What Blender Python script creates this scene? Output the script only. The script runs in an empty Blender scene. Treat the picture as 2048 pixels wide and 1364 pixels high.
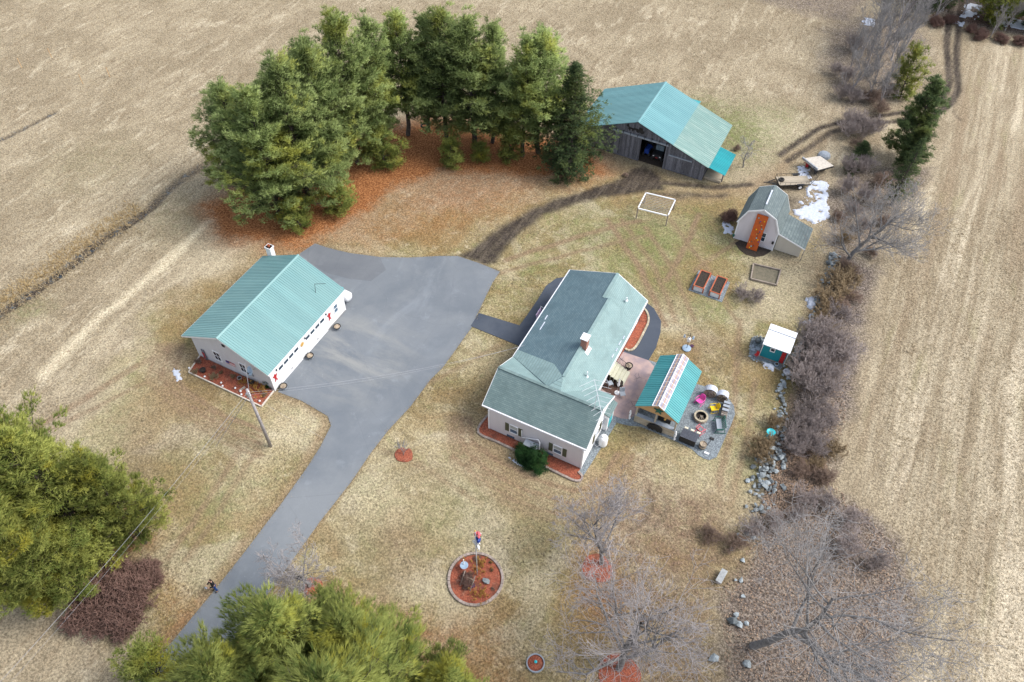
import bpy, math, random
import numpy as np
from mathutils import Vector, Matrix
C = bpy.context.scene
COL = C.collection
random.seed(7)
RNG = np.random.default_rng(11)
PI = math.pi

# ---------------------------------------------------------------- camera, sky, sun, exposure
CAM_H = 60.0
FPX = 1579.246                      # focal length in pixels of the 2048 px wide photograph
RM = np.array([[0.8906372, 0.4545715, 0.0114096],
               [0.3568363, -0.6831531, -0.6371575],
               [-0.2818391, 0.5715475, -0.7706492]])   # world -> (right, down, forward)
cam_d = bpy.data.cameras.new('camera')
cam_d.sensor_width = 36.0
cam_d.lens = FPX / 2048 * 36.0
cam_d.clip_start = 0.5
cam_d.clip_end = 8000
cam = bpy.data.objects.new('camera', cam_d)
COL.objects.link(cam)
rot = Matrix(((RM[0][0], -RM[1][0], -RM[2][0]), (RM[0][1], -RM[1][1], -RM[2][1]), (RM[0][2], -RM[1][2], -RM[2][2])))
cam.matrix_world = Matrix.Translation((0, 0, CAM_H)) @ rot.to_4x4()
C.camera = cam

SUN_DIR = Vector((0.62, 0.30, 0.80)).normalized()     # towards the sun
world = bpy.data.worlds.new('World')
C.world = world
world.use_nodes = True
wn = world.node_tree
bg = wn.nodes['Background']
sky = wn.nodes.new('ShaderNodeTexSky')
sky.sky_type = 'NISHITA'
sky.sun_disc = False
sky.sun_elevation = math.asin(SUN_DIR.z)
sky.sun_rotation = math.atan2(SUN_DIR.x, SUN_DIR.y)
sky.air_density = 1.0
sky.dust_density = 1.0
sky.ozone_density = 1.0
hs = wn.nodes.new('ShaderNodeHueSaturation')          # thin high overcast: paler, whiter sky
hs.inputs['Saturation'].default_value = 0.45
wn.links.new(sky.outputs[0], hs.inputs['Color'])
wn.links.new(hs.outputs[0], bg.inputs[0])
bg.inputs[1].default_value = 0.15
sd = bpy.data.lights.new('sun', 'SUN')
sd.energy = 2.0
sd.angle = math.radians(30)
sd.color = (1.0, 0.95, 0.88)
sun = bpy.data.objects.new('sun', sd)
COL.objects.link(sun)
sun.location = (0, 0, 80)
sun.rotation_euler = SUN_DIR.to_track_quat('Z', 'Y').to_euler()
C.view_settings.view_transform = 'Standard'
C.view_settings.look = 'None'
C.view_settings.gamma = 1
C.view_settings.use_curve_mapping = False
C.view_settings.exposure = 1.05
C.render.engine = 'CYCLES'

# ---------------------------------------------------------------- survey helpers: photograph -> ground plan
def _ray(u, v):
    return RM.T @ np.array([u - 1024.0, v - 682.0, FPX])
def G(u, v, z=0.0):                 # the point at height z seen there
    d = _ray(u, v); t = (z - CAM_H) / d[2]
    return (float(d[0] * t), float(d[1] * t), z)
def GX(u, v, x):                    # the point on the wall plane x
    d = _ray(u, v); t = x / d[0]
    return (x, float(d[1] * t), float(CAM_H + d[2] * t))
def GY(u, v, y):
    d = _ray(u, v); t = y / d[1]
    return (float(d[0] * t), y, float(CAM_H + d[2] * t))
def Z(o, s, a): return (o[0] + a[0] / s, o[1] + a[1] / s)
def gp(pts, z=0.0): return [G(u, v, z)[:2] for u, v in pts]

# ---------------------------------------------------------------- mesh helpers
ORG = {}
def org(o): return ORG.get(o.name, np.zeros(3)) if o else np.zeros(3)

def tag(o, label=None, cat=None, group=None, kind=None):
    if label: o['label'] = label
    if cat: o['category'] = cat
    if group: o['group'] = group
    if kind: o['kind'] = kind
    return o

def thing(name, label, cat, loc=(0, 0, 0), group=None):
    o = bpy.data.objects.new(name, None)
    o.empty_display_size = 0.3
    o.location = loc
    COL.objects.link(o)
    ORG[o.name] = np.array(loc, float)
    return tag(o, label, cat, group)

class MB:
    def __init__(s): s.v = []; s.f = []; s.m = []; s.cur = 0
    def face(s, pts):
        n = len(s.v); s.v.extend([tuple(p) for p in pts]); s.f.append(tuple(range(n, n + len(pts)))); s.m.append(s.cur)
    def hexa(s, p):                 # p: 8 points, bottom ring 0-3 ccw, top ring 4-7
        n = len(s.v); s.v.extend([tuple(q) for q in p])
        for f in ((3, 2, 1, 0), (4, 5, 6, 7), (0, 1, 5, 4), (1, 2, 6, 5), (2, 3, 7, 6), (3, 0, 4, 7)):
            s.f.append(tuple(n + i for i in f)); s.m.append(s.cur)
        return s
    def box(s, x0, x1, y0, y1, z0, z1):
        return s.hexa([(x0, y0, z0), (x1, y0, z0), (x1, y1, z0), (x0, y1, z0), (x0, y0, z1), (x1, y0, z1), (x1, y1, z1), (x0, y1, z1)])
    def beam(s, a, b, w, h, up=(0, 0, 1)):   # rectangular bar from a to b
        a = Vector(a); b = Vector(b); d = (b - a).normalized(); u = Vector(up)
        r = d.cross(u)
        if r.length < 1e-4: r = d.cross(Vector((1, 0, 0)))
        r.normalize(); u = r.cross(d).normalized(); r *= w / 2; u *= h / 2
        return s.hexa([a - r - u, a + r - u, b + r - u, b - r - u, a - r + u, a + r + u, b + r + u, b - r + u])
    def prism(s, poly, z0, z1):
        n = len(poly)
        ar = sum(poly[i][0] * poly[(i + 1) % n][1] - poly[(i + 1) % n][0] * poly[i][1] for i in range(n))
        if ar < 0: poly = poly[::-1]
        k = len(s.v)
        s.v.extend([(p[0], p[1], z0) for p in poly]); s.v.extend([(p[0], p[1], z1) for p in poly])
        s.f.append(tuple(range(k + n, k + 2 * n))); s.m.append(s.cur)
        s.f.append(tuple(range(k + n - 1, k - 1, -1))); s.m.append(s.cur)
        for i in range(n):
            j = (i + 1) % n; s.f.append((k + i, k + j, k + n + j, k + n + i)); s.m.append(s.cur)
        return s
    def xprism(s, prof, a, b, axis='x'):     # profile (p, z) extruded along an axis from a to b
        n = len(prof); k = len(s.v)
        for t in (a, b):
            for p, z in prof:
                s.v.append((t, p, z) if axis == 'x' else (p, t, z))
        s.f.append(tuple(range(k, k + n))); s.f.append(tuple(range(k + 2 * n - 1, k + n - 1, -1))); s.m += [s.cur] * 2
        for i in range(n):
            j = (i + 1) % n; s.f.append((k + j, k + i, k + n + i, k + n + j)); s.m.append(s.cur)
        return s
    def tube(s, a, b, r0, r1=None, n=8, cap=True):
        if r1 is None: r1 = r0
        a = Vector(a); b = Vector(b); d = (b - a).normalized()
        x = d.cross(Vector((0, 0, 1)))
        if x.length < 1e-3: x = Vector((1, 0, 0))
        x.normalize(); y = d.cross(x)
        k = len(s.v)
        for c, r in ((a, r0), (b, r1)):
            for i in range(n):
                t = 2 * PI * i / n; s.v.append(tuple(c + (x * math.cos(t) + y * math.sin(t)) * r))
        for i in range(n):
            j = (i + 1) % n; s.f.append((k + i, k + j, k + n + j, k + n + i)); s.m.append(s.cur)
        if cap:
            s.f.append(tuple(range(k + n - 1, k - 1, -1))); s.f.append(tuple(range(k + n, k + 2 * n))); s.m += [s.cur] * 2
        return s
    def path(s, pts, r, n=6):
        for i in range(len(pts) - 1): s.tube(pts[i], pts[i + 1], r, r, n)
        return s
    def lathe(s, c, prof, n=20):             # prof: (r, z) rings
        k = len(s.v); m = len(prof)
        for r, z in prof:
            for i in range(n):
                t = 2 * PI * i / n; s.v.append((c[0] + r * math.cos(t), c[1] + r * math.sin(t), c[2] + z))
        for q in range(m - 1):
            for i in range(n):
                j = (i + 1) % n; s.f.append((k + q * n + i, k + q * n + j, k + (q + 1) * n + j, k + (q + 1) * n + i)); s.m.append(s.cur)
        return s
    def build(s, name, mat, parent=None, label=None, smooth=False, bevel=0, loc=None):
        me = bpy.data.meshes.new(name)
        o0 = org(parent) if loc is None else np.array(loc, float)
        V = np.array(s.v, float) - o0
        me.from_pydata(V.tolist(), [], s.f)
        mats = mat if isinstance(mat, (list, tuple)) else [mat]
        for q in mats: me.materials.append(q)
        if len(mats) > 1: me.polygons.foreach_set('material_index', s.m)
        if smooth: me.polygons.foreach_set('use_smooth', [True] * len(me.polygons))
        me.update()
        return link(name, me, parent, label, o0 if loc is not None else None, bevel)

def link(name, me, parent=None, label=None, loc=None, bevel=0):
    o = bpy.data.objects.new(name, me)
    COL.objects.link(o)
    if parent:
        o.parent = parent
        ORG[o.name] = org(parent).copy()
    if loc is not None and not parent:
        o.location = loc; ORG[o.name] = np.array(loc, float)
    if bevel:
        b = o.modifiers.new('bevel', 'BEVEL'); b.width = bevel; b.segments = 1; b.limit_method = 'ANGLE'
    if label: o['label'] = label
    return o

def child_of(o, parent): o.parent = parent; return o
KIDS = {}
def copy_tree(root, loc=None, rz=None, scale=None):
    c = root.copy(); COL.objects.link(c)
    if loc is not None: c.location = loc
    if rz is not None: c.rotation_euler = (0, 0, rz)
    if scale is not None: c.scale = scale if not isinstance(scale, (int, float)) else (scale,) * 3
    ORG[c.name] = org(root).copy()
    def rec(a, b):
        for ch in a.children:
            d = ch.copy(); COL.objects.link(d); d.parent = b; ORG[d.name] = org(ch).copy(); rec(ch, d)
    rec(root, c)
    return c

def np_mesh(name, V, F, mat, attrs=None, smooth=False):
    """V (n,3), F (m,k) with k equal for all faces"""
    me = bpy.data.meshes.new(name)
    V = np.asarray(V, np.float32); F = np.asarray(F, np.int32)
    m, k = F.shape
    me.vertices.add(len(V)); me.vertices.foreach_set('co', V.ravel())
    me.loops.add(m * k); me.loops.foreach_set('vertex_index', F.ravel())
    me.polygons.add(m); me.polygons.foreach_set('loop_start', np.arange(0, m * k, k, dtype=np.int32))
    me.polygons.foreach_set('loop_total', np.full(m, k, np.int32))
    if smooth: me.polygons.foreach_set('use_smooth', np.ones(m, bool))
    if attrs:
        for an, (typ, data) in attrs.items():
            a = me.attributes.new(an, typ, 'POINT')
            a.data.foreach_set('value' if typ == 'FLOAT' else 'color', np.asarray(data, np.float32).ravel())
    me.materials.append(mat)
    me.update(calc_edges=True)
    return me

# ---------------------------------------------------------------- materials
def new_mat(name, rough=0.8, spec=0.3, metal=0.0):
    m = bpy.data.materials.new(name); m.use_nodes = True
    b = m.node_tree.nodes['Principled BSDF']
    b.inputs['Roughness'].default_value = rough
    b.inputs['Specular IOR Level'].default_value = spec
    b.inputs['Metallic'].default_value = metal
    return m, m.node_tree, b
def N(nt, t, **kw):
    n = nt.nodes.new(t)
    for k, v in kw.items():
        if hasattr(n, k): setattr(n, k, v)
    return n
def noise(nt, vec, scale, detail=4, rough=0.6, dist=0.0):
    n = nt.nodes.new('ShaderNodeTexNoise')
    n.inputs['Scale'].default_value = scale; n.inputs['Detail'].default_value = detail
    n.inputs['Roughness'].default_value = rough; n.inputs['Distortion'].default_value = dist
    nt.links.new(vec, n.inputs['Vector']); return n.outputs[0]
def ramp(nt, fac, a, b, c0=0.0, c1=1.0):
    n = nt.nodes.new('ShaderNodeMapRange'); n.interpolation_type = 'SMOOTHSTEP'
    nt.links.new(fac, n.inputs[0]); n.inputs[1].default_value = a; n.inputs[2].default_value = b
    n.inputs[3].default_value = c0; n.inputs[4].default_value = c1
    return n.outputs[0]
def mix(nt, fac, a, b, mode='MIX'):
    n = nt.nodes.new('ShaderNodeMix'); n.data_type = 'RGBA'; n.blend_type = mode
    for sock, val in ((n.inputs[0], fac), (n.inputs[6], a), (n.inputs[7], b)):
        if isinstance(val, (int, float)): sock.default_value = val
        elif isinstance(val, (tuple, list)): sock.default_value = (*val[:3], 1)
        else: nt.links.new(val, sock)
    return n.outputs[2]
def mth(nt, op, a, b=None, clamp=False):
    n = nt.nodes.new('ShaderNodeMath'); n.operation = op; n.use_clamp = clamp
    for i, val in enumerate((a, b)):
        if val is None: continue
        if isinstance(val, (int, float)): n.inputs[i].default_value = val
        else: nt.links.new(val, n.inputs[i])
    return n.outputs[0]
def mapping(nt, vec, scale=(1, 1, 1), rotz=0):
    n = nt.nodes.new('ShaderNodeMapping'); nt.links.new(vec, n.inputs[0])
    n.inputs['Scale'].default_value = scale; n.inputs['Rotation'].default_value = (0, 0, rotz); return n.outputs[0]
def bump(nt, h, strength, dist, bsdf):
    n = nt.nodes.new('ShaderNodeBump'); n.inputs['Strength'].default_value = strength; n.inputs['Distance'].default_value = dist
    nt.links.new(h, n.inputs['Height']); nt.links.new(n.outputs[0], bsdf.inputs['Normal']); return n
def coord(nt, kind='Object'):
    return nt.nodes.new('ShaderNodeTexCoord').outputs[kind]
def wpos(nt): return nt.nodes.new('ShaderNodeNewGeometry').outputs['Position']

def simple(name, c1, c2=None, scale=3.0, rough=0.8, spec=0.3, metal=0.0, bumps=None, c3=None, stretch=(1, 1, 1), rnd=0.0, fine=0.0):
    m, nt, b = new_mat(name, rough, spec, metal)
    c2 = c2 or tuple(x * 0.8 for x in c1)
    v = mapping(nt, wpos(nt), stretch)
    f = ramp(nt, noise(nt, v, scale, 5, 0.65), 0.32, 0.68)
    col = mix(nt, f, c1, c2)
    if c3:
        f2 = ramp(nt, noise(nt, v, scale * 3.1, 4, 0.6, 0.5), 0.55, 0.7)
        col = mix(nt, f2, col, c3)
    if fine:
        f3 = noise(nt, v, scale * 14, 3, 0.7)
        col = mix(nt, fine, col, mix(nt, f3, (0, 0, 0), (1, 1, 1)), 'OVERLAY')
    if rnd:
        oi = nt.nodes.new('ShaderNodeObjectInfo')
        r = ramp(nt, oi.outputs['Random'], 0, 1, 1 - rnd, 1 + rnd)
        h = nt.nodes.new('ShaderNodeHueSaturation'); nt.links.new(r, h.inputs['Value']); nt.links.new(col, h.inputs['Color']); col = h.outputs[0]
    nt.links.new(col, b.inputs['Base Color'])
    if bumps: bump(nt, noise(nt, v, bumps[0], 4, 0.7), bumps[1], bumps[2], b)
    return m
# ---------------------------------------------------------------- material library
M = {}
M['asphalt'] = None
def siding(name, c, pitch=0.11, dirt=0.06):
    m, nt, b = new_mat(name, 0.55, 0.35)
    p = wpos(nt); sx = nt.nodes.new('ShaderNodeSeparateXYZ'); nt.links.new(p, sx.inputs[0])
    fr = mth(nt, 'FRACT', mth(nt, 'DIVIDE', sx.outputs[2], pitch))
    line = ramp(nt, fr, 0.0, 0.16)
    col = mix(nt, line, tuple(x * 0.72 for x in c), c)
    st = ramp(nt, noise(nt, mapping(nt, p, (1.2, 1.2, 0.25)), 1.3, 4, 0.65), 0.38, 0.72)
    col = mix(nt, mth(nt, 'MULTIPLY', st, dirt * 4), col, tuple(x * 0.8 for x in c))
    nt.links.new(col, b.inputs['Base Color']); bump(nt, fr, 0.5, 0.02, b); return m
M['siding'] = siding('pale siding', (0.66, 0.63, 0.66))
M['siding_garage'] = siding('shaded white siding', (0.60, 0.61, 0.65), 0.11, 0.09)  # white garage walls greyed: the shade on the gable is put into the colour
M['siding_shed'] = siding('shed siding', (0.66, 0.62, 0.65), 0.09, 0.10)
M['siding_tan'] = siding('tan siding', (0.56, 0.52, 0.45), 0.14, 0.09)
M['teal_wall'] = siding('teal painted wall', (0.012, 0.24, 0.29), 0.12, 0.05)
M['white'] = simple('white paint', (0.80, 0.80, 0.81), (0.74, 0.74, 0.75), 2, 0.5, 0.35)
M['white_gutter'] = simple('white gutter', (0.76, 0.77, 0.80), (0.60, 0.60, 0.63), 3, 0.5)
M['white_roof'] = simple('white roof sheet', (0.80, 0.80, 0.82), (0.72, 0.73, 0.77), 1.4, 0.45, 0.35, bumps=(5, 0.2, 0.02))
M['snow'] = simple('snow', (0.58, 0.61, 0.68), (0.43, 0.47, 0.56), 5, 0.7, 0.3, bumps=(14, 0.6, 0.05))
M['glass'] = simple('window glass', (0.015, 0.03, 0.05), (0.04, 0.07, 0.10), 1.7, 0.12, 0.6)
M['glass_light'] = simple('window glass with blind', (0.12, 0.20, 0.28), (0.05, 0.09, 0.14), 1.7, 0.15, 0.6)
M['blind'] = simple('window blind', (0.42, 0.43, 0.42), rough=0.7)
M['shutter'] = simple('olive shutter', (0.085, 0.085, 0.05), (0.11, 0.11, 0.065), 9, 0.6)
M['concrete'] = simple('concrete foundation', (0.30, 0.29, 0.28), (0.22, 0.21, 0.2), 5, 0.9)
M['black'] = simple('black metal', (0.012, 0.012, 0.014), (0.03, 0.03, 0.032), 6, 0.5)
M['rubber'] = simple('rubber', (0.018, 0.018, 0.02), (0.035, 0.033, 0.03), 8, 0.75)
M['steel'] = simple('galvanised steel', (0.42, 0.44, 0.47), (0.33, 0.34, 0.37), 6, 0.4, 0.5, 0.6)
M['wire'] = simple('grey cable', (0.36, 0.37, 0.40), (0.28, 0.28, 0.30), 1, 0.6)
M['alu'] = simple('antenna aluminium', (0.62, 0.64, 0.67), rough=0.4)
M['grey_box'] = simple('grey enamel', (0.30, 0.33, 0.37), (0.24, 0.27, 0.31), 4, 0.5)
M['dish'] = simple('dish grey', (0.30, 0.40, 0.50), (0.24, 0.32, 0.42), 4, 0.4)
M['red'] = simple('red paint', (0.50, 0.03, 0.03), (0.34, 0.02, 0.025), 8, 0.5)
M['yellow'] = simple('yellow plastic', (0.80, 0.56, 0.01), (0.70, 0.46, 0.01), 5, 0.45)
M['pink'] = simple('pink plastic', (0.80, 0.10, 0.42), (0.70, 0.08, 0.36), 5, 0.45)
M['coral'] = simple('coral plastic', (0.66, 0.16, 0.18), (0.55, 0.10, 0.12), 5, 0.45)
M['green_metal'] = simple('dark green metal', (0.01, 0.09, 0.07), (0.015, 0.12, 0.09), 5, 0.45)
M['cushion'] = simple('grey cushion', (0.33, 0.36, 0.40), (0.26, 0.29, 0.33), 7, 0.9)
M['cream'] = simple('cream block', (0.66, 0.62, 0.50), rough=0.6)
M['gold'] = simple('gold ornament', (0.62, 0.40, 0.12), (0.5, 0.28, 0.08), 8, 0.5)
M['blue'] = simple('blue paint', (0.02, 0.06, 0.30), (0.01, 0.03, 0.16), 5, 0.4)
M['turquoise'] = simple('turquoise plastic', (0.02, 0.42, 0.50), (0.03, 0.50, 0.56), 4, 0.35)
M['purple'] = simple('dark purple tile', (0.07, 0.025, 0.06), rough=0.6)
M['orange_wall'] = simple('orange painted plywood', (0.52, 0.105, 0.02), (0.42, 0.08, 0.015), 1.6, 0.65, bumps=(6, 0.2, 0.01), c3=(0.34, 0.065, 0.015))
M['bed_orange'] = simple('redwood stain', (0.42, 0.12, 0.055), (0.33, 0.085, 0.04), 5, 0.7)
M['soil'] = simple('dark soil', (0.028, 0.022, 0.018), (0.06, 0.045, 0.035), 5, 0.95, bumps=(18, 1.0, 0.06))
M['wood_new'] = simple('fresh pine boards', (0.52, 0.34, 0.17), (0.44, 0.25, 0.11), 1.6, 0.75, stretch=(1, 6, 6), rnd=0.08, fine=0.3)
M['wood_tan'] = simple('weathered deck boards', (0.42, 0.36, 0.28), (0.33, 0.28, 0.21), 2.0, 0.8, stretch=(1, 5, 1), rnd=0.10, fine=0.3)
M['wood_pale'] = simple('pale deck boards', (0.50, 0.49, 0.38), (0.42, 0.41, 0.32), 2.0, 0.7, rnd=0.05, fine=0.2)
M['wood_grey'] = simple('weathered grey boards', (0.155, 0.155, 0.175), (0.085, 0.085, 0.10), 2.4, 0.85, stretch=(5, 5, 0.6), rnd=0.28, fine=0.4, c3=(0.24, 0.245, 0.27))
M['timber_grey'] = simple('grey landscape timber', (0.32, 0.27, 0.22), (0.22, 0.18, 0.15), 3, 0.85, fine=0.4)
M['timber_white'] = simple('pale landscape timber', (0.62, 0.56, 0.48), (0.48, 0.43, 0.37), 4, 0.8, fine=0.3)
M['bench_stone'] = simple('pale grey bench stone', (0.36, 0.37, 0.37), (0.26, 0.27, 0.27), 5, 0.9, fine=0.4)
M['paver'] = simple('concrete paver', (0.34, 0.28, 0.245), (0.27, 0.22, 0.195), 4, 0.9, rnd=0.14, fine=0.4)
M['block_tan'] = simple('tan wall block', (0.46, 0.40, 0.29), (0.36, 0.31, 0.23), 4, 0.9, rnd=0.14, fine=0.4)
M['stone'] = simple('field stone', (0.25, 0.28, 0.295), (0.155, 0.175, 0.185), 3.2, 0.85, rnd=0.42, fine=0.5, c3=(0.24, 0.25, 0.22), bumps=(9, 0.8, 0.06))
M['stone_tan'] = simple('tan field stone', (0.30, 0.27, 0.20), (0.20, 0.18, 0.14), 3.2, 0.85, rnd=0.3, fine=0.5, bumps=(9, 0.8, 0.05))
M['brick'] = None
M['bark'] = simple('pine bark', (0.095, 0.078, 0.066), (0.055, 0.045, 0.040), 5, 0.9, bumps=(14, 0.8, 0.05))
M['bark_limb'] = simple('grey limb bark', (0.20, 0.19, 0.185), (0.12, 0.115, 0.115), 4, 0.9, fine=0.4)
M['bark_grey'] = simple('grey bark', (0.31, 0.295, 0.29), (0.21, 0.20, 0.20), 4, 0.9, rnd=0.06, fine=0.3)
M['bark_pale'] = simple('pale bark', (0.37, 0.34, 0.34), (0.26, 0.24, 0.24), 4, 0.9, fine=0.3)
M['twig_mauve'] = simple('mauve twigs', (0.37, 0.315, 0.295), (0.27, 0.225, 0.21), 3, 0.9, rnd=0.12)
M['twig_brown'] = simple('brown twigs', (0.27, 0.195, 0.15), (0.19, 0.13, 0.10), 3, 0.9, rnd=0.12)
M['twig_tan'] = simple('tan dry stems', (0.36, 0.27, 0.165), (0.26, 0.19, 0.11), 3, 0.9, rnd=0.12)
M['twig_red'] = simple('dark red brown twigs', (0.15, 0.085, 0.07), (0.20, 0.125, 0.10), 3, 0.9)
M['gold_grass'] = simple('golden dry grass', (0.50, 0.30, 0.08), (0.38, 0.20, 0.05), 5, 0.9)
M['brush_floor'] = simple('dark brown leaf floor', (0.085, 0.045, 0.038), (0.13, 0.08, 0.06), 2.5, 0.95, fine=0.6, bumps=(9, 1.0, 0.08))
M['log'] = simple('split log bark', (0.30, 0.26, 0.22), (0.18, 0.15, 0.13), 6, 0.85, rnd=0.35, fine=0.4)
M['log_dark'] = simple('stacked log ends', (0.16, 0.12, 0.09), (0.36, 0.30, 0.22), 5, 0.85, rnd=0.4)
M['skin'] = simple('skin', (0.50, 0.30, 0.22), rough=0.6)
M['hair'] = simple('brown hair', (0.05, 0.032, 0.022), rough=0.8)
M['jacket'] = simple('black jacket', (0.009, 0.009, 0.012), (0.018, 0.018, 0.022), 8, 0.8)
M['jeans'] = simple('blue jeans', (0.012, 0.05, 0.20), (0.02, 0.07, 0.26), 10, 0.85)

def mk_mulch():
    m, nt, b = new_mat('red bark mulch', 0.9, 0.2)
    p = wpos(nt)
    n1 = noise(nt, p, 11, 3, 0.7); n2 = noise(nt, p, 1.5, 4, 0.6)
    col = mix(nt, ramp(nt, n1, 0.35, 0.65), (0.17, 0.045, 0.03), (0.40, 0.125, 0.07))
    col = mix(nt, ramp(nt, n2, 0.48, 0.66, 0, 0.75), col, (0.15, 0.06, 0.04))
    col = mix(nt, ramp(nt, noise(nt, p, 2.6, 4, 0.7), 0.58, 0.7, 0, 0.6), col, (0.42, 0.20, 0.13))
    nt.links.new(col, b.inputs['Base Color']); bump(nt, n1, 1.0, 0.06, b); return m
M['mulch'] = mk_mulch()
def mk_asphalt(name, c, c2, pale, worn_at=None):
    m, nt, b = new_mat(name, 0.88, 0.25)
    p = wpos(nt)
    big = ramp(nt, noise(nt, p, 0.16, 5, 0.6, 0.6), 0.35, 0.65)
    col = mix(nt, big, c, c2)
    st = mapping(nt, p, (1.2, 0.45, 1))
    streak = ramp(nt, noise(nt, st, 0.22, 6, 0.7, 1.0), 0.50, 0.80, 0, pale)
    col = mix(nt, streak, col, tuple(min(1, x * 1.7) for x in c2))
    blot = ramp(nt, noise(nt, p, 0.55, 6, 0.68, 0.4), 0.56, 0.72, 0, pale)
    col = mix(nt, blot, col, tuple(min(1, x * 1.6) for x in c2))
    dust = ramp(nt, noise(nt, p, 0.09, 5, 0.62, 0.3), 0.46, 0.60, 0, pale * 0.8)
    col = mix(nt, dust, col, (0.26, 0.27, 0.275))
    if worn_at:      # sandy worn area in front of the garage doors, with tyre sweeps
        dn_ = nt.nodes.new('ShaderNodeVectorMath'); dn_.operation = 'DISTANCE'; nt.links.new(p, dn_.inputs[0]); dn_.inputs[1].default_value = (worn_at[0], worn_at[1], 0)
        near_ = ramp(nt, dn_.outputs['Value'], 1.0, worn_at[2], 1, 0)
        f_ = mth(nt, 'MULTIPLY', near_, ramp(nt, noise(nt, mapping(nt, p, (0.35, 1.1, 1)), 0.45, 6, 0.7, 0.5), 0.38, 0.66, 0, 0.75))
        col = mix(nt, f_, col, (0.28, 0.28, 0.265))
    crk = nt.nodes.new('ShaderNodeTexVoronoi'); crk.feature = 'DISTANCE_TO_EDGE'; crk.inputs['Scale'].default_value = 0.16; nt.links.new(mapping(nt, p, (1, 1, 0)), crk.inputs['Vector'])
    col = mix(nt, ramp(nt, crk.outputs['Distance'], 0.0, 0.004, 0.15, 0), col, (0.05, 0.05, 0.05))
    spot = ramp(nt, noise(nt, p, 1.9, 3, 0.6), 0.70, 0.78, 0, 0.5 * pale)
    col = mix(nt, spot, col, (0.55, 0.55, 0.55))
    fine = noise(nt, p, 34, 2, 0.8)
    col = mix(nt, 0.3, col, mix(nt, fine, (0.1, 0.1, 0.1), (0.9, 0.9, 0.9)), 'OVERLAY')
    nt.links.new(col, b.inputs['Base Color']); bump(nt, fine, 0.3, 0.01, b); return m
M['asphalt'] = mk_asphalt('worn asphalt', (0.138, 0.155, 0.176), (0.172, 0.188, 0.207), 0.32, (-34.5, 36.0, 8.0))
M['asphalt_new'] = mk_asphalt('darker asphalt patch', (0.128, 0.138, 0.155), (0.15, 0.16, 0.175), 0.2)
M['asphalt_dark'] = mk_asphalt('newer asphalt path', (0.05, 0.062, 0.085), (0.065, 0.077, 0.10), 0.12)
def mk_gravel():
    m, nt, b = new_mat('blue grey gravel', 0.9, 0.3)
    p = wpos(nt); v = nt.nodes.new('ShaderNodeTexVoronoi'); v.inputs['Scale'].default_value = 13
    nt.links.new(p, v.inputs['Vector'])
    col = mix(nt, v.outputs['Distance'], (0.20, 0.23, 0.25), (0.09, 0.105, 0.12))
    g = nt.nodes.new('ShaderNodeSeparateColor'); nt.links.new(v.outputs['Color'], g.inputs[0])
    col = mix(nt, ramp(nt, g.outputs[0], 0.3, 1.0, 0, 0.7), col, (0.31, 0.35, 0.37))
    nt.links.new(col, b.inputs['Base Color']); bump(nt, v.outputs['Distance'], 1.0, 0.03, b); return m
M['gravel'] = mk_gravel()
def mk_patio():
    m, nt, b = new_mat('stamped pink concrete', 0.75, 0.3)
    p = wpos(nt); v = nt.nodes.new('ShaderNodeTexVoronoi'); v.feature = 'DISTANCE_TO_EDGE'; v.inputs['Scale'].default_value = 1.35
    nt.links.new(mapping(nt, p, (1, 1, 1)), v.inputs['Vector'])
    base = mix(nt, ramp(nt, noise(nt, p, 0.8, 5, 0.65), 0.38, 0.66), (0.40, 0.29, 0.26), (0.27, 0.21, 0.22))
    dark = ramp(nt, noise(nt, p, 0.45, 3, 0.6), 0.50, 0.62)
    line = mth(nt, 'MULTIPLY', ramp(nt, v.outputs['Distance'], 0.0, 0.035, 1, 0), dark)
    col = mix(nt, mth(nt, 'MULTIPLY', line, 0.8), base, (0.07, 0.06, 0.06))
    nt.links.new(col, b.inputs['Base Color']); bump(nt, v.outputs['Distance'], 0.3, 0.02, b); return m
M['patio'] = mk_patio()
def mk_shingle(name, c, c2, lines, axis=0):
    m, nt, b = new_mat(name, 0.9, 0.25)
    p = wpos(nt)
    sx = nt.nodes.new('ShaderNodeSeparateXYZ'); nt.links.new(p, sx.inputs[0])
    cb = nt.nodes.new('ShaderNodeCombineXYZ')
    nt.links.new(sx.outputs[0 if axis else 1], cb.inputs[0]); nt.links.new(sx.outputs[2], cb.inputs[1])
    br = nt.nodes.new('ShaderNodeTexBrick'); nt.links.new(cb.outputs[0], br.inputs[0])
    br.inputs['Scale'].default_value = 1; br.inputs['Brick Width'].default_value = 0.36; br.inputs['Row Height'].default_value = lines
    br.inputs['Mortar Size'].default_value = 0.010; br.inputs['Mortar Smooth'].default_value = 0.6
    br.inputs['Color1'].default_value = (*c, 1); br.inputs['Color2'].default_value = (*c2, 1)
    br.inputs['Mortar'].default_value = (*[x * 0.68 for x in c], 1)
    st = ramp(nt, noise(nt, mapping(nt, p, (0.5, 0.5, 0.5)), 1.3, 6, 0.68, 0.6), 0.42, 0.72)
    col = mix(nt, mth(nt, 'MULTIPLY', st, 0.55), br.outputs[0], tuple(x * 0.66 for x in c))
    f = noise(nt, p, 22, 3, 0.8)
    col = mix(nt, 0.35, col, mix(nt, f, (0.05, 0.05, 0.05), (0.95, 0.95, 0.95)), 'OVERLAY')
    nt.links.new(col, b.inputs['Base Color']); bump(nt, br.outputs[1], -0.4, 0.02, b); return m
M['shingle_shaded'] = mk_shingle('shaded green shingles', (0.10, 0.158, 0.185), (0.135, 0.197, 0.222), 0.06, 0)  # shaded tone of the house shingles, for the slope away from the sun
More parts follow.
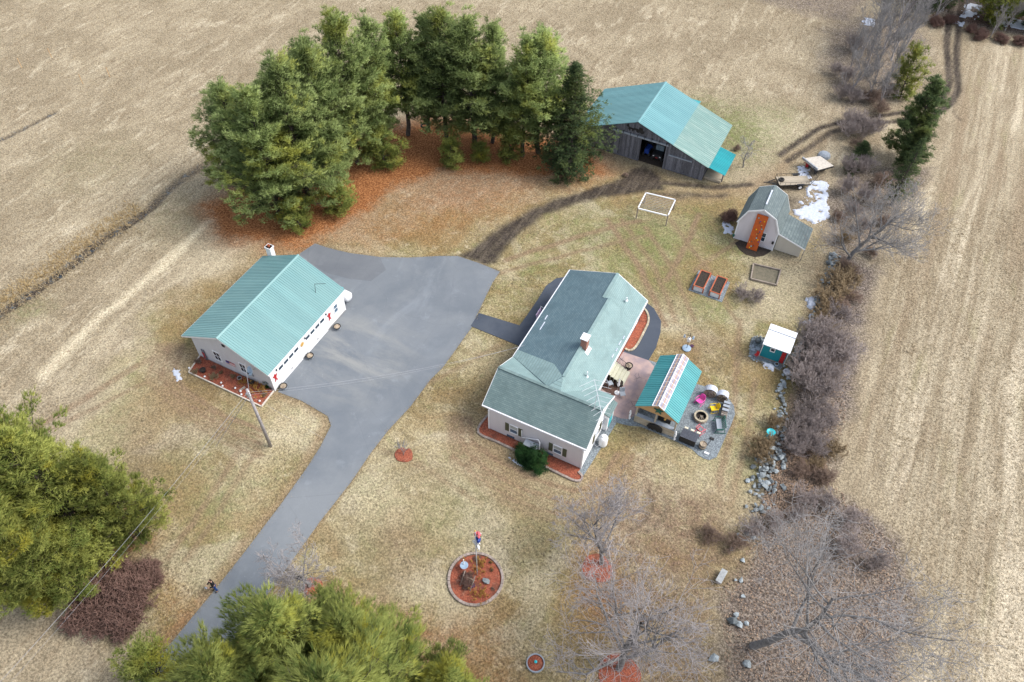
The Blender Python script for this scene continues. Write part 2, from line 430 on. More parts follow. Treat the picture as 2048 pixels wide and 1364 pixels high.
M['shingle_lit'] = mk_shingle('sunlit green shingles', (0.205, 0.295, 0.295), (0.235, 0.325, 0.32), 0.10, 0)  # same shingles with sunlight put into the colour
M['shingle_wing'] = mk_shingle('half shaded green shingles', (0.125, 0.18, 0.18), (0.165, 0.225, 0.22), 0.085, 1)  # wing front slope: its partial shade is put into the shingle colour
M['shingle_wing_lit'] = mk_shingle('sunlit green shingles of the wing', (0.195, 0.285, 0.285), (0.225, 0.315, 0.31), 0.08, 1)  # wing back slope: its sunlight is put into the shingle colour
M['shingle_shed'] = mk_shingle('shed shingles', (0.12, 0.15, 0.155), (0.165, 0.20, 0.20), 0.09, 0)
def mk_metal(name, c, c2, wear=0.0, panel=0.0):
    m, nt, b = new_mat(name, 0.42, 0.4)
    p = wpos(nt)
    col = mix(nt, ramp(nt, noise(nt, mapping(nt, p, (0.3, 1, 0.3)), 0.8, 5, 0.6), 0.35, 0.68), c, c2)
    if wear:
        col = mix(nt, ramp(nt, noise(nt, mapping(nt, p, (0.25, 3.0, 0.25)), 1.6, 4, 0.7), 0.48, 0.75, 0, wear), col, (0.42, 0.50, 0.44))
    oi = nt.nodes.new('ShaderNodeObjectInfo')
    h = nt.nodes.new('ShaderNodeHueSaturation'); nt.links.new(ramp(nt, oi.outputs['Random'], 0, 1, 0.955, 1.045), h.inputs['Value']); nt.links.new(col, h.inputs['Color'])
    nt.links.new(h.outputs[0], b.inputs['Base Color'])
    bump(nt, noise(nt, p, 2.0, 2, 0.5), 0.08, 0.05, b)
    return m
M['metal_garage'] = mk_metal('green metal roofing', (0.13, 0.265, 0.27), (0.15, 0.29, 0.29))
M['metal_barn'] = mk_metal('teal metal roofing', (0.125, 0.28, 0.30), (0.145, 0.31, 0.33))
M['metal_barn_old'] = mk_metal('faded green metal roofing', (0.16, 0.27, 0.245), (0.20, 0.305, 0.275), 0.6)
M['metal_teal'] = mk_metal('bright teal metal roofing', (0.010, 0.24, 0.27), (0.014, 0.28, 0.31))
M['metal_pavilion'] = mk_metal('pavilion metal roofing', (0.05, 0.245, 0.26), (0.065, 0.285, 0.295))
M['skylight'] = simple('translucent roof sheet', (0.24, 0.23, 0.30), (0.40, 0.34, 0.36), 2.2, 0.35)
def mk_brick():
    m, nt, b = new_mat('red brick', 0.9, 0.2)
    p = wpos(nt); sx = nt.nodes.new('ShaderNodeSeparateXYZ'); nt.links.new(p, sx.inputs[0]); cb = nt.nodes.new('ShaderNodeCombineXYZ')
    nt.links.new(mth(nt, 'ADD', sx.outputs[0], sx.outputs[1]), cb.inputs[0]); nt.links.new(sx.outputs[2], cb.inputs[1])
    br = nt.nodes.new('ShaderNodeTexBrick'); nt.links.new(cb.outputs[0], br.inputs[0])
    br.inputs['Scale'].default_value = 1; br.inputs['Brick Width'].default_value = 0.22; br.inputs['Row Height'].default_value = 0.075; br.inputs['Mortar Size'].default_value = 0.008
    br.inputs['Color1'].default_value = (0.26, 0.085, 0.05, 1); br.inputs['Color2'].default_value = (0.34, 0.13, 0.08, 1); br.inputs['Mortar'].default_value = (0.3, 0.27, 0.25, 1)
    nt.links.new(br.outputs[0], b.inputs['Base Color']); return m
M['brick'] = mk_brick()
M['white_block'] = siding('whitewashed block', (0.74, 0.74, 0.74), 0.2, 0.12)

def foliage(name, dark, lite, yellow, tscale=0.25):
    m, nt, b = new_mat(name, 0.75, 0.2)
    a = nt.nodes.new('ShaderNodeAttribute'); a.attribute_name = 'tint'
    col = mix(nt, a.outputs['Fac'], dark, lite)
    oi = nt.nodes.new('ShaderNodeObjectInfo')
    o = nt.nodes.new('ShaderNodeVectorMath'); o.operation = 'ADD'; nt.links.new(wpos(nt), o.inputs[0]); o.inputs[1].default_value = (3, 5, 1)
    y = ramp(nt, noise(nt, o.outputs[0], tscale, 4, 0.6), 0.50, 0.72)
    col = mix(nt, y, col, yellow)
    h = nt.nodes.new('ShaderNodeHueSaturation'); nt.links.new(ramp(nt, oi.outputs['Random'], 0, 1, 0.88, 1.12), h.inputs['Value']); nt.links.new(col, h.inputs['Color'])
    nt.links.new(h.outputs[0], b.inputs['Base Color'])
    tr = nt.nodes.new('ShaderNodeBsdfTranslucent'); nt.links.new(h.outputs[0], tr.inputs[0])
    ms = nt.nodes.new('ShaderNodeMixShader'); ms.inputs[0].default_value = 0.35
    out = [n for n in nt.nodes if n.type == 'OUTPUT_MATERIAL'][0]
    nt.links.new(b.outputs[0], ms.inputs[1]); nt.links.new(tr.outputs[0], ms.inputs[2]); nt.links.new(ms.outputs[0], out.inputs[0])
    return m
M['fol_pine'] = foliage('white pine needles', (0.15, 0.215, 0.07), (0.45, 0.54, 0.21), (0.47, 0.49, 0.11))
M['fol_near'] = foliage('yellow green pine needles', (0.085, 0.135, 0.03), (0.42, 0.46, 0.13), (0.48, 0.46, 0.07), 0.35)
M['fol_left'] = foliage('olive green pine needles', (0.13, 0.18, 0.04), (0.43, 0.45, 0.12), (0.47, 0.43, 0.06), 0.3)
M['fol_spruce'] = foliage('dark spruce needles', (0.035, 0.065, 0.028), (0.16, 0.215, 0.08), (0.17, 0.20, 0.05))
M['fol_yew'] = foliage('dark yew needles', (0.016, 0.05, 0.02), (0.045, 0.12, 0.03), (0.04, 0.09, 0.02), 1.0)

# ---------------------------------------------------------------- ground sheet with its soil and plant-cover masks
def axis(lo, hi, step, far):
    a = np.arange(lo, hi + step / 2, step)
    k, s, l, h = [], step * 1.3, [], []
    x = a[0]
    while x > -far: x -= s; s *= 1.3; l.append(x)
    x = a[-1]; s = step * 1.3
    while x < far: x += s; s *= 1.3; h.append(x)
    return np.concatenate([np.array(l[::-1]), a, np.array(h)])
gx = axis(-125, 42, 0.28, 3500); gy = axis(-8, 150, 0.28, 3500)
GXm, GYm = np.meshgrid(gx, gy)
PX = GXm.ravel(); PY = GYm.ravel()
def vnoise(x, y, sc, seed=0):
    r = np.random.default_rng(seed); T = r.random((257, 257))
    u = x / sc + seed * 3.7; v = y / sc + seed * 1.9
    i = np.floor(u).astype(int); j = np.floor(v).astype(int); fu = u - i; fv = v - j
    fu = fu * fu * (3 - 2 * fu); fv = fv * fv * (3 - 2 * fv); i &= 255; j &= 255
    return (T[j, i] * (1 - fu) + T[j, i + 1] * fu) * (1 - fv) + (T[j + 1, i] * (1 - fu) + T[j + 1, i + 1] * fu) * fv
def fbm(x, y, sc, seed=0, o=4):
    s = 0; a = 1; t = 0
    for k in range(o): s = s + a * vnoise(x, y, sc / 2 ** k, seed + k); t += a; a *= 0.55
    return s / t
WX = (fbm(PX, PY, 3.0, 21) - 0.5); WY = (fbm(PX, PY, 3.0, 31) - 0.5)
def seg_dist(X, Y, a, b):
    dx, dy = b[0] - a[0], b[1] - a[1]; L = dx * dx + dy * dy + 1e-9
    t = np.clip(((X - a[0]) * dx + (Y - a[1]) * dy) / L, 0, 1)
    return np.hypot(X - a[0] - t * dx, Y - a[1] - t * dy)
def sstep(x, a, b):
    t = np.clip((x - a) / (b - a), 0, 1); return t * t * (3 - 2 * t)
def poly_mask(pts, soft, warp=2.0, world=False, X=None, Y=None):
    P = pts if world else gp(pts)
    if X is None: X, Y, wx, wy = PX, PY, WX, WY
    else: wx = wy = 0
    X = X + wx * warp; Y = Y + wy * warp
    d = np.full(X.shape, 1e9); ins = np.zeros(X.shape, bool); n = len(P)
    for i in range(n):
        a, b = P[i], P[(i + 1) % n]
        d = np.minimum(d, seg_dist(X, Y, a, b))
        c = ((a[1] > Y) != (b[1] > Y)) & (X < (b[0] - a[0]) * (Y - a[1]) / (b[1] - a[1] + 1e-12) + a[0])
        ins ^= c
    return sstep(np.where(ins, -d, d), soft / 2, -soft / 2)
def line_mask(pts, w, soft, warp=1.0):
    P = gp(pts); X = PX + WX * warp; Y = PY + WY * warp
    d = np.full(X.shape, 1e9)
    for i in range(len(P) - 1): d = np.minimum(d, seg_dist(X, Y, P[i], P[i + 1]))
    return sstep(d, w / 2 + soft / 2, w / 2 - soft / 2), d
def blob(u, v, r, s=1.0):
    c = G(u, v); return s * np.exp(-(((PX + WX * 2 - c[0]) ** 2 + (PY + WY * 2 - c[1]) ** 2) / (r * r)))
def MX(*a):
    r = a[0]
    for b in a[1:]: r = np.maximum(r, b)
    return r
needle = MX(poly_mask([(400, 415), (430, 470), (500, 492), (590, 502), (660, 470), (720, 425), (790, 385), (880, 350), (960, 345), (1060, 350), (1140, 352), (1215, 345), (1190, 300), (1050, 270), (860, 235), (740, 265), (600, 300), (470, 370)], 5.5, 3.0),
            0.38 * poly_mask([(560, 470), (900, 330), (1200, 335), (1210, 372), (1090, 392), (960, 450), (900, 480), (760, 500), (640, 486)], 6.0, 4.0),
            0.6 * poly_mask([(50, 1060), (230, 1000), (300, 1060), (250, 1130), (130, 1190), (30, 1180)], 4, 3),
            0.35 * poly_mask([(330, 1180), (1000, 1230), (1050, 1400), (300, 1500)], 4, 3), blob(1200, 1200, 2.2, 0.4), blob(1180, 1130, 2, 0.25))
litter = MX(poly_mask([(1672, 500), (1755, 540), (1722, 640), (1730, 740), (1705, 830), (1668, 900), (1640, 960), (1720, 1010), (1800, 1090), (1830, 1200), (1800, 1380), (1780, 1480), (1440, 1480), (1450, 1300), (1440, 1190), (1500, 1090), (1525, 1000), (1535, 880), (1575, 800), (1590, 700), (1630, 660), (1655, 590)], 2.2, 3),
            poly_mask([(1700, 330), (1800, 330), (1860, 330), (1800, 420), (1740, 520), (1660, 500), (1650, 400)], 2.5, 3) * 0.8,
            poly_mask([(1640, 60), (1730, 30), (1850, 40), (1860, 130), (1780, 200), (1700, 240), (1660, 170)], 5, 4) * 0.75,
            poly_mask([(1700, -60), (2300, -60), (2300, 120), (2048, 75), (1900, 40), (1860, 20)], 3, 4),
            poly_mask([(1440, -30), (1740, -30), (1720, 45), (1600, 22)], 4, 4) * 0.8,
            poly_mask([(1620, 330), (1680, 380), (1660, 470), (1600, 420)], 3, 3) * 0.4)
brown = MX(poly_mask([(1170, 980), (1290, 950), (1430, 990), (1480, 1080), (1440, 1200), (1430, 1400), (1150, 1400), (1180, 1200)], 6, 5) * 0.55,
           poly_mask([(1010, 1180), (1180, 1200), (1200, 1380), (1000, 1380)], 5, 4) * 0.2, poly_mask([(760, 1180), (900, 1250), (1010, 1400), (760, 1400)], 4, 3) * 0.35,
           blob(300, 900, 4.5, 0.35), blob(360, 800, 4, 0.25), blob(800, 1090, 3.5, 0.35), blob(690, 1060, 3, 0.2), blob(1000, 1010, 4, 0.2), blob(1000, 880, 3, 0.25),
           blob(880, 960, 4, 0.2), blob(1300, 900, 3, 0.2), blob(1400, 690, 2.5, 0.35), blob(1330, 590, 2, 0.2), blob(240, 1080, 4, 0.3), blob(1250, 980, 3, 0.3))
green = MX(blob(1300, 480, 5, 0.8), blob(1200, 470, 5, 0.5), blob(1330, 560, 4, 0.6), blob(1440, 480, 5, 0.45), blob(1420, 620, 3, 0.5), blob(1380, 440, 4, 0.45),
           blob(1090, 530, 3, 0.4), blob(1030, 600, 2.5, 0.3), blob(1240, 530, 3.5, 0.6), blob(920, 1000, 4, 0.4), blob(850, 1050, 3, 0.3), blob(470, 870, 2, 0.5),
           blob(1070, 1030, 4, 0.35), blob(820, 1250, 3, 0.35), blob(930, 1330, 3, 0.4), blob(430, 1010, 3, 0.5), blob(350, 940, 3, 0.35), blob(1440, 860, 3, 0.25),
           blob(1470, 260, 6, 0.8), blob(1410, 222, 4, 0.6), blob(1560, 230, 3, 0.4), blob(350, 430, 5, 0.15), blob(180, 330, 6, 0.12), blob(50, 620, 2, 0.4),
           blob(1480, 900, 3, 0.25), blob(1520, 940, 2.5, 0.45), blob(1200, 920, 1.5, 0.4), blob(400, 670, 1.5, 0.5), blob(1230, 250, 3, 0.3), blob(780, 420, 4, 0.3), blob(640, 480, 3, 0.2),
           fbm(PX, PY, 9, 5) ** 3 * 0.9 * poly_mask([(300, 1500), (130, 900), (330, 620), (480, 520), (640, 500), (900, 420), (1240, 340), (1480, 370), (1640, 480), (1620, 700), (1540, 900), (1500, 1050), (1440, 1200), (1420, 1500)], 6, 6))
pale = MX(line_mask([(90, 745), (200, 635), (330, 530), (430, 430), (560, 300)], 0.9, 1.5, 1.2)[0] * 1.0, line_mask([(110, 800), (240, 640), (350, 560), (470, 430)], 0.8, 1.2, 1.2)[0] * 0.35,
          blob(600, 840, 3.5, 0.5), blob(760, 1010, 4, 0.45), blob(900, 950, 5, 0.35), blob(1010, 720, 2.5, 0.3), blob(960, 700, 2.5, 0.3), blob(480, 980, 3, 0.3),
          blob(1340, 620, 3, 0.35), blob(1320, 450, 3, 0.3), blob(1400, 960, 5, 0.35), blob(760, 900, 2, 0.3), blob(200, 860, 5, 0.35), blob(420, 520, 3, 0.35),
          blob(1100, 980, 5, 0.35), blob(980, 1060, 4, 0.35), blob(1550, 260, 4, 0.5), blob(330, 730, 2, 0.5), blob(820, 1180, 3, 0.35))
ditch_c = [(-120, 730), (0, 622), (70, 580), (150, 520), (200, 480), (255, 445), (290, 420), (340, 375), (425, 320), (520, 250)]
dA, dD = line_mask(ditch_c, 1.15, 0.5, 1.0)
far_f = sstep(PY, 52, 36); dA = dA * (0.6 + 0.4 * far_f)
dB, dBd = line_mask([(-60, 310), (0, 278), (50, 255), (105, 226)], 0.45, 0.8, 1.0)
tr_dark = MX(poly_mask([(915, 512), (945, 498), (975, 470), (1010, 445), (1060, 418), (1130, 392), (1200, 372), (1250, 352), (1262, 336), (1296, 332), (1318, 352), (1330, 380), (1290, 384), (1230, 392), (1150, 408), (1085, 430), (1045, 458), (1010, 490), (990, 524), (960, 528)], 1.0, 1.1),
             line_mask([(1300, 362), (1380, 370), (1440, 374), (1500, 366)], 0.9, 0.7, 1.2)[0] * 0.95, line_mask([(1310, 388), (1390, 390), (1450, 389)], 0.6, 0.8, 2)[0] * 0.8,
             line_mask([(1560, 310), (1600, 280), (1640, 255), (1700, 240), (1780, 228), (1860, 214)], 0.8, 0.5, 0.4)[0], line_mask([(1575, 322), (1620, 292), (1660, 265), (1710, 250), (1790, 242), (1868, 228)], 0.8, 0.5, 0.4)[0] * 0.9,
             line_mask([(1860, 214), (1885, 195), (1898, 168), (1898, 130), (1893, 90), (1897, 50), (1903, 0), (1910, -60)], 1.0, 0.5, 0.3)[0], line_mask([(1868, 228), (1900, 208), (1916, 180), (1914, 130), (1913, 90), (1918, 50), (1924, 0), (1932, -60)], 1.0, 0.5, 0.3)[0],
             line_mask([(1905, 218), (1922, 240)], 0.25, 0.4, 1)[0] * 0.7, line_mask([(1300, 985), (1306, 1010), (1290, 1040), (1260, 1060)], 0.35, 0.4, 1)[0] * 0.55, line_mask([(1325, 990), (1332, 1015), (1316, 1045), (1290, 1065)], 0.3, 0.4, 1)[0] * 0.4,
             blob(1240, 335, 1.2, 0.5), blob(1560, 372, 1.6, 0.8), blob(1585, 408, 1.2, 0.8), blob(1220, 335, 1.0, 0.5))
road_l = [(300, 1330), (362, 1262), (445, 1163), (500, 1090), (562, 1008), (612, 938), (641, 893), (661, 851), (655, 833), (602, 801), (556, 786)]
worn = MX(line_mask([(x - 6, y - 2) for x, y in road_l], 0.9, 1.0, 1.2)[0] * 0.7, line_mask([(556, 1170), (640, 1045), (702, 968), (742, 908), (778, 862)], 0.3, 0.5, 0.6)[0] * 0.5,
          poly_mask([(1330, 370), (1480, 370), (1600, 290), (1700, 240), (1740, 245), (1650, 285), (1560, 350), (1500, 392), (1430, 398), (1320, 395)], 2.5, 2) * 0.65,
          poly_mask([(1240, 330), (1330, 340), (1420, 365), (1400, 380), (1250, 360)], 2, 2) * 0.5, line_mask([(1200, 960), (1120, 960), (1020, 920), (950, 880), (930, 830)], 1.5, 2, 1)[0] * 0.35,
          line_mask([(430, 660), (380, 720), (340, 740), (330, 790), (400, 850), (480, 880)], 1.2, 2, 1)[0] * 0.4, line_mask([(1560, 520), (1620, 530), (1640, 600)], 1.6, 2, 1)[0] * 0.3,
          line_mask([(1640, 520), (1620, 640)], 1.4, 1.5, 1)[0] * 0.45, blob(1150, 940, 3, 0.3))
ARC = []
def ring_line(pts, w, s): ARC.append(line_mask(pts, w * 1.7, .4, .5)[0] * min(1, s * 1.45))
for k in range(6):
    o_ = k * 15
    ring_line([(938 - o_ * .5, 835), (944 - o_ * .6, 885 + o_ * .4), (985 - o_ * .2, 915 + o_ * .9), (1060, 955 + o_), (1150, 985 + o_ * .9), (1200 + o_ * .5, 965 + o_ * .6), (1235 + o_, 905 + o_ * .2)], .28, (.55, .25, .5, .3, .4, .25)[k])
for k in range(5):
    o_ = k * 13
    ring_line([(365 - o_, 690), (345 - o_, 745 + o_ * .3), (375 - o_ * .4, 785 + o_ * .7), (450, 835 + o_), (520, 860 + o_)], .28, (.5, .3, .45, .25, .3)[k])
for a_, b_, w_, s_ in (((1215, 440), (1330, 650), .35, .5), ((1245, 440), (1352, 640), .3, .35), ((1290, 455), (1390, 640), .3, .4), ((1010, 520), (1280, 440), .35, .4), ((1000, 545), (1300, 470), .3, .3), ((1340, 440), (1470, 640), .3, .3), ((1400, 430), (1330, 560), .35, .45), ((1475, 480), (1390, 540), .3, .35),
                       ((640, 880), (1000, 690), .3, .2), ((770, 900), (960, 1010), .3, .25), ((480, 900), (330, 1120), .35, .3), ((510, 905), (370, 1120), .3, .25), ((1260, 610), (1500, 720), .3, .2), ((1480, 640), (1440, 980), .35, .35), ((1510, 760), (1460, 1010), .3, .3), ((60, 860), (330, 700), .4, .3), ((20, 900), (300, 760), .3, .25)):
    ring_line([a_, ((a_[0] + b_[0]) / 2 + 8, (a_[1] + b_[1]) / 2 - 6), b_], w_, s_)
arcs = MX(*ARC)
worn = np.maximum(worn, arcs * .7); brown = np.maximum(brown, arcs * 1.0)
lawn = poly_mask([(300, 1500), (130, 900), (330, 620), (480, 520), (640, 500), (900, 420), (1240, 340), (1480, 370), (1640, 480), (1620, 700), (1540, 900), (1500, 1050), (1440, 1200), (1420, 1500)], 6, 6)
rightf = poly_mask([(1900, 220), (1870, 330), (1790, 480), (1740, 700), (1720, 900), (1800, 1080), (1830, 1250), (1810, 1500), (2400, 1500), (2400, 100), (2000, 70), (1930, 100)], 3, 3)
dark_strip = MX(poly_mask([(150, 1185), (163, 1155), (190, 1133), (235, 1124), (290, 1120), (322, 1140), (322, 1172), (300, 1212), (262, 1252), (220, 1270), (180, 1258), (156, 1228)], 1.2, 1.6), poly_mask([(1925, 40), (2300, 105), (2300, 60), (1930, 20)], 2, 3))
Zg = -0.03 - 0.10 * np.abs(fbm(PX, PY, 2.2, 41) - 0.5) * (1 - 0.6 * lawn)
Zg -= 0.45 * sstep(dD, 1.3, 0.1) * (0.4 + 0.6 * far_f) + 0.12 * sstep(dBd, 0.6, 0.1) + 0.05 * tr_dark
far_rise = np.clip(np.hypot(PX, PY) - 260, 0, 1e9); Zg += 0.0 * far_rise
V = np.stack([PX, PY, Zg], 1)
nx, ny = len(gx), len(gy)
I = np.arange(nx * ny).reshape(ny, nx)
F = np.stack([I[:-1, :-1].ravel(), I[:-1, 1:].ravel(), I[1:, 1:].ravel(), I[1:, :-1].ravel()], 1)
one = np.ones_like(PX)
def rgba(a, b, c, d): return np.stack([a, b, c, d], 1)

def mk_ground():
    m, nt, b = new_mat('dry grass and soil', 0.95, 0.1)
    p = wpos(nt)
    def att(n):
        a = nt.nodes.new('ShaderNodeAttribute'); a.attribute_name = n
        s = nt.nodes.new('ShaderNodeSeparateColor'); nt.links.new(a.outputs['Color'], s.inputs[0])
        return s.outputs[0], s.outputs[1], s.outputs[2], a.outputs['Alpha']
    nee, lit, bro, gre = att('cover_a'); pal, dit, trk, wor = att('cover_b'); law, rig, drk, _ = att('cover_c')
    fine = noise(nt, p, 5.5, 4, 0.75); mid = noise(nt, p, 1.3, 5, 0.65, 0.4); big = noise(nt, p, 0.12, 6, 0.68, 0.7)
    vfine = noise(nt, p, 19, 3, 0.8)
    stretched = noise(nt, mapping(nt, p, (1.0, 0.13, 1)), 1.5, 5, 0.65)
    stretched2 = noise(nt, mapping(nt, p, (1.0, 0.07, 1)), 1.1, 6, 0.75, 0.6)
    # field
    field = mix(nt, ramp(nt, big, 0.38, 0.62), (0.275, 0.222, 0.148), (0.365, 0.302, 0.207))
    field = mix(nt, ramp(nt, stretched, 0.46, 0.68, 0, 0.7), field, (0.245, 0.19, 0.125))
    field = mix(nt, ramp(nt, mid, 0.55, 0.75, 0, 0.5), field, (0.27, 0.235, 0.17))
    field = mix(nt, ramp(nt, noise(nt, mapping(nt, p, (1, .35, 1)), 0.5, 6, 0.72, .4), 0.52, 0.66, 0, 0.75), field, (0.48, 0.41, 0.295))
    # lawn
    lw = mix(nt, ramp(nt, noise(nt, p, 0.33, 6, 0.7, 0.6), 0.40, 0.60), (0.235, 0.18, 0.09), (0.36, 0.295, 0.17))
    lw = mix(nt, ramp(nt, mid, 0.50, 0.70, 0, 0.75), lw, (0.22, 0.185, 0.095))
    lw = mix(nt, ramp(nt, noise(nt, mapping(nt, p, (1, 1, 1), 0.7), 0.45, 6, 0.72, 0.8), 0.52, 0.66, 0, 0.7), lw, (0.235, 0.225, 0.10))
    lw = mix(nt, ramp(nt, noise(nt, p, 0.75, 5, 0.7, 0.3), 0.54, 0.68, 0, 0.7), lw, (0.54, 0.46, 0.31))
    col = mix(nt, law, field, lw)
    # right hay field with mown streaks
    rf = mix(nt, ramp(nt, stretched2, 0.36, 0.66), (0.265, 0.21, 0.14), (0.40, 0.338, 0.238))
    rf = mix(nt, ramp(nt, mid, 0.5, 0.75, 0, 0.6), rf, (0.30, 0.235, 0.155))
    rf = mix(nt, ramp(nt, noise(nt, mapping(nt, p, (1, 0.22, 1)), 0.5, 4, 0.6), 0.56, 0.7, 0, 0.45), rf, (0.30, 0.265, 0.15))
    band = noise(nt, mapping(nt, p, (0.22, 0.018, 1), -0.07), 1.0, 4, 0.6, 0.5)
    rf = mix(nt, ramp(nt, band, 0.52, 0.64, 0, 0.65), rf, (0.58, 0.50, 0.37))
    rf = mix(nt, ramp(nt, band, 0.48, 0.36, 0, 0.6), rf, (0.25, 0.185, 0.12))
    rf = mix(nt, ramp(nt, noise(nt, p, 0.28, 6, 0.7, 0.6), 0.54, 0.68, 0, 0.55), rf, (0.27, 0.205, 0.135))
    # warm and greyish swathes of the lawn
    sw = noise(nt, p, 0.085, 5, 0.6, 0.8)
    col = mix(nt, mth(nt, 'MULTIPLY', law, ramp(nt, sw, 0.49, 0.60, 0, 0.7)), col, (0.255, 0.17, 0.08))
    col = mix(nt, mth(nt, 'MULTIPLY', law, ramp(nt, sw, 0.49, 0.40, 0, 0.65)), col, (0.43, 0.37, 0.26))
    col = mix(nt, rig, col, rf)
    def cov(mask, amt, colr, jitter=0.5, src=mid):
        nonlocal col
        j = mth(nt, 'MULTIPLY', mth(nt, 'SUBTRACT', src, 0.5), jitter * 4)
        f = mth(nt, 'MULTIPLY', mth(nt, 'ADD', mask, mth(nt, 'MULTIPLY', j, mth(nt, 'MULTIPLY', mask, mth(nt, 'SUBTRACT', 1.25, mask)))), amt, True)
        col = mix(nt, f, col, colr)
    cov(pal, 1.0, (0.60, 0.52, 0.37)); cov(gre, 0.95, (0.17, 0.19, 0.07), 1.1); cov(bro, 1.1, (0.19, 0.125, 0.085), 1.1)
    spk = mth(nt, 'MULTIPLY', ramp(nt, noise(nt, p, 3.2, 4, 0.75), 0.56, 0.62), ramp(nt, noise(nt, p, 0.14, 4, 0.6), 0.44, 0.56))
    col = mix(nt, mth(nt, 'MULTIPLY', spk, mth(nt, 'MULTIPLY', law, 0.8)), col, (0.12, 0.095, 0.06))
    cov(wor, 0.95, (0.29, 0.205, 0.125), 0.6)
    ned = mix(nt, ramp(nt, fine, 0.35, 0.7), (0.24, 0.085, 0.03), (0.35, 0.165, 0.07))
    cov(nee, 1.15, ned, 0.6)
    lt = mix(nt, ramp(nt, fine, 0.40, 0.66), (0.115, 0.092, 0.08), (0.235, 0.195, 0.165))
    lt = mix(nt, ramp(nt, vfine, 0.60, 0.68), lt, (0.30, 0.215, 0.145))
    cov(lit, 0.95, lt, 0.7)
    dk = mix(nt, ramp(nt, fine, 0.4, 0.65), (0.045, 0.04, 0.04), (0.13, 0.10, 0.07))
    dk = mix(nt, ramp(nt, mid, 0.55, 0.62), dk, (0.08, 0.10, 0.12))
    cov(dit, 1.0, dk, 0.5)
    tk = mix(nt, ramp(nt, stretched, 0.4, 0.65), (0.05, 0.04, 0.034), (0.105, 0.085, 0.068))
    cov(trk, 0.95, tk, 0.45)
    cov(drk, 0.9, mix(nt, ramp(nt, fine, 0.4, 0.65), (0.06, 0.038, 0.03), (0.15, 0.09, 0.07)), 0.5)
    g1 = mix(nt, ramp(nt, fine, 0.25, 0.75), (0.22, 0.22, 0.22), (0.74, 0.74, 0.74))
    col = mix(nt, 1.0, col, g1, 'OVERLAY')
    g2 = mix(nt, ramp(nt, vfine, 0.25, 0.75), (0.22, 0.22, 0.22), (0.76, 0.76, 0.76))
    col = mix(nt, 0.95, col, g2, 'OVERLAY')
    nt.links.new(col, b.inputs['Base Color'])
    hsum = mth(nt, 'ADD', mth(nt, 'MULTIPLY', fine, 0.7), mth(nt, 'ADD', mth(nt, 'MULTIPLY', vfine, 0.35), mid))
    bump(nt, hsum, 0.8, 0.16, b)
    return m
M['ground'] = mk_ground()
me = np_mesh('ground', V, F, M['ground'], {
    'cover_a': ('FLOAT_COLOR', rgba(needle, litter, brown, green)), 'cover_b': ('FLOAT_COLOR', rgba(pale, MX(dA, dB), tr_dark, worn)),
    'cover_c': ('FLOAT_COLOR', rgba(lawn, rightf, dark_strip, one))}, smooth=True)
ground = link('ground', me); tag(ground, kind='structure')

# ---------------------------------------------------------------- paved surfaces (slabs with real edges)
def slab(name, pts, z0, z1, mat, world=False, label=None):
    P = pts if world else gp(pts)
    mb = MB().prism(P, z0, z1); o = mb.build(name, mat); tag(o, kind='structure', label=label); return o
road = [(556, 784), (602, 801), (655, 832), (662, 851), (641, 893), (612, 938), (562, 1008), (500, 1090), (443, 1163), (362, 1262), (290, 1350), (180, 1470), (330, 1560), (420, 1390), (482, 1262),
        (556, 1160), (640, 1043), (701, 965), (742, 905), (776, 861), (820, 814), (860, 760), (885, 735), (905, 708), (925, 680), (943, 655), (949, 640), (985, 565), (1000, 543), (960, 527), (915, 512), (880, 512), (820, 515), (760, 514), (700, 506), (660, 497), (630, 487), (600, 507), (600, 560), (640, 640)]
slab('driveway', road, -0.15, 0.010, M['asphalt'])
slab('driveway', [(601, 508), (630, 488.5), (700, 507), (760, 515), (772, 540), (742, 562), (700, 558), (655, 546), (620, 525)], -0.1, 0.014, M['asphalt_new'])
slab('path', [(958, 626), (1056, 656), (1044, 694), (941, 652)], -0.12, 0.016, M['asphalt_dark'])
slab('path', [(1038, 652), (1053, 632), (1075, 600), (1092, 572), (1112, 557), (1140, 552), (1160, 560), (1120, 620), (1060, 690)], -0.12, 0.020, M['asphalt_dark'])
slab('path', [(1262, 600), (1290, 603), (1308, 617), (1322, 642), (1321, 665), (1312, 695), (1297, 721), (1247, 704), (1250, 640)], -0.12, 0.020, M['asphalt_dark'])
slab('patio', [(1244, 703), (1297, 721), (1308, 733), (1300, 780), (1285, 815), (1268, 832), (1256, 838), (1242, 837), (1226, 831), (1180, 800), (1200, 740)], -0.12, 0.028, M['patio'])
slab('gravel_bed', [(1296, 720), (1330, 730), (1393, 768), (1415, 774), (1440, 786), (1459, 799), (1468, 812), (1470, 829), (1462, 850), (1450, 876), (1440, 899), (1433, 914), (1419, 920), (1408, 917), (1396, 910), (1385, 899), (1356, 884), (1329, 873), (1300, 860), (1287, 853), (1258, 851), (1236, 846), (1222, 838), (1250, 800)], -0.10, 0.012, M['gravel'])
slab('gravel_bed', [(1158, 944), (1167, 951), (1190, 915), (1213, 878), (1233, 846), (1222, 832), (1180, 850)], -0.10, 0.008, M['gravel'])
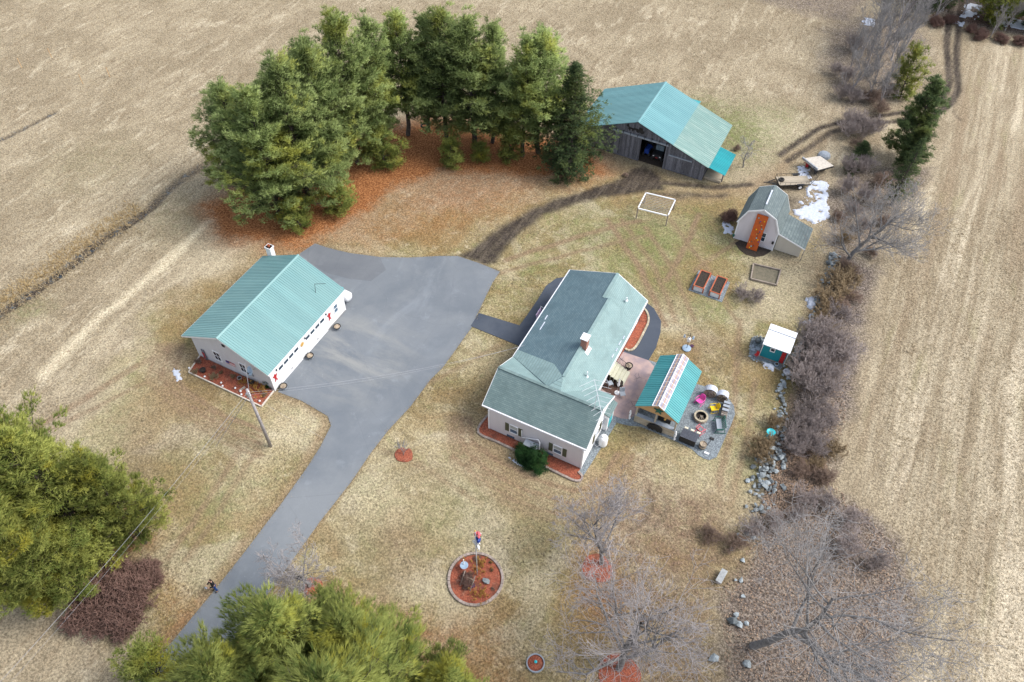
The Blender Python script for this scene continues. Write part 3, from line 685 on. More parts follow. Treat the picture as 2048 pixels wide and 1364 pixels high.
# ---------------------------------------------------------------- building helpers
def roof_panel(parent, a, b, y0, y1, mat, rib=0.23, h=0.034, name='roof_panel', label=None, axis='x', seam=0.0):
    """a, b = (p, z) at ridge and eave; the sheet spans y0..y1 across; axis 'x': slope runs along x"""
    prof = []
    n = max(1, round((y1 - y0) / rib)); s = (y1 - y0) / n
    for i in range(n):
        y = y0 + i * s
        prof += [(y, 0), (y + s * 0.36, 0), (y + s * 0.42, h), (y + s * 0.58, h), (y + s * 0.64, 0)]
    prof.append((y1, 0))
    mb = MB(); k = len(prof); nz = Vector((-(b[1] - a[1]), 0, (b[0] - a[0]))); L = nz.length; nz /= L
    if nz.z < 0: nz = -nz
    for (p, z) in (a, b):
        for y, q in prof:
            X = (p + nz.x * q, y, z + nz.z * q); mb.v.append(X if axis == 'x' else (X[1], X[0], X[2]))
    for (p, z) in (a, b):
        for y in (y0, y1):
            X = (p - nz.x * 0.03, y, z - nz.z * 0.03); mb.v.append(X if axis == 'x' else (X[1], X[0], X[2]))
    for i in range(k - 1):
        mb.f.append((i, i + 1, k + i + 1, k + i)); mb.m.append(0)
    q = 2 * k
    mb.f.append((q, q + 2, q + 3, q + 1)); mb.m.append(0)
    mb.f.append((k, 2 * k - 1, q + 3, q + 2)); mb.m.append(0)
    return mb.build(name, mat, parent, label)

def roof_panels(parent, a, b, y0, y1, w, mat, axis='x', rib=0.23):
    n = max(1, round((y1 - y0) / w)); s = (y1 - y0) / n
    for i in range(n):
        roof_panel(parent, a, b, y0 + i * s + 0.004, y0 + (i + 1) * s - 0.004, mat, rib, axis=axis)

def window(parent, plane, c, u0, u1, z0, z1, out, fr='white', rows=2, cols=1, gl='glass', name='window', blind=False):
    """plane 'x' or 'y': wall at that coordinate = c, facing `out` (+1/-1); u is the other axis"""
    def B(mb, ua, ub, za, zb, d0, d1):
        lo, hi = sorted((c + out * d0, c + out * d1))
        if plane == 'y': mb.box(ua, ub, lo, hi, za, zb)
        else: mb.box(lo, hi, ua, ub, za, zb)
    w = 0.07; f = MB()
    B(f, u0, u1, z1 - w, z1, 0, 0.06); B(f, u0, u1, z0, z0 + w, 0, 0.075)
    B(f, u0, u0 + w, z0 + w, z1 - w, 0, 0.055); B(f, u1 - w, u1, z0 + w, z1 - w, 0, 0.055)
    for r in range(1, rows):
        z = z0 + (z1 - z0) * r / rows; B(f, u0 + w, u1 - w, z - 0.02, z + 0.02, 0, 0.045)
    for q in range(1, cols):
        u = u0 + (u1 - u0) * q / cols; B(f, u - 0.015, u + 0.015, z0 + w, z1 - w, 0, 0.042)
    o = f.build(name, M[fr], parent)
    for r in range(rows):
        g = MB(); za = z0 + w + (z1 - z0 - 2 * w) * r / rows; zb = z0 + w + (z1 - z0 - 2 * w) * (r + 1) / rows
        B(g, u0 + w, u1 - w, za + 0.01, zb - 0.01, 0.004, 0.02)
        g.build('pane', M['blind'] if (blind and r == rows - 1) else M[gl], o)
    return o

def fascia(parent, pts, w, h, mat='white', name='fascia'):
    for a, b in zip(pts[:-1], pts[1:]): MB().beam(a, b, w, h).build(name, M[mat], parent)

# ---------------------------------------------------------------- garage
def build_garage():
    t = thing('garage', 'long white garage with green metal gable roof and two garage doors facing the driveway', 'garage', (-43.3, 34.6, 0))
    x0, x1, y0, y1 = -47.85, -38.8, 28.9, 40.3
    rx, rz, ez = -43.7, 5.26, 2.80; lx, ex = -48.75, -38.62
    def zr(x): return rz - (rz - ez) * (abs(x - rx) / (rx - lx if x < rx else ex - rx)) - 0.06
    prof = [(x0, 0), (x1, 0), (x1, zr(x1)), (rx, zr(rx)), (x0, zr(x0))]
    mb = MB().xprism(prof, y0, y1, 'y'); mb.build('wall', M['siding_garage'], t)
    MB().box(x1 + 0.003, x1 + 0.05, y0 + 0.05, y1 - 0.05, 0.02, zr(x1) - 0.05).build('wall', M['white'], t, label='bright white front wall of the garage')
    MB().box(x0 - 0.02, x1 + 0.06, y0 - 0.02, y1 + 0.02, -0.1, 0.14).build('foundation', M['concrete'], t)
    ya, yb = 28.6, 40.68
    roof_panels(t, (rx, rz), (lx, ez), ya, yb, 0.92, M['metal_garage'])
    roof_panels(t, (rx, rz), (ex, ez), ya, yb, 0.92, M['metal_garage'])
    MB().hexa([(rx - 0.16, ya - 0.02, rz - 0.03), (rx + 0.16, ya - 0.02, rz - 0.03), (rx + 0.16, yb + 0.02, rz - 0.03), (rx - 0.16, yb + 0.02, rz - 0.03),
               (rx - 0.02, ya - 0.02, rz + 0.06), (rx + 0.02, ya - 0.02, rz + 0.06), (rx + 0.02, yb + 0.02, rz + 0.06), (rx - 0.02, yb + 0.02, rz + 0.06)]).build('ridge_cap', M['metal_garage'], t)
    for y in (ya + 0.03, yb - 0.03):
        fascia(t, [(lx + .02, y, ez - 0.11), (rx, y, rz - 0.11), (ex - .02, y, ez - 0.11)], 0.05, 0.16)
    MB().box(ex - 0.01, ex + 0.09, ya, yb, ez - 0.15, ez - 0.03).build('gutter', M['white_gutter'], t)
    MB().box(lx - 0.05, lx + 0.02, ya, yb, ez - 0.16, ez - 0.03).build('gutter', M['white_gutter'], t)
    for y in (y0, y1): MB().box(x1 - 0.03, x1 + 0.07, y - 0.05, y + 0.05, 0.03, zr(x1) - 0.06).build('corner_trim', M['white'], t)
    # garage doors
    for (a, b) in ((29.95, 33.05), (34.05, 37.15)):
        d = MB().box(x1 + 0.055, x1 + 0.075, a - 0.12, b + 0.12, 0.02, 2.38).build('garage_door', M['white'], t)
        for r in range(4):
            z0 = 0.04 + r * 0.56
            for k in range(4):
                w = (b - a) / 4; ua = a + k * w + 0.05; ub = a + (k + 1) * w - 0.05
                if r == 3:
                    q = MB().box(x1 + 0.08, x1 + 0.095, ua + .05, ub - .05, z0 + 0.10, z0 + 0.42)
                    q.build('window', M['glass'], d)
                else:
                    MB().box(x1 + 0.078, x1 + 0.098, ua, ub, z0 + 0.06, z0 + 0.50).build('panel', M['white'], d)
        MB().box(x1 + 0.10, x1 + 0.13, (a + b) / 2 - .15, (a + b) / 2 + .15, 0.5, 0.54).build('handle', M['black'], d)
    window(t, 'x', x1 + 0.05, 38.65, 39.25, 1.05, 2.2, 1, gl='glass_light')
    window(t, 'y', y0, -45.55, -44.7, 0.85, 2.2, -1, cols=2)
    window(t, 'y', y0, -42.45, -41.65, 0.85, 2.2, -1, cols=2)
    # wall lamps over the doors
    for y in (29.75, 33.55 + .5, 37.45):
        MB().box(x1 + 0.05, x1 + 0.15, y - 0.05, y + 0.05, 2.15, 2.33).build('wall_lamp', M['black'], t)
    # side gable brackets / vent
    MB().box(-43.75, -43.45, y0 - 0.06, y0, 3.8, 4.1).build('vent', M['black'], t)
    for x in (-41.2,): MB().box(x - .2, x + .2, y0 - 0.08, y0, 0.9, 1.5).build('meter_box', M['grey_box'], t)
    # chimney beside the left wall
    c = MB().box(-48.1, -47.5, 40.72, 41.25, 0, 4.3).box(-48.16, -47.44, 40.66, 41.31, 4.12, 4.3).build('chimney', M['white_block'], t)
    MB().lathe((-47.8, 40.98, 4.3), [(0.13, 0), (0.13, 0.22), (0.10, 0.22), (0.10, 0.0)], 12).build('flue', M['bed_orange'], c)
    return t
garage = build_garage()

# ---------------------------------------------------------------- house
def build_house():
    t = thing('house', 'single storey white house with blue green shingled main roof, front wing and brick chimney', 'house', (-15, 42, 0))
    X0, X1, Y0 = -19.1, -10.07, 34.4
    # front wing body
    mb = MB().xprism([(Y0, 0.1), (40.2, 0.1), (40.2, 3.15), (37.55, 4.85), (Y0, 3.05)], X0, X1, 'x')
    mb.build('wall', M['siding'], t)
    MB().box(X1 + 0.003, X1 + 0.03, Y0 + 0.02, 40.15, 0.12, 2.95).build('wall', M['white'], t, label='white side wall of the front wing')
    MB().box(X0 + 0.05, X1 - 0.05, Y0 + 0.05, 40.1, -0.1, 0.12).box(X0 + 0.05, -11.9, 40.1, 52.5, -0.1, 0.12).build('foundation', M['concrete'], t)
    # main body
    yb = 52.6
    MB().xprism([(-19.15, 0.1), (-11.85, 0.1), (-11.85, 3.1), (-14.2, 5.15), (-19.15, 3.35)], 40.3, 49.35, 'y').xprism([(-19.15, 0.1), (-11.85, 0.1), (-11.85, 3.1), (-14.8, 4.95), (-19.15, 3.35)], 49.35, yb, 'y').build('wall', M['siding'], t)
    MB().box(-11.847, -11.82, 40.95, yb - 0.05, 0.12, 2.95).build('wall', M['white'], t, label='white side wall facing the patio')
    # roofs : slabs with thickness
    def plane(name, pts, mat, th=0.09, label=None):
        mb = MB(); n = len(pts); a, b, c = [Vector(q) for q in pts[:3]]; nn = (b - a).cross(c - a).normalized()
        if nn.z < 0: nn = -nn
        k = 0; mb.v = [tuple(q) for q in pts] + [tuple(Vector(q) - nn * th) for q in pts]
        ar = sum(pts[i][0] * pts[(i + 1) % n][1] - pts[(i + 1) % n][0] * pts[i][1] for i in range(n))
        up = tuple(range(n)); dn = tuple(range(2 * n - 1, n - 1, -1))
        if ar < 0: up = up[::-1]; dn = dn[::-1]
        mb.f = [up, dn] + [(i, (i + 1) % n, n + (i + 1) % n, n + i) for i in range(n)]; mb.m = [0] * len(mb.f)
        return mb.build(name, mat, t, label)
    zl = lambda x: 3.37 + 0.37 * (x + 19.75)
    rW = 37.55; zW = 5.08
    zb = lambda y: zW - 0.60 * (y - rW)
    yS = 49.4
    # valley between wing back slope and main left slope
    v0 = (-19.75, rW + (zW - zl(-19.75)) / 0.60, zl(-19.75)); xv = -19.75 + (zW - 3.37) / 0.37
    v1 = (xv, rW, zW)
    plane('roof_slope', [(-19.75, v0[1], zl(-19.75)), (-19.75, 53.0, zl(-19.75)), (-14.8, 53.0, zl(-14.8)), (-14.8, yS, zl(-14.8)), (-14.2, yS, zl(-14.2)), (-14.2, 39.0, zl(-14.2)), (xv, rW + 0.02, zW)], M['shingle_shaded'])
    # right slopes of the main roof
    ze = 3.02
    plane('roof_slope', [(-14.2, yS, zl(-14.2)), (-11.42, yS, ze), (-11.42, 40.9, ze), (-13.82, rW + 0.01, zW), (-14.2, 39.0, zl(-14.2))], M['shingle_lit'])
    plane('roof_slope', [(-14.2, 39.0, zl(-14.2)), (xv, rW + 0.01, zW), (-13.82, rW + 0.01, zW)], M['shingle_wing_lit'])
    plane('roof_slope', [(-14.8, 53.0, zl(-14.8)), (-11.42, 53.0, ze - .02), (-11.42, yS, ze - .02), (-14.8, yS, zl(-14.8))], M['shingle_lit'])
    MB().xprism([(-14.82, zl(-14.8) - 0.1), (-14.2, zl(-14.2) - 0.02), (-11.5, ze - 0.02), (-11.5, ze - .1)], yS - 0.02, yS + 0.0, 'y').build('step_flashing', M['shingle_lit'], t)
    for p, q in (((-14.2, yS + .02, zl(-14.2) + .01), (-14.2, 39.0, zl(-14.2) + .01)), ((-14.8, 53.02, zl(-14.8) + .01), (-14.8, yS, zl(-14.8) + .01))):
        MB().beam(p, q, 0.26, 0.045).build('ridge_cap', M['shingle_lit'], t)
    # wing roof
    xr = -9.88
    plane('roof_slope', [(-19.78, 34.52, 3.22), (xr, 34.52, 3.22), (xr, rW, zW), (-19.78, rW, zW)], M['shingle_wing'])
    plane('roof_slope', [(-19.78, rW, zW), (xr, rW, zW), (xr, 40.7, zb(40.7)), (-13.0, 40.7, zb(40.7)), (-19.75, v0[1], zb(v0[1]))], M['shingle_wing_lit'])
    # pale sheet on the main slope, painting in the sunlit back slope of the wing
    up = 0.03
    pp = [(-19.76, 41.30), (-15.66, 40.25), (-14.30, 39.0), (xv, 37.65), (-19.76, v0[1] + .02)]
    plane('sunlit_roof_sheet', [(x, y, zl(x) + up) for x, y in pp], M['shingle_lit'], 0.03, label='pale sheet beside the valley painted as sunlit wing roof')
    MB().beam((-19.8, rW, zW + .01), (xr + .02, rW, zW + .01), 0.26, 0.045).build('ridge_cap', M['shingle_wing'], t)
    # rakes, gutters, corner trims
    fascia(t, [(-19.80, 34.50, 3.10), (-19.80, rW, zW - 0.12), (-19.80, v0[1], v0[2] - 0.12)], 0.05, 0.18)
    fascia(t, [(xr + .03, 34.50, 3.10), (xr + .03, rW, zW - 0.12), (xr + .03, 40.72, zb(40.7) - 0.12)], 0.05, 0.18)
    MB().box(-19.80, xr + .02, 34.40, 34.52, 3.08, 3.20).build('gutter', M['white_gutter'], t)
    MB().box(-19.85, -19.74, v0[1] + .05, 53.0, 3.22, 3.36).build('gutter', M['white_gutter'], t)
    MB().box(-11.44, -11.33, 40.8, 53.0, 2.88, 3.01).build('gutter', M['white_gutter'], t)
    fascia(t, [(-19.75, 53.03, 3.25), (-14.8, 53.03, zl(-14.8) - .12), (-11.42, 53.03, ze - .12)], 0.05, 0.18)
    MB().box(-11.85, -11.44, 41.0, yb, 2.84, 2.87).build('soffit', M['white'], t)
    for x, y in ((X0, Y0), (X1, Y0), (X1, 40.2)): MB().box(x - 0.06, x + 0.06, y - 0.06, y + 0.06, 0.12, 3.0).build('corner_trim', M['white'], t)
    # loose strips of snow along the eaves
    for x, y0, y1 in ((-18.95, 44.2, 45.3), (-19.1, 45.6, 46.2)): MB().box(x, x + .09, y0, y1, zl(x) - .01, zl(x) + 0.035).build('snow_strip', M['snow'], t)
    for i, (x, y0, y1) in enumerate(((-11.75, 44.5, 45.0), (-11.72, 45.4, 45.8), (-11.75, 46.2, 46.8), (-11.7, 47.1, 47.5))):
        z = ze + (-11.42 - x) * 0.86; MB().box(x, x + .08, y0, y1, z - 0.02, z + 0.04).build('snow_strip', M['snow'], t)
    # windows and shutters of the front wall
    for (a, b, z0, z1) in ((-17.05, -16.22, 1.0, 2.2), (-12.8, -11.95, 0.85, 2.05)):
        w = window(t, 'y', Y0, a, b, z0, z1, -1, gl='glass_light', blind=True)
        for (p, q) in ((a - 0.42, a - 0.06), (b + 0.06, b + 0.42)):
            s = MB().box(p, q, Y0 - 0.05, Y0, z0 + .02, z1 - .02)
            for k in range(10): s.box(p + 0.04, q - 0.04, Y0 - 0.065, Y0 - 0.045, z0 + 0.06 + k * 0.11, z0 + 0.12 + k * 0.11)
            s.build('shutter', M['shutter'], t)
    for (a, b) in ((37.0, 37.9), (38.5, 39.2)):
        window(t, 'x', X1 + 0.03, a, b, 0.9, 2.1, 1, gl='glass_light')
        for p in (a - .38, b + .04): MB().box(X1 + .03, X1 + .08, p, p + .34, .92, 2.08).build('shutter', M['shutter'], t)
    for x in (-17.3, -13.5): MB().box(x, x + .75, Y0 - .03, Y0 + .01, 0.14, 0.42).build('basement_window', M['glass_light'], t)
    for y in (43.2, 47.6, 50.2): window(t, 'x', -11.82, y, y + 0.9, 1.0, 2.1, 1, gl='glass_light')
    for y in (42.2, 45.0, 49.5): window(t, 'x', -19.15, y, y + 0.9, 1.0, 2.2, -1, gl='glass_light')
    d = MB().box(-11.82, -11.77, 44.7, 45.7, 0.85, 2.85).build('door', M['white'], t); MB().box(-11.77, -11.72, 44.8, 44.86, 1.8, 1.9).build('handle', M['black'], d)
    # entry bump-out at the back corner of the wing
    e = MB().box(-10.04, -9.62, 39.0, 40.55, 0.05, 2.35).build('entry', M['white'], t)
    MB().hexa([(-10.06, 38.9, 2.55), (-9.45, 38.9, 2.32), (-9.45, 40.7, 2.32), (-10.06, 40.7, 2.55), (-10.06, 38.9, 2.72), (-9.45, 38.9, 2.42), (-9.45, 40.7, 2.42), (-10.06, 40.7, 2.72)]).build('entry_roof', M['shingle_wing'], e)
    MB().box(-9.62, -9.58, 39.3, 40.1, 0.3, 2.1).build('entry_window', M['turquoise'], e, label='teal glazed door')
    # brick chimney
    c = MB().box(-14.28, -13.72, 42.75, 43.4, 4.3, 6.35).build('chimney', M['brick'], t)
    MB().box(-14.36, -13.64, 42.66, 43.48, 6.5, 6.56).build('chimney_cap', M['white'], c, label='flat white metal cap')
    q = MB()
    for x in (-14.22, -13.8):
        for y in (42.82, 43.3): q.box(x, x + .03, y, y + .03, 6.34, 6.5)
    q.build('cap_leg', M['white'], c)
    MB().hexa([(-13.74, 42.6, 4.96), (-13.42, 42.6, 4.70), (-13.42, 43.5, 4.70), (-13.74, 43.5, 4.96), (-13.74, 42.6, 5.04), (-13.42, 42.6, 4.78), (-13.42, 43.5, 4.78), (-13.74, 43.5, 5.04)]).build('flashing', M['white_gutter'], c)
    # vent pipes
    for (x, y, h) in ((-12.7, 40.9, 0.65), (-12.95, 50.9, 0.35)):
        z = ze + (-11.42 - x) * 0.86
        MB().lathe((x, y, z - .1), [(0.055, 0), (0.055, h + .1), (0.0, h + .1)], 10).lathe((x, y, z - .02), [(0.16, -0.03), (0.06, 0.08)], 10).build('vent_pipe', M['white'], t)
    return t
house = build_house()

# ---------------------------------------------------------------- barn
def build_barn():
    t = thing('barn', 'weathered grey board barn with teal and faded green metal roof and open doorway', 'barn', (-20, 81, 0))
    xl, xr, yf, yk = -28.6, -13.2, 77.0, 85.6
    rx, rz = -21.9, 5.62; ex, ez = -12.68, 2.34; jx = -17.3; jz = rz + (ez - rz) * (jx - rx) / (ex - rx)
    kx, kz = -29.7, 2.3
    def zr(x): return (rz + (ez - rz) * (x - rx) / (ex - rx) if x > rx else rz + (kz - rz) * (x - rx) / (kx - rx)) - 0.07
    ya, yb = 76.55, 86.0
    roof_panels(t, (rx, rz), (kx, kz), ya, yb, 0.92, M['metal_barn'], rib=0.31)
    roof_panels(t, (rx, rz), (jx, jz), ya, yb, 0.92, M['metal_barn'], rib=0.31)
    roof_panels(t, (jx - 0.1, jz - .0), (ex, ez), ya, yb, 0.92, M['metal_barn_old'], rib=0.31)
    MB().hexa([(rx - 0.16, ya, rz - .02), (rx + 0.16, ya, rz - .02), (rx + 0.16, yb, rz - .02), (rx - 0.16, yb, rz - .02), (rx - .02, ya, rz + .06), (rx + .02, ya, rz + .06), (rx + .02, yb, rz + .06), (rx - .02, yb, rz + .06)]).build('ridge_cap', M['metal_barn'], t)
    # vertical boards, front gable with doorway
    d0, d1, dh = -21.3, -18.15, 3.3
    w = 0.22; x = xl; i = 0
    while x < xr - 0.02:
        x2 = min(x + w, xr); za = 0.02
        top0, top1 = zr(x), zr(x2)
        if d0 < (x + x2) / 2 < d1: za = dh
        dy = 0.012 * ((i * 7) % 3)
        MB().hexa([(x + .008, yf - dy, za), (x2 - .008, yf - dy, za), (x2 - .008, yf + .04, za), (x + .008, yf + .04, za),
                   (x + .008, yf - dy, top0), (x2 - .008, yf - dy, top1), (x2 - .008, yf + .04, top1), (x + .008, yf + .04, top0)]).build('board', M['wood_grey'], t)
        x = x2; i += 1
    MB().box(xl, xl + .06, yf + .05, yk, 0, zr(xl)).build('wall', M['wood_grey'], t)
    MB().box(xr - .06, xr, yf + .05, yk, 0, zr(xr)).build('wall', M['wood_grey'], t)
    MB().xprism([(xl, 0), (xr, 0), (xr, zr(xr)), (rx, zr(rx)), (xl, zr(xl))], yk, yk + .06, 'y').build('wall', M['wood_grey'], t)
    MB().box(xl + .1, xr - .1, yf + .1, yk - .05, -0.02, 0.006).build('floor', M['soil'], t)
    for x in (-24, -17.9, -21.4): MB().box(x - .08, x + .08, yf + .06, yf + .22, 0, 3.4).build('post', M['wood_grey'], t)
    MB().box(d1 - .02, d1 + .12, yf - .10, yf + .05, 0, 3.32).build('door_post', M['wood_grey'], t)
    # sliding door, its rail and the closed door on the right
    sd_ = MB().box(-24.6, -21.32, yf - .13, yf - .09, 0.1, 0.2).build('sliding_door', M['wood_grey'], t)
    x = -24.6
    while x < -21.4:
        MB().box(x + .006, x + .264, yf - .12 - .01 * random.random(), yf - .07, 0.08, 3.32).build('board', M['wood_grey'], sd_); x += .27
    rl = MB().box(-24.9, -17.9, yf - .20, yf - .05, 3.36, 3.56).build('door_rail', M['grey_box'], t)
    for k in range(8): MB().box(-24.5 + k * .9, -24.44 + k * .9, yf - .22, yf - .04, 3.40, 3.74).build('bracket', M['black'], rl)
    sd2 = MB().box(-17.62, -14.85, yf - .09, yf - .05, 0.2, 0.3).build('door', M['wood_grey'], t)
    x = -17.62
    while x < -14.95:
        MB().box(x + .006, x + .27, yf - .085 - .01 * random.random(), yf - .04, 0.12, 2.12).build('board', M['wood_grey'], sd2); x += .277
    MB().box(-17.7, -14.8, yf - .15, yf - .03, 2.14, 2.26).build('door_rail', M['grey_box'], sd2)
    # right lean-to with bright teal sheets, open front and deck
    roof_panels(t, (-12.8, 2.25), (-10.68, 1.78), 76.85, 81.3, 0.74, M['metal_teal'], rib=0.25)
    for y in (77.9, 80.9): MB().box(-11.1, -10.98, y, y + .12, 0, 1.8).build('post', M['wood_grey'], t)
    MB().box(-13.15, -11.1, 77.5, 81.2, 0.02, 0.30).build('platform', M['wood_tan'], t)
    MB().box(-13.15, -11.1, 81.2, 81.26, 0.02, 1.9).build('wall', M['wood_grey'], t)
    # rear lean-to peeking out
    roof_panels(t, (86.0, 3.0), (88.9, 2.45), -20.6, -17.7, 0.97, M['metal_teal'], axis='y', rib=0.3)
    for x in (-20.4, -17.9): MB().box(x - .06, x + .06, 88.5, 88.62, 0, 2.45).build('post', M['wood_grey'], t)
    return t
barn = build_barn()
# contents of the barn doorway
def utility_vehicle():
    t = thing('farm_utility_vehicle', 'black farm utility vehicle parked inside the open barn doorway', 'utility vehicle', (-19.3, 79.0, 0))
    x, y = -19.3, 79.0
    b = MB().box(x - .65, x + .65, y - 1.2, y + 1.2, .45, .85).box(x - .6, x + .6, y - 1.25, y - .3, .85, 1.05)
    b.build('body', M['black'], t, bevel=.05)
    MB().box(x - .62, x + .62, y - .3, y + .9, 1.82, 1.88).build('cab_roof', M['black'], t, bevel=.02)
    f = MB()
    for a in (-.6, .56):
        for c in (-.3, .86): f.box(x + a, x + a + .05, y + c, y + c + .05, .85, 1.82)
    f.build('roll_cage', M['black'], t)
    MB().box(x - .5, x + .5, y + .1, y + .7, .9, 1.35).build('seat', M['rubber'], t, bevel=.05)
    MB().hexa([(x - .5, y - .32, 1.1), (x + .5, y - .32, 1.1), (x + .5, y - .29, 1.1), (x - .5, y - .29, 1.1), (x - .5, y - .14, 1.75), (x + .5, y - .14, 1.75), (x + .5, y - .11, 1.75), (x - .5, y - .11, 1.75)]).build('windscreen', M['glass_light'], t)
    for a in (-.72, .5):
        for c in (-.85, .85):
            w = MB().tube((x + a, y + c, .33), (x + a + .22, y + c, .33), .33, n=14).build('wheel', M['rubber'], t)
            MB().tube((x + a - .01, y + c, .33), (x + a + .23, y + c, .33), .16, n=10).build('rim', M['steel'], w)
    for a in (-.5, .34): MB().box(x + a, x + a + .16, y - 1.27, y - 1.24, .8, .9).build('headlight', M['white'], t)
    MB().box(x - .12, x + .12, y - 1.28, y - 1.24, .62, .7).build('badge', M['red'], t)
utility_vehicle()
def blue_tractor():
    x, y = -20.75, 79.2
    t = thing('garden_tractor', 'small blue tractor half hidden in the dark of the barn', 'tractor', (x, y, 0))
    MB().box(x - .28, x + .28, y - 1.1, y + .1, .5, 1.15).build('hood', M['blue'], t, bevel=.06)
    MB().box(x - .3, x + .3, y + .3, y + .8, .75, 1.3).build('seat', M['rubber'], t, bevel=.05)
    MB().box(x - .5, x + .5, y + .2, y + .95, .55, .75).build('fender', M['blue'], t, bevel=.04)
    MB().tube((x, y + .2, 1.1), (x, y + .02, 1.35), .02).build('steering_column', M['black'], t)
    for a, c, r in ((-.62, .6, .48), (.4, .6, .48), (-.45, -.8, .28), (.25, -.8, .28)):
        w = MB().tube((x + a, y + c, r), (x + a + .2, y + c, r), r, n=14).build('wheel', M['rubber'], t)
        MB().tube((x + a - .01, y + c, r), (x + a + .21, y + c, r), r * .5, n=10).build('rim', M['blue'], w)
blue_tractor()
def silhouette(name, label, cat, poly, y, mat, th=0.03, plane='y', holes=None):
    mb = MB()
    if plane == 'y': mb.xprism(poly, y - th, y, 'y')
    else: mb.xprism(poly, y, y + th, 'x')
    c = poly[0]; loc = (c[0], y, c[1]) if plane == 'y' else (y, c[0], c[1])
    o = mb.build(name, mat, None, loc=loc); return tag(o, label, cat)
# horse and buggy cut-out under the gable
s = .36; bx, bz = -23.2, 4.05
hb = [(0, 0), (.25, .05), (.35, .8), (.6, 1.0), (1.9, .95), (2.2, 1.2), (3.4, 1.15), (3.5, 2.0), (4.6, 2.0), (4.7, .9), (5.2, .8), (5.2, .1), (4.8, -.45), (4.2, -.45), (3.8, 0), (3.6, -.3), (3.2, -.5), (2.8, -.2), (2.7, .3), (2.0, .35), (1.75, -.55), (1.5, -.55), (1.45, .3), (1.0, .3), (.85, -.6), (.6, -.6), (.55, .2)]
hb = [(bx + p * s * 1.15 , bz + q * s * .85) for p, q in hb]
hd = [(bx + .3 * s, bz + .8 * s), (bx - .25 * s, bz + 1.0 * s), (bx - .35 * s, bz + 1.3 * s), (bx + .1 * s, bz + 1.9 * s), (bx + .35 * s, bz + 1.8 * s), (bx + .75 * s, bz + .9 * s)]
mb = MB().xprism(hb, 76.93, 76.97, 'y').xprism([(p, q) for p, q in hd], 76.925, 76.965, 'y')
o = mb.build('wall_cutout', M['black'], None, loc=(bx, 76.95, bz)); tag(o, 'black horse and buggy cut-out on the barn gable', 'wall ornament')
# little star ornament on the barn wall, right
def star_poly(cx, cz, r, r2, n=5, rot=PI / 2):
    return [(cx + (r if i % 2 == 0 else r2) * math.cos(rot + i * PI / n), cz + (r if i % 2 == 0 else r2) * math.sin(rot + i * PI / n)) for i in range(2 * n)]
o = MB().xprism(star_poly(-13.85, 1.2, .42, .14), 76.94, 76.97, 'y').build('wall_star', M['wood_grey'], None, loc=(-13.85, 76.95, 1.2)); tag(o, 'weathered wooden star low on the barn wall', 'wall ornament')

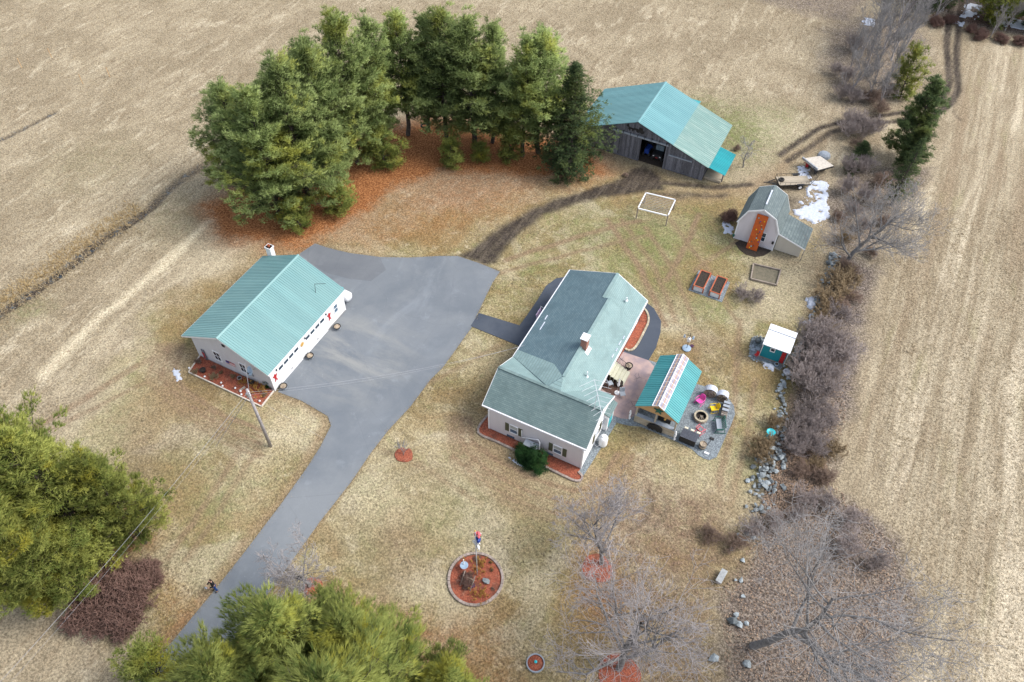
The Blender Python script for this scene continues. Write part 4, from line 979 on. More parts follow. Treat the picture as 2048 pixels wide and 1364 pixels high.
# ---------------------------------------------------------------- gambrel shed with lean-to
def build_shed():
    t = thing('gambrel_shed', 'small pale shed with grey gambrel roof and a lean-to on its right', 'shed', (-4.7, 71, 0))
    yf, yk = 69.12, 73.0
    P = [(-7.0, 2.55), (-6.2, 4.38), (-4.68, 5.16), (-3.2, 4.42), (-2.42, 2.6)]
    body = [(-6.88, 0), (-2.55, 0), (-2.55, 2.5), (-3.27, 4.3), (-4.68, 5.0), (-6.13, 4.26), (-6.88, 2.5)]
    MB().xprism(body, yf, yk, 'y').build('wall', M['siding_shed'], t)
    ya, yb = 68.86, 73.3
    for a, b in zip(P[:-1], P[1:]):
        d = Vector((b[0] - a[0], 0, b[1] - a[1])).normalized(); n = Vector((-d.z, 0, d.x)) * 0.07
        e0 = -0.0
        MB().hexa([(a[0], ya, a[1]), (b[0], ya, b[1]), (b[0], yb, b[1]), (a[0], yb, a[1]), (a[0] + n.x, ya, a[1] + n.z), (b[0] + n.x, ya, b[1] + n.z), (b[0] + n.x, yb, b[1] + n.z), (a[0] + n.x, yb, a[1] + n.z)]).build('roof_slope', M['shingle_shed'], t)
        for y in (ya - .03, yb + .03): MB().beam((a[0], y, a[1] - .02), (b[0], y, b[1] - .02), .05, .15).build('rake_trim', M['white'], t)
    MB().beam((-4.72, 69.7, 5.27), (-4.78, 72.3, 5.27), .16, .05).build('ridge_snow', M['snow'], t)
    MB().beam((-4.68, ya, 5.22), (-4.68, yb, 5.22), .22, .04).build('ridge_cap', M['shingle_shed'], t)
    for x in (-6.88, -2.55): MB().box(x - .06, x + .06, yf - .04, yf + .04, 0, 2.5).build('corner_trim', M['white'], t)
    window(t, 'y', yf, -4.12, -3.62, 0.8, 2.05, -1)
    # lattice under the wall
    l = MB()
    for k in range(9): l.beam((-4.1 + k * .17, yf - .03, .02), (-3.85 + k * .17, yf - .03, .42), .03, .02, up=(0, 1, 0)); l.beam((-3.85 + k * .17, yf - .02, .02), (-4.1 + k * .17, yf - .02, .42), .03, .02, up=(0, 1, 0))
    l.build('lattice', M['white'], t)
    for x, lab in ((-6.95, 'green'), (-2.75, 'black')): MB().lathe((x, yf - .12, 1.0 if x > -5 else .3), [(.0, 0), (.11, .02), (.13, .2), (.08, .32), (0, .34)], 10).build('lantern', M['green_metal'] if x < -5 else M['black'], t)
    # lean-to
    MB().xprism([(-2.44, 0.12), (.28, .12), (.28, 1.72), (-2.44, 2.52)], 69.3, 72.3, 'y').build('lean_to_wall', M['siding_tan'], t)
    b = MB(); x = -2.4
    while x < .2: b.box(x, x + .02, 69.27, 69.3, .14, 2.5 - (x + 2.44) * .29); x += .25
    b.build('batten', M['siding_tan'], t)
    MB().hexa([(-2.46, 69.0, 2.58), (.62, 69.0, 1.66), (.62, 72.6, 1.66), (-2.46, 72.6, 2.58), (-2.46, 69.0, 2.66), (.62, 69.0, 1.74), (.62, 72.6, 1.74), (-2.46, 72.6, 2.66)]).build('lean_to_roof', M['shingle_shed'], t)
    MB().beam((-2.46, 68.98, 2.56), (.62, 68.98, 1.64), .04, .13).build('rake_trim', M['white'], t)
    MB().box(.56, .62, 69.0, 69.1, 0, 1.66).build('post', M['wood_grey'], t)
    return t
build_shed()
def climbing_wall():
    a0, a1 = (-5.22, 68.15, 0.0), (-4.02, 68.15, 0.0); b0, b1 = (-5.25, 68.98, 4.3), (-4.0, 68.98, 4.3)
    t = thing('climbing_wall', 'orange climbing panel with coloured holds leaning on the gambrel shed', 'climbing wall', (-4.6, 68.2, 0))
    for k in range(2):
        for q in range(4):
            f0, f1 = q / 4 + .002, (q + 1) / 4 - .002
            def pt(sx, f): return Vector((-5.22 + sx * 1.2, 68.15 + .83 * f, 4.3 * f + .05))
            s0, s1 = k * .5 + .002, k * .5 + .498
            nrm = Vector((0, -4.3, .83)).normalized() * .03
            p = [pt(s0, f0), pt(s1, f0), pt(s1, f1), pt(s0, f1)]
            MB().hexa([tuple(v - nrm) for v in p] + [tuple(v + nrm) for v in p]).build('panel', M['orange_wall'], t)
    cols = ['yellow', 'turquoise', 'purple', 'gold', 'shutter', 'blue']
    rr = random.Random(3)
    for k in range(20):
        sx = .12 + .76 * rr.random(); f = .04 + .045 * k + .02 * rr.random()
        c = Vector((-5.22 + sx * 1.2, 68.15 + .83 * f, 4.3 * f + .05)); nrm = Vector((0, -4.3, .83)).normalized()
        MB().tube(c + nrm * .03, c + nrm * .10, .075, .045, 8).build('hold', M[cols[k % 6]], t)
climbing_wall()
slab('soil_bed', [(1470, 486), (1478, 498), (1492, 509), (1510, 514), (1528, 511), (1541, 503), (1547, 492), (1500, 470)], -.08, .03, M['soil'])

# ---------------------------------------------------------------- teal playhouse with white roof
def build_playhouse():
    x0, x1, y0, y1 = .23, 2.72, 53.95, 56.1
    t = thing('playhouse', 'small turquoise shed with flat white roof and one small window', 'shed', (1.4, 55, 0))
    MB().box(x0 + .05, x1 - .05, y0, y1, .12, 2.1).build('wall', M['teal_wall'], t)
    MB().hexa([(x0 - .05, y0 - .3, 2.08), (x1 + .08, y0 - .3, 2.08), (x1 + .08, y1 + .2, 2.30), (x0 - .05, y1 + .2, 2.30), (x0 - .05, y0 - .3, 2.16), (x1 + .08, y0 - .3, 2.16), (x1 + .08, y1 + .2, 2.40), (x0 - .05, y1 + .2, 2.40)]).build('roof', M['white_roof'], t)
    MB().beam((x0 - .05, 55.55, 2.385), (x1 + .08, 55.55, 2.385), .05, .03).build('roof_seam', M['grey_box'], t)
    MB().box(x0 - .06, x0 - .0, y0 - .3, y1 + .2, 1.98, 2.10).build('fascia', M['white'], t)
    MB().box(x0, x0 + .06, y0 - .04, y0, .12, 2.05).build('corner_trim', M['white'], t); MB().box(x1 - .06, x1, y0 - .04, y0, .12, 2.05).build('corner_trim', M['white'], t)
    window(t, 'y', y0, 1.0, 1.48, 1.25, 1.78, -1, rows=1)
    MB().box(2.15, 2.55, y0 - .05, y0, .2, 1.75).build('shutter', M['red'], t, label='faded red board on the right of the wall')
    MB().box(x0 - .02, x1, y0 - .05, y1, -.02, .12).build('foundation', M['timber_grey'], t)
build_playhouse()

# ---------------------------------------------------------------- pavilion
def build_pavilion():
    t = thing('pavilion', 'open wooden pavilion with teal metal roof, clear ridge strips and board half walls', 'pavilion', (-5.9, 44.3, 0))
    ya, yb = 40.95, 47.4; rx, rz = -5.93, 3.95; lx, ex, ez = -7.95, -3.9, 2.6
    k = .50
    ml = (rx - k, rz + (ez - rz) * k / (rx - lx)); mr = (rx + k, rz + (ez - rz) * k / (ex - rx))
    roof_panels(t, ml, (lx, ez), ya, yb, 0.92, M['metal_pavilion'], rib=.24)
    roof_panels(t, mr, (ex, ez), ya, yb, 0.92, M['metal_pavilion'], rib=.24)
    for a, b in (((rx, rz), (ml[0] - .05, ml[1] - .01)), ((rx, rz), (mr[0] + .05, mr[1] - .01))):
        n = 11; s = (yb - ya) / n
        for i in range(n): roof_panel(t, (a[0], a[1] + .012), (b[0], b[1] + .012), ya + i * s + .03, ya + (i + 1) * s - .03, M['skylight'], rib=.5, h=.02, name='skylight')
        MB().beam((b[0], ya, b[1] + .045), (b[0], yb, b[1] + .045), .06, .04).build('skylight_rail', M['white'], t)
        c = ((a[0] + b[0]) / 2, (a[1] + b[1]) / 2)
        MB().beam((c[0], ya, c[1] + .03), (c[0], yb, c[1] + .03), .05, .03).build('skylight_rail', M['wood_new'], t)
        for i in range(n + 1): MB().beam((a[0], ya + i * s, a[1] + .02), (b[0], ya + i * s, b[1] + .02), .04, .035).build('skylight_bar', M['white'], t)
    MB().beam((rx, ya, rz + .05), (rx, yb, rz + .05), .10, .04).build('ridge_cap', M['white'], t)
    yf = 41.25; xs = (-7.75, -5.95, -4.1)
    for y in (yf, 44.2, 47.1):
        for x in (xs if y != 44.2 else (-7.75, -4.1)): MB().box(x - .07, x + .07, y - .07, y + .07, 0, 2.6 if x != -5.95 else 2.5).build('post', M['wood_tan'], t)
    for x in (-7.75, -4.1): MB().box(x - .08, x + .08, ya + .1, yb - .1, 2.42, 2.57).build('beam', M['wood_new'], t)
    # gable boards (horizontal)
    for y in (yf - .08, 47.14):
        z = 2.34
        while z < 3.75:
            z1 = z + .155
            def xa(zz): return lx + .12 + max(0, (zz - 2.6)) * (rx - lx) / (rz - ez)
            def xb(zz): return ex - .12 - max(0, (zz - 2.6)) * (ex - rx) / (rz - ez)
            if xb(z1) - xa(z1) > .1:
                dy = .006 * random.random()
                MB().hexa([(xa(z), y - dy, z), (xb(z), y - dy, z), (xb(z), y + .03, z), (xa(z), y + .03, z), (xa(z1), y - dy, z1 - .01), (xb(z1), y - dy, z1 - .01), (xb(z1), y + .03, z1 - .01), (xa(z1), y + .03, z1 - .01)]).build('gable_board', M['wood_new'], t)
            z = z1
    for (xa, xb) in ((rx, lx + .03), (rx, ex - .03)): MB().beam((xa, ya + .05, rz - .12), (xb, ya + .05, ez - .10), .04, .16).build('rake_board', M['wood_new'], t)
    # half wall at the front: boards and cap
    for i in range(6): MB().box(-7.8, -4.05, yf - .09 - .006 * (i % 2), yf - .05, .08 + i * .155, .225 + i * .155).build('wall_board', M['wood_tan'], t)
    MB().box(-7.85, -4.0, yf - .12, yf + .25, 1.03, 1.08).build('counter', M['grey_box'], t)
    for i in range(6): MB().box(-7.84, -7.80, yf + .1, 44.1, .08 + i * .155, .225 + i * .155).build('wall_board', M['wood_tan'], t)
    MB().box(-7.9, -3.95, 40.95, 47.3, -.05, .035).build('floor', M['gravel'], t)
    for z in (.35,): MB().beam((-7.2, 43.4, z + .4), (-5.0, 43.4, z + .4), .9, .06).build('table_top', M['wood_tan'], t)
build_pavilion()
o = MB().xprism(star_poly(-5.85, 3.05, .50, .19), 41.08, 41.14, 'y').build('wall_star', M['green_metal'], None, loc=(-5.85, 41.1, 3.05)); tag(o, 'dark green metal star on the pavilion gable', 'wall ornament')
bear = [(0, .25), (.12, .38), (.1, .5), (.2, .62), (.3, .72), (.38, .66), (.6, .74), (.95, .80), (1.3, .72), (1.55, .62), (1.68, .42), (1.68, .03), (1.46, .03), (1.42, .16), (1.36, .16), (1.32, .03), (1.10, .03), (1.06, .17), (.78, .17), (.74, .02), (.52, .02), (.50, .16), (.44, .16), (.40, .03), (.20, .03), (.22, .22), (.1, .2)]
bear = [(-6.55 + p * .88, .10 + q * 1.15) for p, q in bear]
o = MB().xprism(bear, 40.98, 41.10, 'y').build('wall_cutout', M['black'], None, loc=(-5.8, 41.04, .1)); tag(o, 'black walking bear cut-out on the pavilion half wall', 'wall ornament')
# hanging things inside the pavilion
mb = MB().tube((-5.2, 41.6, 1.5), (-5.12, 41.55, 1.9), .1, .06, 8); o = mb.build('hanging_lantern', M['gold'], None, loc=(-5.2, 41.6, 1.5)); tag(o, 'small amber lantern hanging inside the pavilion front', 'lantern')
o = MB().box(-5.9, -4.7, 42.0, 42.6, .5, 1.0).box(-5.9, -4.7, 42.45, 42.6, 1.0, 1.45).build('bench', M['black'], None, loc=(-5.3, 42.3, .03)); tag(o, 'black bench inside the pavilion behind the half wall', 'bench')
for x, y, lab in ((-8.25, 41.2, 'white furled sheet at the left front post of the pavilion'), (-3.85, 40.95, 'white furled sheet at the right front post of the pavilion')):
    mb = MB()
    for k in range(6): mb.tube((x + .04 * math.sin(k * 2), y + .03 * math.cos(k * 3), k * .22), (x + .04 * math.sin(k * 2 + 2), y + .03 * math.cos(k * 3 + 3), k * .22 + .24), .07 + .03 * (k % 2), .09 - .03 * (k % 2), 7)
    o = mb.build('furled_sheet', M['white'], None, loc=(x, y, 0)); tag(o, lab, 'sheet')
# ---------------------------------------------------------------- vegetation
def tube_batch(segs, n):
    """segs: (m,8) p0,p1,r0,r1 -> verts, quad faces of open n-sided tubes"""
    S = np.asarray(segs, float); m = len(S)
    if m == 0: return np.zeros((0, 3)), np.zeros((0, 4), int)
    a, b, r0, r1 = S[:, :3], S[:, 3:6], S[:, 6], S[:, 7]
    d = b - a; d /= np.linalg.norm(d, axis=1)[:, None] + 1e-9
    ref = np.where(np.abs(d[:, 2:3]) > 0.9, np.array([[1.0, 0, 0]]), np.array([[0, 0, 1.0]]))
    x = np.cross(d, ref); x /= np.linalg.norm(x, axis=1)[:, None] + 1e-9; y = np.cross(d, x)
    t = np.arange(n) * 2 * np.pi / n
    ring = x[:, None, :] * np.cos(t)[None, :, None] + y[:, None, :] * np.sin(t)[None, :, None]
    V = np.concatenate([a[:, None] + ring * r0[:, None, None], b[:, None] + ring * r1[:, None, None]], 1).reshape(-1, 3)
    i = np.arange(n); j = (i + 1) % n
    f = np.stack([i, j, n + j, n + i], 1)
    F = (np.arange(m) * 2 * n)[:, None, None] + f[None]
    return V, F.reshape(-1, 4)
def wood_mesh(name, segs, mat):
    S = np.asarray(segs, float)
    big = S[S[:, 6] > 0.06]; sm = S[S[:, 6] <= 0.06]
    V1, F1 = tube_batch(big, 7); V2, F2 = tube_batch(sm, 3)
    V = np.concatenate([V1, V2]); F = np.concatenate([F1, F2 + len(V1)])
    return np_mesh(name, V, F, mat, smooth=True)
def tuft_mesh(name, cen, dirs, tint, mat, rng, blades=5, length=0.34, width=0.06, spread=0.75):
    m = len(cen)
    D = np.repeat(dirs, blades, 0) + rng.normal(0, spread, (m * blades, 3)) * np.array([1, 1, 0.8])
    D /= np.linalg.norm(D, axis=1)[:, None]
    Cn = np.repeat(cen, blades, 0); L = length * rng.uniform(0.6, 1.25, (m * blades, 1))
    S = np.cross(D, rng.normal(0, 1, D.shape)); S /= np.linalg.norm(S, axis=1)[:, None] + 1e-9
    b0 = Cn - S * width / 2; b1 = Cn + S * width / 2; tp = Cn + D * L
    V = np.stack([b0, b1, tp], 1).reshape(-1, 3); F = np.arange(len(V)).reshape(-1, 3)
    fn = np.cross(b1 - b0, tp - b0); flip = fn[:, 2] < 0
    V = V.reshape(-1, 3, 3); V[flip] = V[flip][:, [1, 0, 2]]; V = V.reshape(-1, 3)
    T = np.repeat(np.repeat(tint, blades), 3)
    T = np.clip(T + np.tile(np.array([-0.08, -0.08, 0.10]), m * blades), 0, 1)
    me = np_mesh(name, V, F, mat, {'tint': ('FLOAT', T)})
    nv = np.repeat(dirs, blades, 0) * .55 + np.array([0, 0, .7]) + rng.normal(0, .22, (m * blades, 3)); nv /= np.linalg.norm(nv, axis=1)[:, None]
    me.normals_split_custom_set_from_vertices(np.repeat(nv, 3, 0))      # boughs shade as soft sprays
    return me
def pine_data(seed, H, cb, R, ntuft, style='pine', lean=0.0):
    r = np.random.default_rng(seed)
    segs = []; P = []; O = []; T = []; W = []
    zz = np.linspace(0, H * 0.97, 12); wob = np.cumsum(r.normal(0, 0.06, (12, 2)), 0); wob[0] = 0
    r0 = 0.018 * H + 0.03
    trunk = lambda z: np.array([np.interp(z, zz, wob[:, 0]), np.interp(z, zz, wob[:, 1]), z])
    for i in range(11):
        a = trunk(zz[i]); b = trunk(zz[i + 1]); segs.append([*a, *b, r0 * (1 - zz[i] / H * .93), r0 * (1 - zz[i + 1] / H * .93)])
    z = cb
    ph = r.uniform(0, 6.28)
    lob = [(r.uniform(0, 6.28), r.uniform(.10, .25), k) for k in (2, 3, 5)]
    while z < H - 0.15:
        t = (z - cb) / (H - cb)
        if style == 'spruce': L0 = R * (1 - t) ** 0.9 * (0.75 + 0.25 * min(1, t * 8)) + 0.15; nb = 8; step = 0.42
        else:
            L0 = R * min(1, (1 - t) ** 0.62 * 1.05) * (0.62 + 0.38 * min(1, t * 3.2)) + 0.25; nb = 6; step = 0.62
        if style == 'round': L0 = R * math.sqrt(max(0.02, 1 - (t * 1.05 - 0.25) ** 2 * 1.15)) ; nb = 7; step = .5
        for k in range(nb):
            az = ph + k * 2 * math.pi / nb + r.normal(0, 0.25)
            lobe = 1 + sum(s * math.sin(q * az + p + t * 4) for p, s, q in lob)
            L = L0 * r.uniform(0.72, 1.15) * lobe
            rise = (math.radians(-12 + 40 * t) if style == 'spruce' else math.radians(4 + 50 * t ** 1.2)) + r.normal(0, .1)
            base = trunk(z + r.uniform(-.2, .2)); dx = np.array([math.cos(az), math.sin(az), 0]); side = np.array([-math.sin(az), math.cos(az), 0])
            nseg = 5; prev = base; rb = 0.018 + 0.012 * L
            pts = [base]
            for s in range(1, nseg + 1):
                f = s / nseg; up = math.tan(rise) * f * L + (0.16 * L * f * f if style != 'spruce' else 0.12 * L * f ** 3 - .1 * L * f)
                q = base + dx * f * L * math.cos(rise) + side * (0.12 * L * math.sin(f * 3 + az * 7)) * .5 + np.array([0, 0, up])
                segs.append([*prev, *q, rb * (1 - (s - 1) / nseg * .85), rb * (1 - s / nseg * .85)]); prev = q; pts.append(q)
            bt = r.normal(0, 0.16)
            nc = max(3, int(L * 3.0))
            for c in range(nc):
                f = (0.22 if style != 'pine' else 0.30) + (0.80 if style != 'pine' else 0.72) * (c + r.random()) / nc; f = min(f, 1.02)
                g = f * nseg; i0 = min(int(g), nseg - 1); q = pts[i0] + (pts[i0 + 1] - pts[i0]) * (g - i0)
                lat = r.normal(0, 0.30) * L * (0.25 + 0.75 * math.sin(min(1, f) * 2.6)) * .55
                q = q + side * lat + dx * (-abs(lat) * 0.15) + np.array([0, 0, r.normal(0, .08)])
                if abs(lat) > .45: segs.append([*(pts[i0] * .5 + pts[max(0, i0 - 1)] * .5), *q, 0.018, 0.007])
                P.append(q); O.append(dx + side * np.sign(lat) * min(1, abs(lat)) * 0.7); T.append(bt + 0.30 * f + r.normal(0, .06)); W.append(0.6 + 0.5 * (1 - t) + .2 * f)  # tips lighter: new growth, plus inner crown shade put into the tint
        z += step * r.uniform(.8, 1.2); ph += 0.9
    P = np.array(P); O = np.array(O); T = np.array(T); W = np.array(W); W /= W.sum()
    idx = r.choice(len(P), ntuft, p=W)
    sz = 0.21 if style != 'spruce' else 0.17
    off = r.normal(0, 1, (ntuft, 3)) * np.array([sz, sz, 0.10])
    cen = P[idx] + off
    dr = O[idx] * (0.7 if style != 'spruce' else 1.0) + np.array([0, 0, 0.75 if style != 'spruce' else 0.1]) + off * np.array([.8, .8, 1.2])
    dr /= np.linalg.norm(dr, axis=1)[:, None]
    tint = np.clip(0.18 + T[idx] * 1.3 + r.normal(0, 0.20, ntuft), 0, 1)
    return segs, cen, dr, tint, r
LIB = {}
def pine_lib(key, seed, H, cb, R, nt, style, fol, blades=5, length=.34, width=.055, spread=.6):
    segs, cen, dr, tint, r = pine_data(seed, H, cb, R, nt, style)
    LIB[key] = (H, wood_mesh('trunk', segs, M['bark']), tuft_mesh('crown', cen, dr, tint, M[fol], r, blades, length, width, spread))
def plant_tree(name, key, label, cat, loc, H=None, wid=1.0, rz=0.0, group=None, rxy=(0, 0)):
    h0, wood, fol = LIB[key]; s = (H or h0) / h0
    t = thing(name, label, cat, loc, group)
    t.rotation_euler = (rxy[0], rxy[1], rz); t.scale = (s * wid, s * wid, s)
    w = bpy.data.objects.new('trunk', wood); COL.objects.link(w); w.parent = t
    if fol: c = bpy.data.objects.new('crown', fol); COL.objects.link(c); c.parent = t
    return t
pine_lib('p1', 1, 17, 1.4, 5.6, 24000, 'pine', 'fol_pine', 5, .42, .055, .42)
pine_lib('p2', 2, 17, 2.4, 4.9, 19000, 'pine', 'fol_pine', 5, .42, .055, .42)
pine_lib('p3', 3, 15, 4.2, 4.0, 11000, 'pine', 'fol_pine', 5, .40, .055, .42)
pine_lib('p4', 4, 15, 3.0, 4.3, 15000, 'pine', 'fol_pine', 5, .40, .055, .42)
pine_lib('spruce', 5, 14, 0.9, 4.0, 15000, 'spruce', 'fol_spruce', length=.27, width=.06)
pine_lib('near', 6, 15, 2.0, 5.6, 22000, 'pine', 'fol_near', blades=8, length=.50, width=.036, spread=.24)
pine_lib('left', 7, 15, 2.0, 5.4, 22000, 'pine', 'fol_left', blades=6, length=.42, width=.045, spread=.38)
ring = [  # key, base px, height, width factor, label
    ('p1', (560, 432), 15.5, 1.0, 'broad pine at the near left end of the pine row, lowest and widest crown'),
    ('p1', (618, 404), 17.0, .98, 'tall broad pine, second from the left end of the pine row'),
    ('p2', (500, 380), 13.0, 1.2, 'rounded pine on the outer left side of the row beside the open field'),
    ('p2', (668, 368), 16.8, 1.0, 'dense pine behind the two broad ones at the left of the row'),
    ('p1', (715, 326), 18.0, .80, 'tallest pine of the row, left of the slim forked one'),
    ('p4', (655, 318), 14.5, .95, 'pine at the back of the left cluster, its bluish top facing the field'),
    ('p3', (816, 270), 15.4, .95, 'slim forked pine standing in the gap of the row'),
    ('p4', (765, 292), 15.6, .85, 'pine between the tall pine of the left cluster and the slim forked one'),
    ('p4', (858, 262), 14.2, .8, 'slim pine behind the tyre swing'),
    ('p4', (893, 286), 16.0, 1.0, 'pine just right of the slim forked one, bare lower trunk'),
    ('p4', (949, 294), 15.6, 1.15, 'dense pine in the middle of the row behind the driveway'),
    ('p2', (985, 285), 14.8, .85, 'pine at the rear of the middle cluster'),
    ('p4', (1045, 312), 14.8, .95, 'open crowned pine left of the two right end trees'),
    ('p3', (1077, 305), 15.2, 1.1, 'pine with pale trunk next to the dark spruce')]
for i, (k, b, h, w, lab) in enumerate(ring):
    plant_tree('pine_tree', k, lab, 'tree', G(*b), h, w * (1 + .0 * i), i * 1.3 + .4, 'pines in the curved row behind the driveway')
plant_tree('spruce_tree', 'spruce', 'dark pointed spruce at the right end of the row beside the barn', 'tree', G(1137, 332), 13.8, 1.12, .5)
# low young boughs at the foot of the row
pine_lib('young', 8, 4.2, .2, 2.2, 2600, 'pine', 'fol_left', length=.3, width=.05, spread=.6)
for i, (u, v, h, lab) in enumerate(((905, 330, 3.2, 'low yellow green pine sapling at the foot of the middle pines'), (775, 330, 4.4, 'yellow green young pine spreading right of the broad pines'), (600, 455, 3.4, 'low yellow green pine boughs at the front left end of the row'), (960, 322, 2.6, 'small pine sapling under the middle of the row'), (680, 425, 3.6, 'young pine at the front of the left cluster'), (1020, 318, 3.4, 'thin young pine below the open crowned pine'))):
    plant_tree('young_pine', 'young', lab, 'tree', G(u, v), h, 1.15, i * 1.1)

def base_from_top(u, v, h):
    p = G(u, v, h); return (p[0], p[1], 0.0)
near = [((530, 1250), 13.5, .98, 'yellow green pine at the lower edge overhanging the driveway'),
        ((690, 1262), 13.5, .88, 'large yellow green pine at the lower edge, second from the driveway'),
        ((420, 1330), 13.0, .95, 'yellow green pine at the lower edge whose boughs hide the driveway end'),
        ((880, 1350), 11.0, .80, 'smaller green pine at the lower edge towards the little round bed'),
        ((640, 1400), 16.0, 1.1, 'tallest pine cut off by the lower edge of the view')]
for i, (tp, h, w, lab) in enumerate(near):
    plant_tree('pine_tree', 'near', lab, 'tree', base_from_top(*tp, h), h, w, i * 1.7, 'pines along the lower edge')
plant_tree('young_pine', 'young', 'thin yellow green sapling left of the lower driveway', 'tree', base_from_top(300, 1325, 5), 5.5, .9, 1.0)
leftp = [((10, 880), 16.0, .90, 'big olive green pine at the left edge, upper crown'),
         ((165, 925), 12.5, .68, 'olive green pine at the left with boughs reaching to the right'),
         ((-50, 1030), 13.5, .92, 'olive green pine in the lower half of the left edge group'),
         ((-130, 920), 15.5, 1.0, 'olive green pine half out of view at the left edge')]
for i, (tp, h, w, lab) in enumerate(leftp):
    plant_tree('pine_tree', 'left', lab, 'tree', base_from_top(*tp, h), h, w, i * 2.1 + .3, 'pines at the left edge')
# dark conifers of the right hand tree line and the woods
pine_lib('dark', 9, 10, .6, 2.6, 8000, 'spruce', 'fol_spruce', length=.25, width=.06)
pine_lib('ragged', 19, 11, 1.2, 3.0, 9500, 'pine', 'fol_spruce', 5, .34, .06, .6)
plant_tree('spruce_tree', 'ragged', 'ragged dark evergreen in the tree line beside the bend of the track', 'tree', G(1800, 318), 10.5, .95, 0.2)
plant_tree('spruce_tree', 'ragged', 'lower dark evergreen leaning out below the ragged one at the track bend', 'tree', G(1808, 345), 6.0, 1.15, 2.2)
pine_lib('sparse', 10, 11, 1.5, 2.3, 2600, 'spruce', 'fol_spruce', length=.25, width=.05)
plant_tree('spruce_tree', 'sparse', 'thin sparse conifer behind the big bare tree of the tree line', 'tree', G(1782, 410), 9.5, .8, 0.9)
plant_tree('young_pine', 'young', 'small bright green evergreen in the thicket left of the track', 'tree', G(1800, 195), 6.5, .62, 0.9)
for u, v, h, lab in ((1722, 318, 2.4, 'low dark evergreen bush behind the flat trailer bed'), (1700, 340, 1.8, 'smallest dark evergreen bush near the flat trailer bed')):
    plant_tree('evergreen_bush', 'dark', lab, 'shrub', G(u, v), h, 2.2, u)
woods = [(1858, 18, 9, 'dark'), (1876, 2, 12, 'spruce'), (1985, 42, 9, 'young'), (1950, -20, 12, 'spruce'), (2035, 20, 11, 'dark'), (2080, 60, 12, 'spruce'), (2000, -50, 13, 'spruce'), (2110, -10, 13, 'dark'), (1830, -40, 12, 'spruce'), (1905, -70, 13, 'dark'), (2160, 40, 12, 'spruce'), (2060, -80, 13, 'dark'), (1770, -90, 12, 'dark')]
for i, (u, v, h, k) in enumerate(woods):
    plant_tree('conifer', k, 'dark conifer at the edge of the woods by the far end of the track', 'tree', G(u, v), h, .95, i * .8, 'conifers at the edge of the woods')

# ---------------------------------------------------------------- bare deciduous trees
def bare_segs(seed, H, r0, spread=0.9, fork=0.25, levels=4, nch=(7, 7, 7, 6), up=0.35, multi=1, lens=(0.55, 0.5, 0.5, 0.5), minr=0.013):
    r = np.random.default_rng(seed); segs = []
    def grow(p, d, L, rad, lv):
        n = 5 if lv < 2 else 3
        pts = [p]; q = p.copy(); dd = d.copy()
        for s in range(n):
            dd = dd + r.normal(0, 0.12 + 0.03 * lv, 3) + np.array([0, 0, up * 0.10]); dd /= np.linalg.norm(dd)
            q2 = q + dd * L / n; k0 = rad * (1 - .72 * s / n); k1 = rad * (1 - .72 * (s + 1) / n)
            k0 = max(k0, minr); k1 = max(k1, minr)
            if lv >= levels: k1 = minr * .35 if s == n - 1 else k1
            segs.append([*q, *q2, k0, k1]); q = q2; pts.append(q2)
        if lv >= levels: return
        for c in range(nch[min(lv, len(nch) - 1)]):
            f = (fork if lv == 0 else 0.22) + (1 - (fork if lv == 0 else .22)) * (c + r.random()) / nch[min(lv, len(nch) - 1)]; f = min(.99, f)
            g = f * n; i0 = min(int(g), n - 1); b = pts[i0] + (pts[i0 + 1] - pts[i0]) * (g - i0)
            t = (pts[i0 + 1] - pts[i0]); t /= np.linalg.norm(t)
            v = np.cross(t, r.normal(0, 1, 3)); v /= np.linalg.norm(v) + 1e-9
            nd = t * (1 - spread * .35) + v * spread * r.uniform(.6, 1.1) + np.array([0, 0, up * .35]); nd /= np.linalg.norm(nd)
            grow(b, nd, L * lens[min(lv, 3)] * r.uniform(.7, 1.25) * (1.15 - .45 * f), rad * (1 - .65 * f) * .60, lv + 1)
    for k in range(multi):
        a = r.uniform(0, 6.28); d = np.array([math.cos(a) * .25, math.sin(a) * .25, 1.0]) if multi > 1 else np.array([r.normal(0, .06), r.normal(0, .06), 1.0])
        if multi > 3: d = np.array([math.cos(a) * r.uniform(.2, .9), math.sin(a) * r.uniform(.2, .9), 1.0])
        d /= np.linalg.norm(d); grow(np.array([r.normal(0, .05) * multi * .3, r.normal(0, .05) * multi * .3, -.05]), d, H * r.uniform(.8, 1.0) * (.62 if multi == 1 else .6), r0 / math.sqrt(multi), 0)
    return segs
def bare_tree(name, label, cat, loc, segs, mat, rz=0, group=None, split=True, tilt=(0, 0), limb=None):
    t = thing(name, label, cat, loc, group); t.rotation_euler = (tilt[0], tilt[1], rz)
    S = np.asarray(segs)
    if split:
        a = S[S[:, 6] > 0.035]; b = S[S[:, 6] <= 0.035]
        for nm, q in (('trunk', a), ('crown', b)):
            if len(q): o = bpy.data.objects.new(nm, wood_mesh(nm, q, (limb or M['bark_limb']) if nm == 'trunk' else mat)); COL.objects.link(o); o.parent = t
    return t
bare_tree('bare_tree', 'tall grey bare tree with wide spreading limbs over the leaf litter at the lower right', 'tree', G(1505, 1292), bare_segs(21, 18.5, .31, 1.0, .38, 4, (13, 8, 5, 4), .25, 1, (.80, .60, .58, .6)), M['bark_grey'], 1.0, tilt=(0.05, .16))
bare_tree('bare_tree', 'silvery bare maple with pinkish twigs in a red mulch ring at the lower edge', 'tree', G(1238, 1338), bare_segs(22, 12.5, .28, 1.0, .10, 4, (13, 8, 5, 4), .45, 1, (.78, .60, .60, .6)), M['bark_pale'], .3)
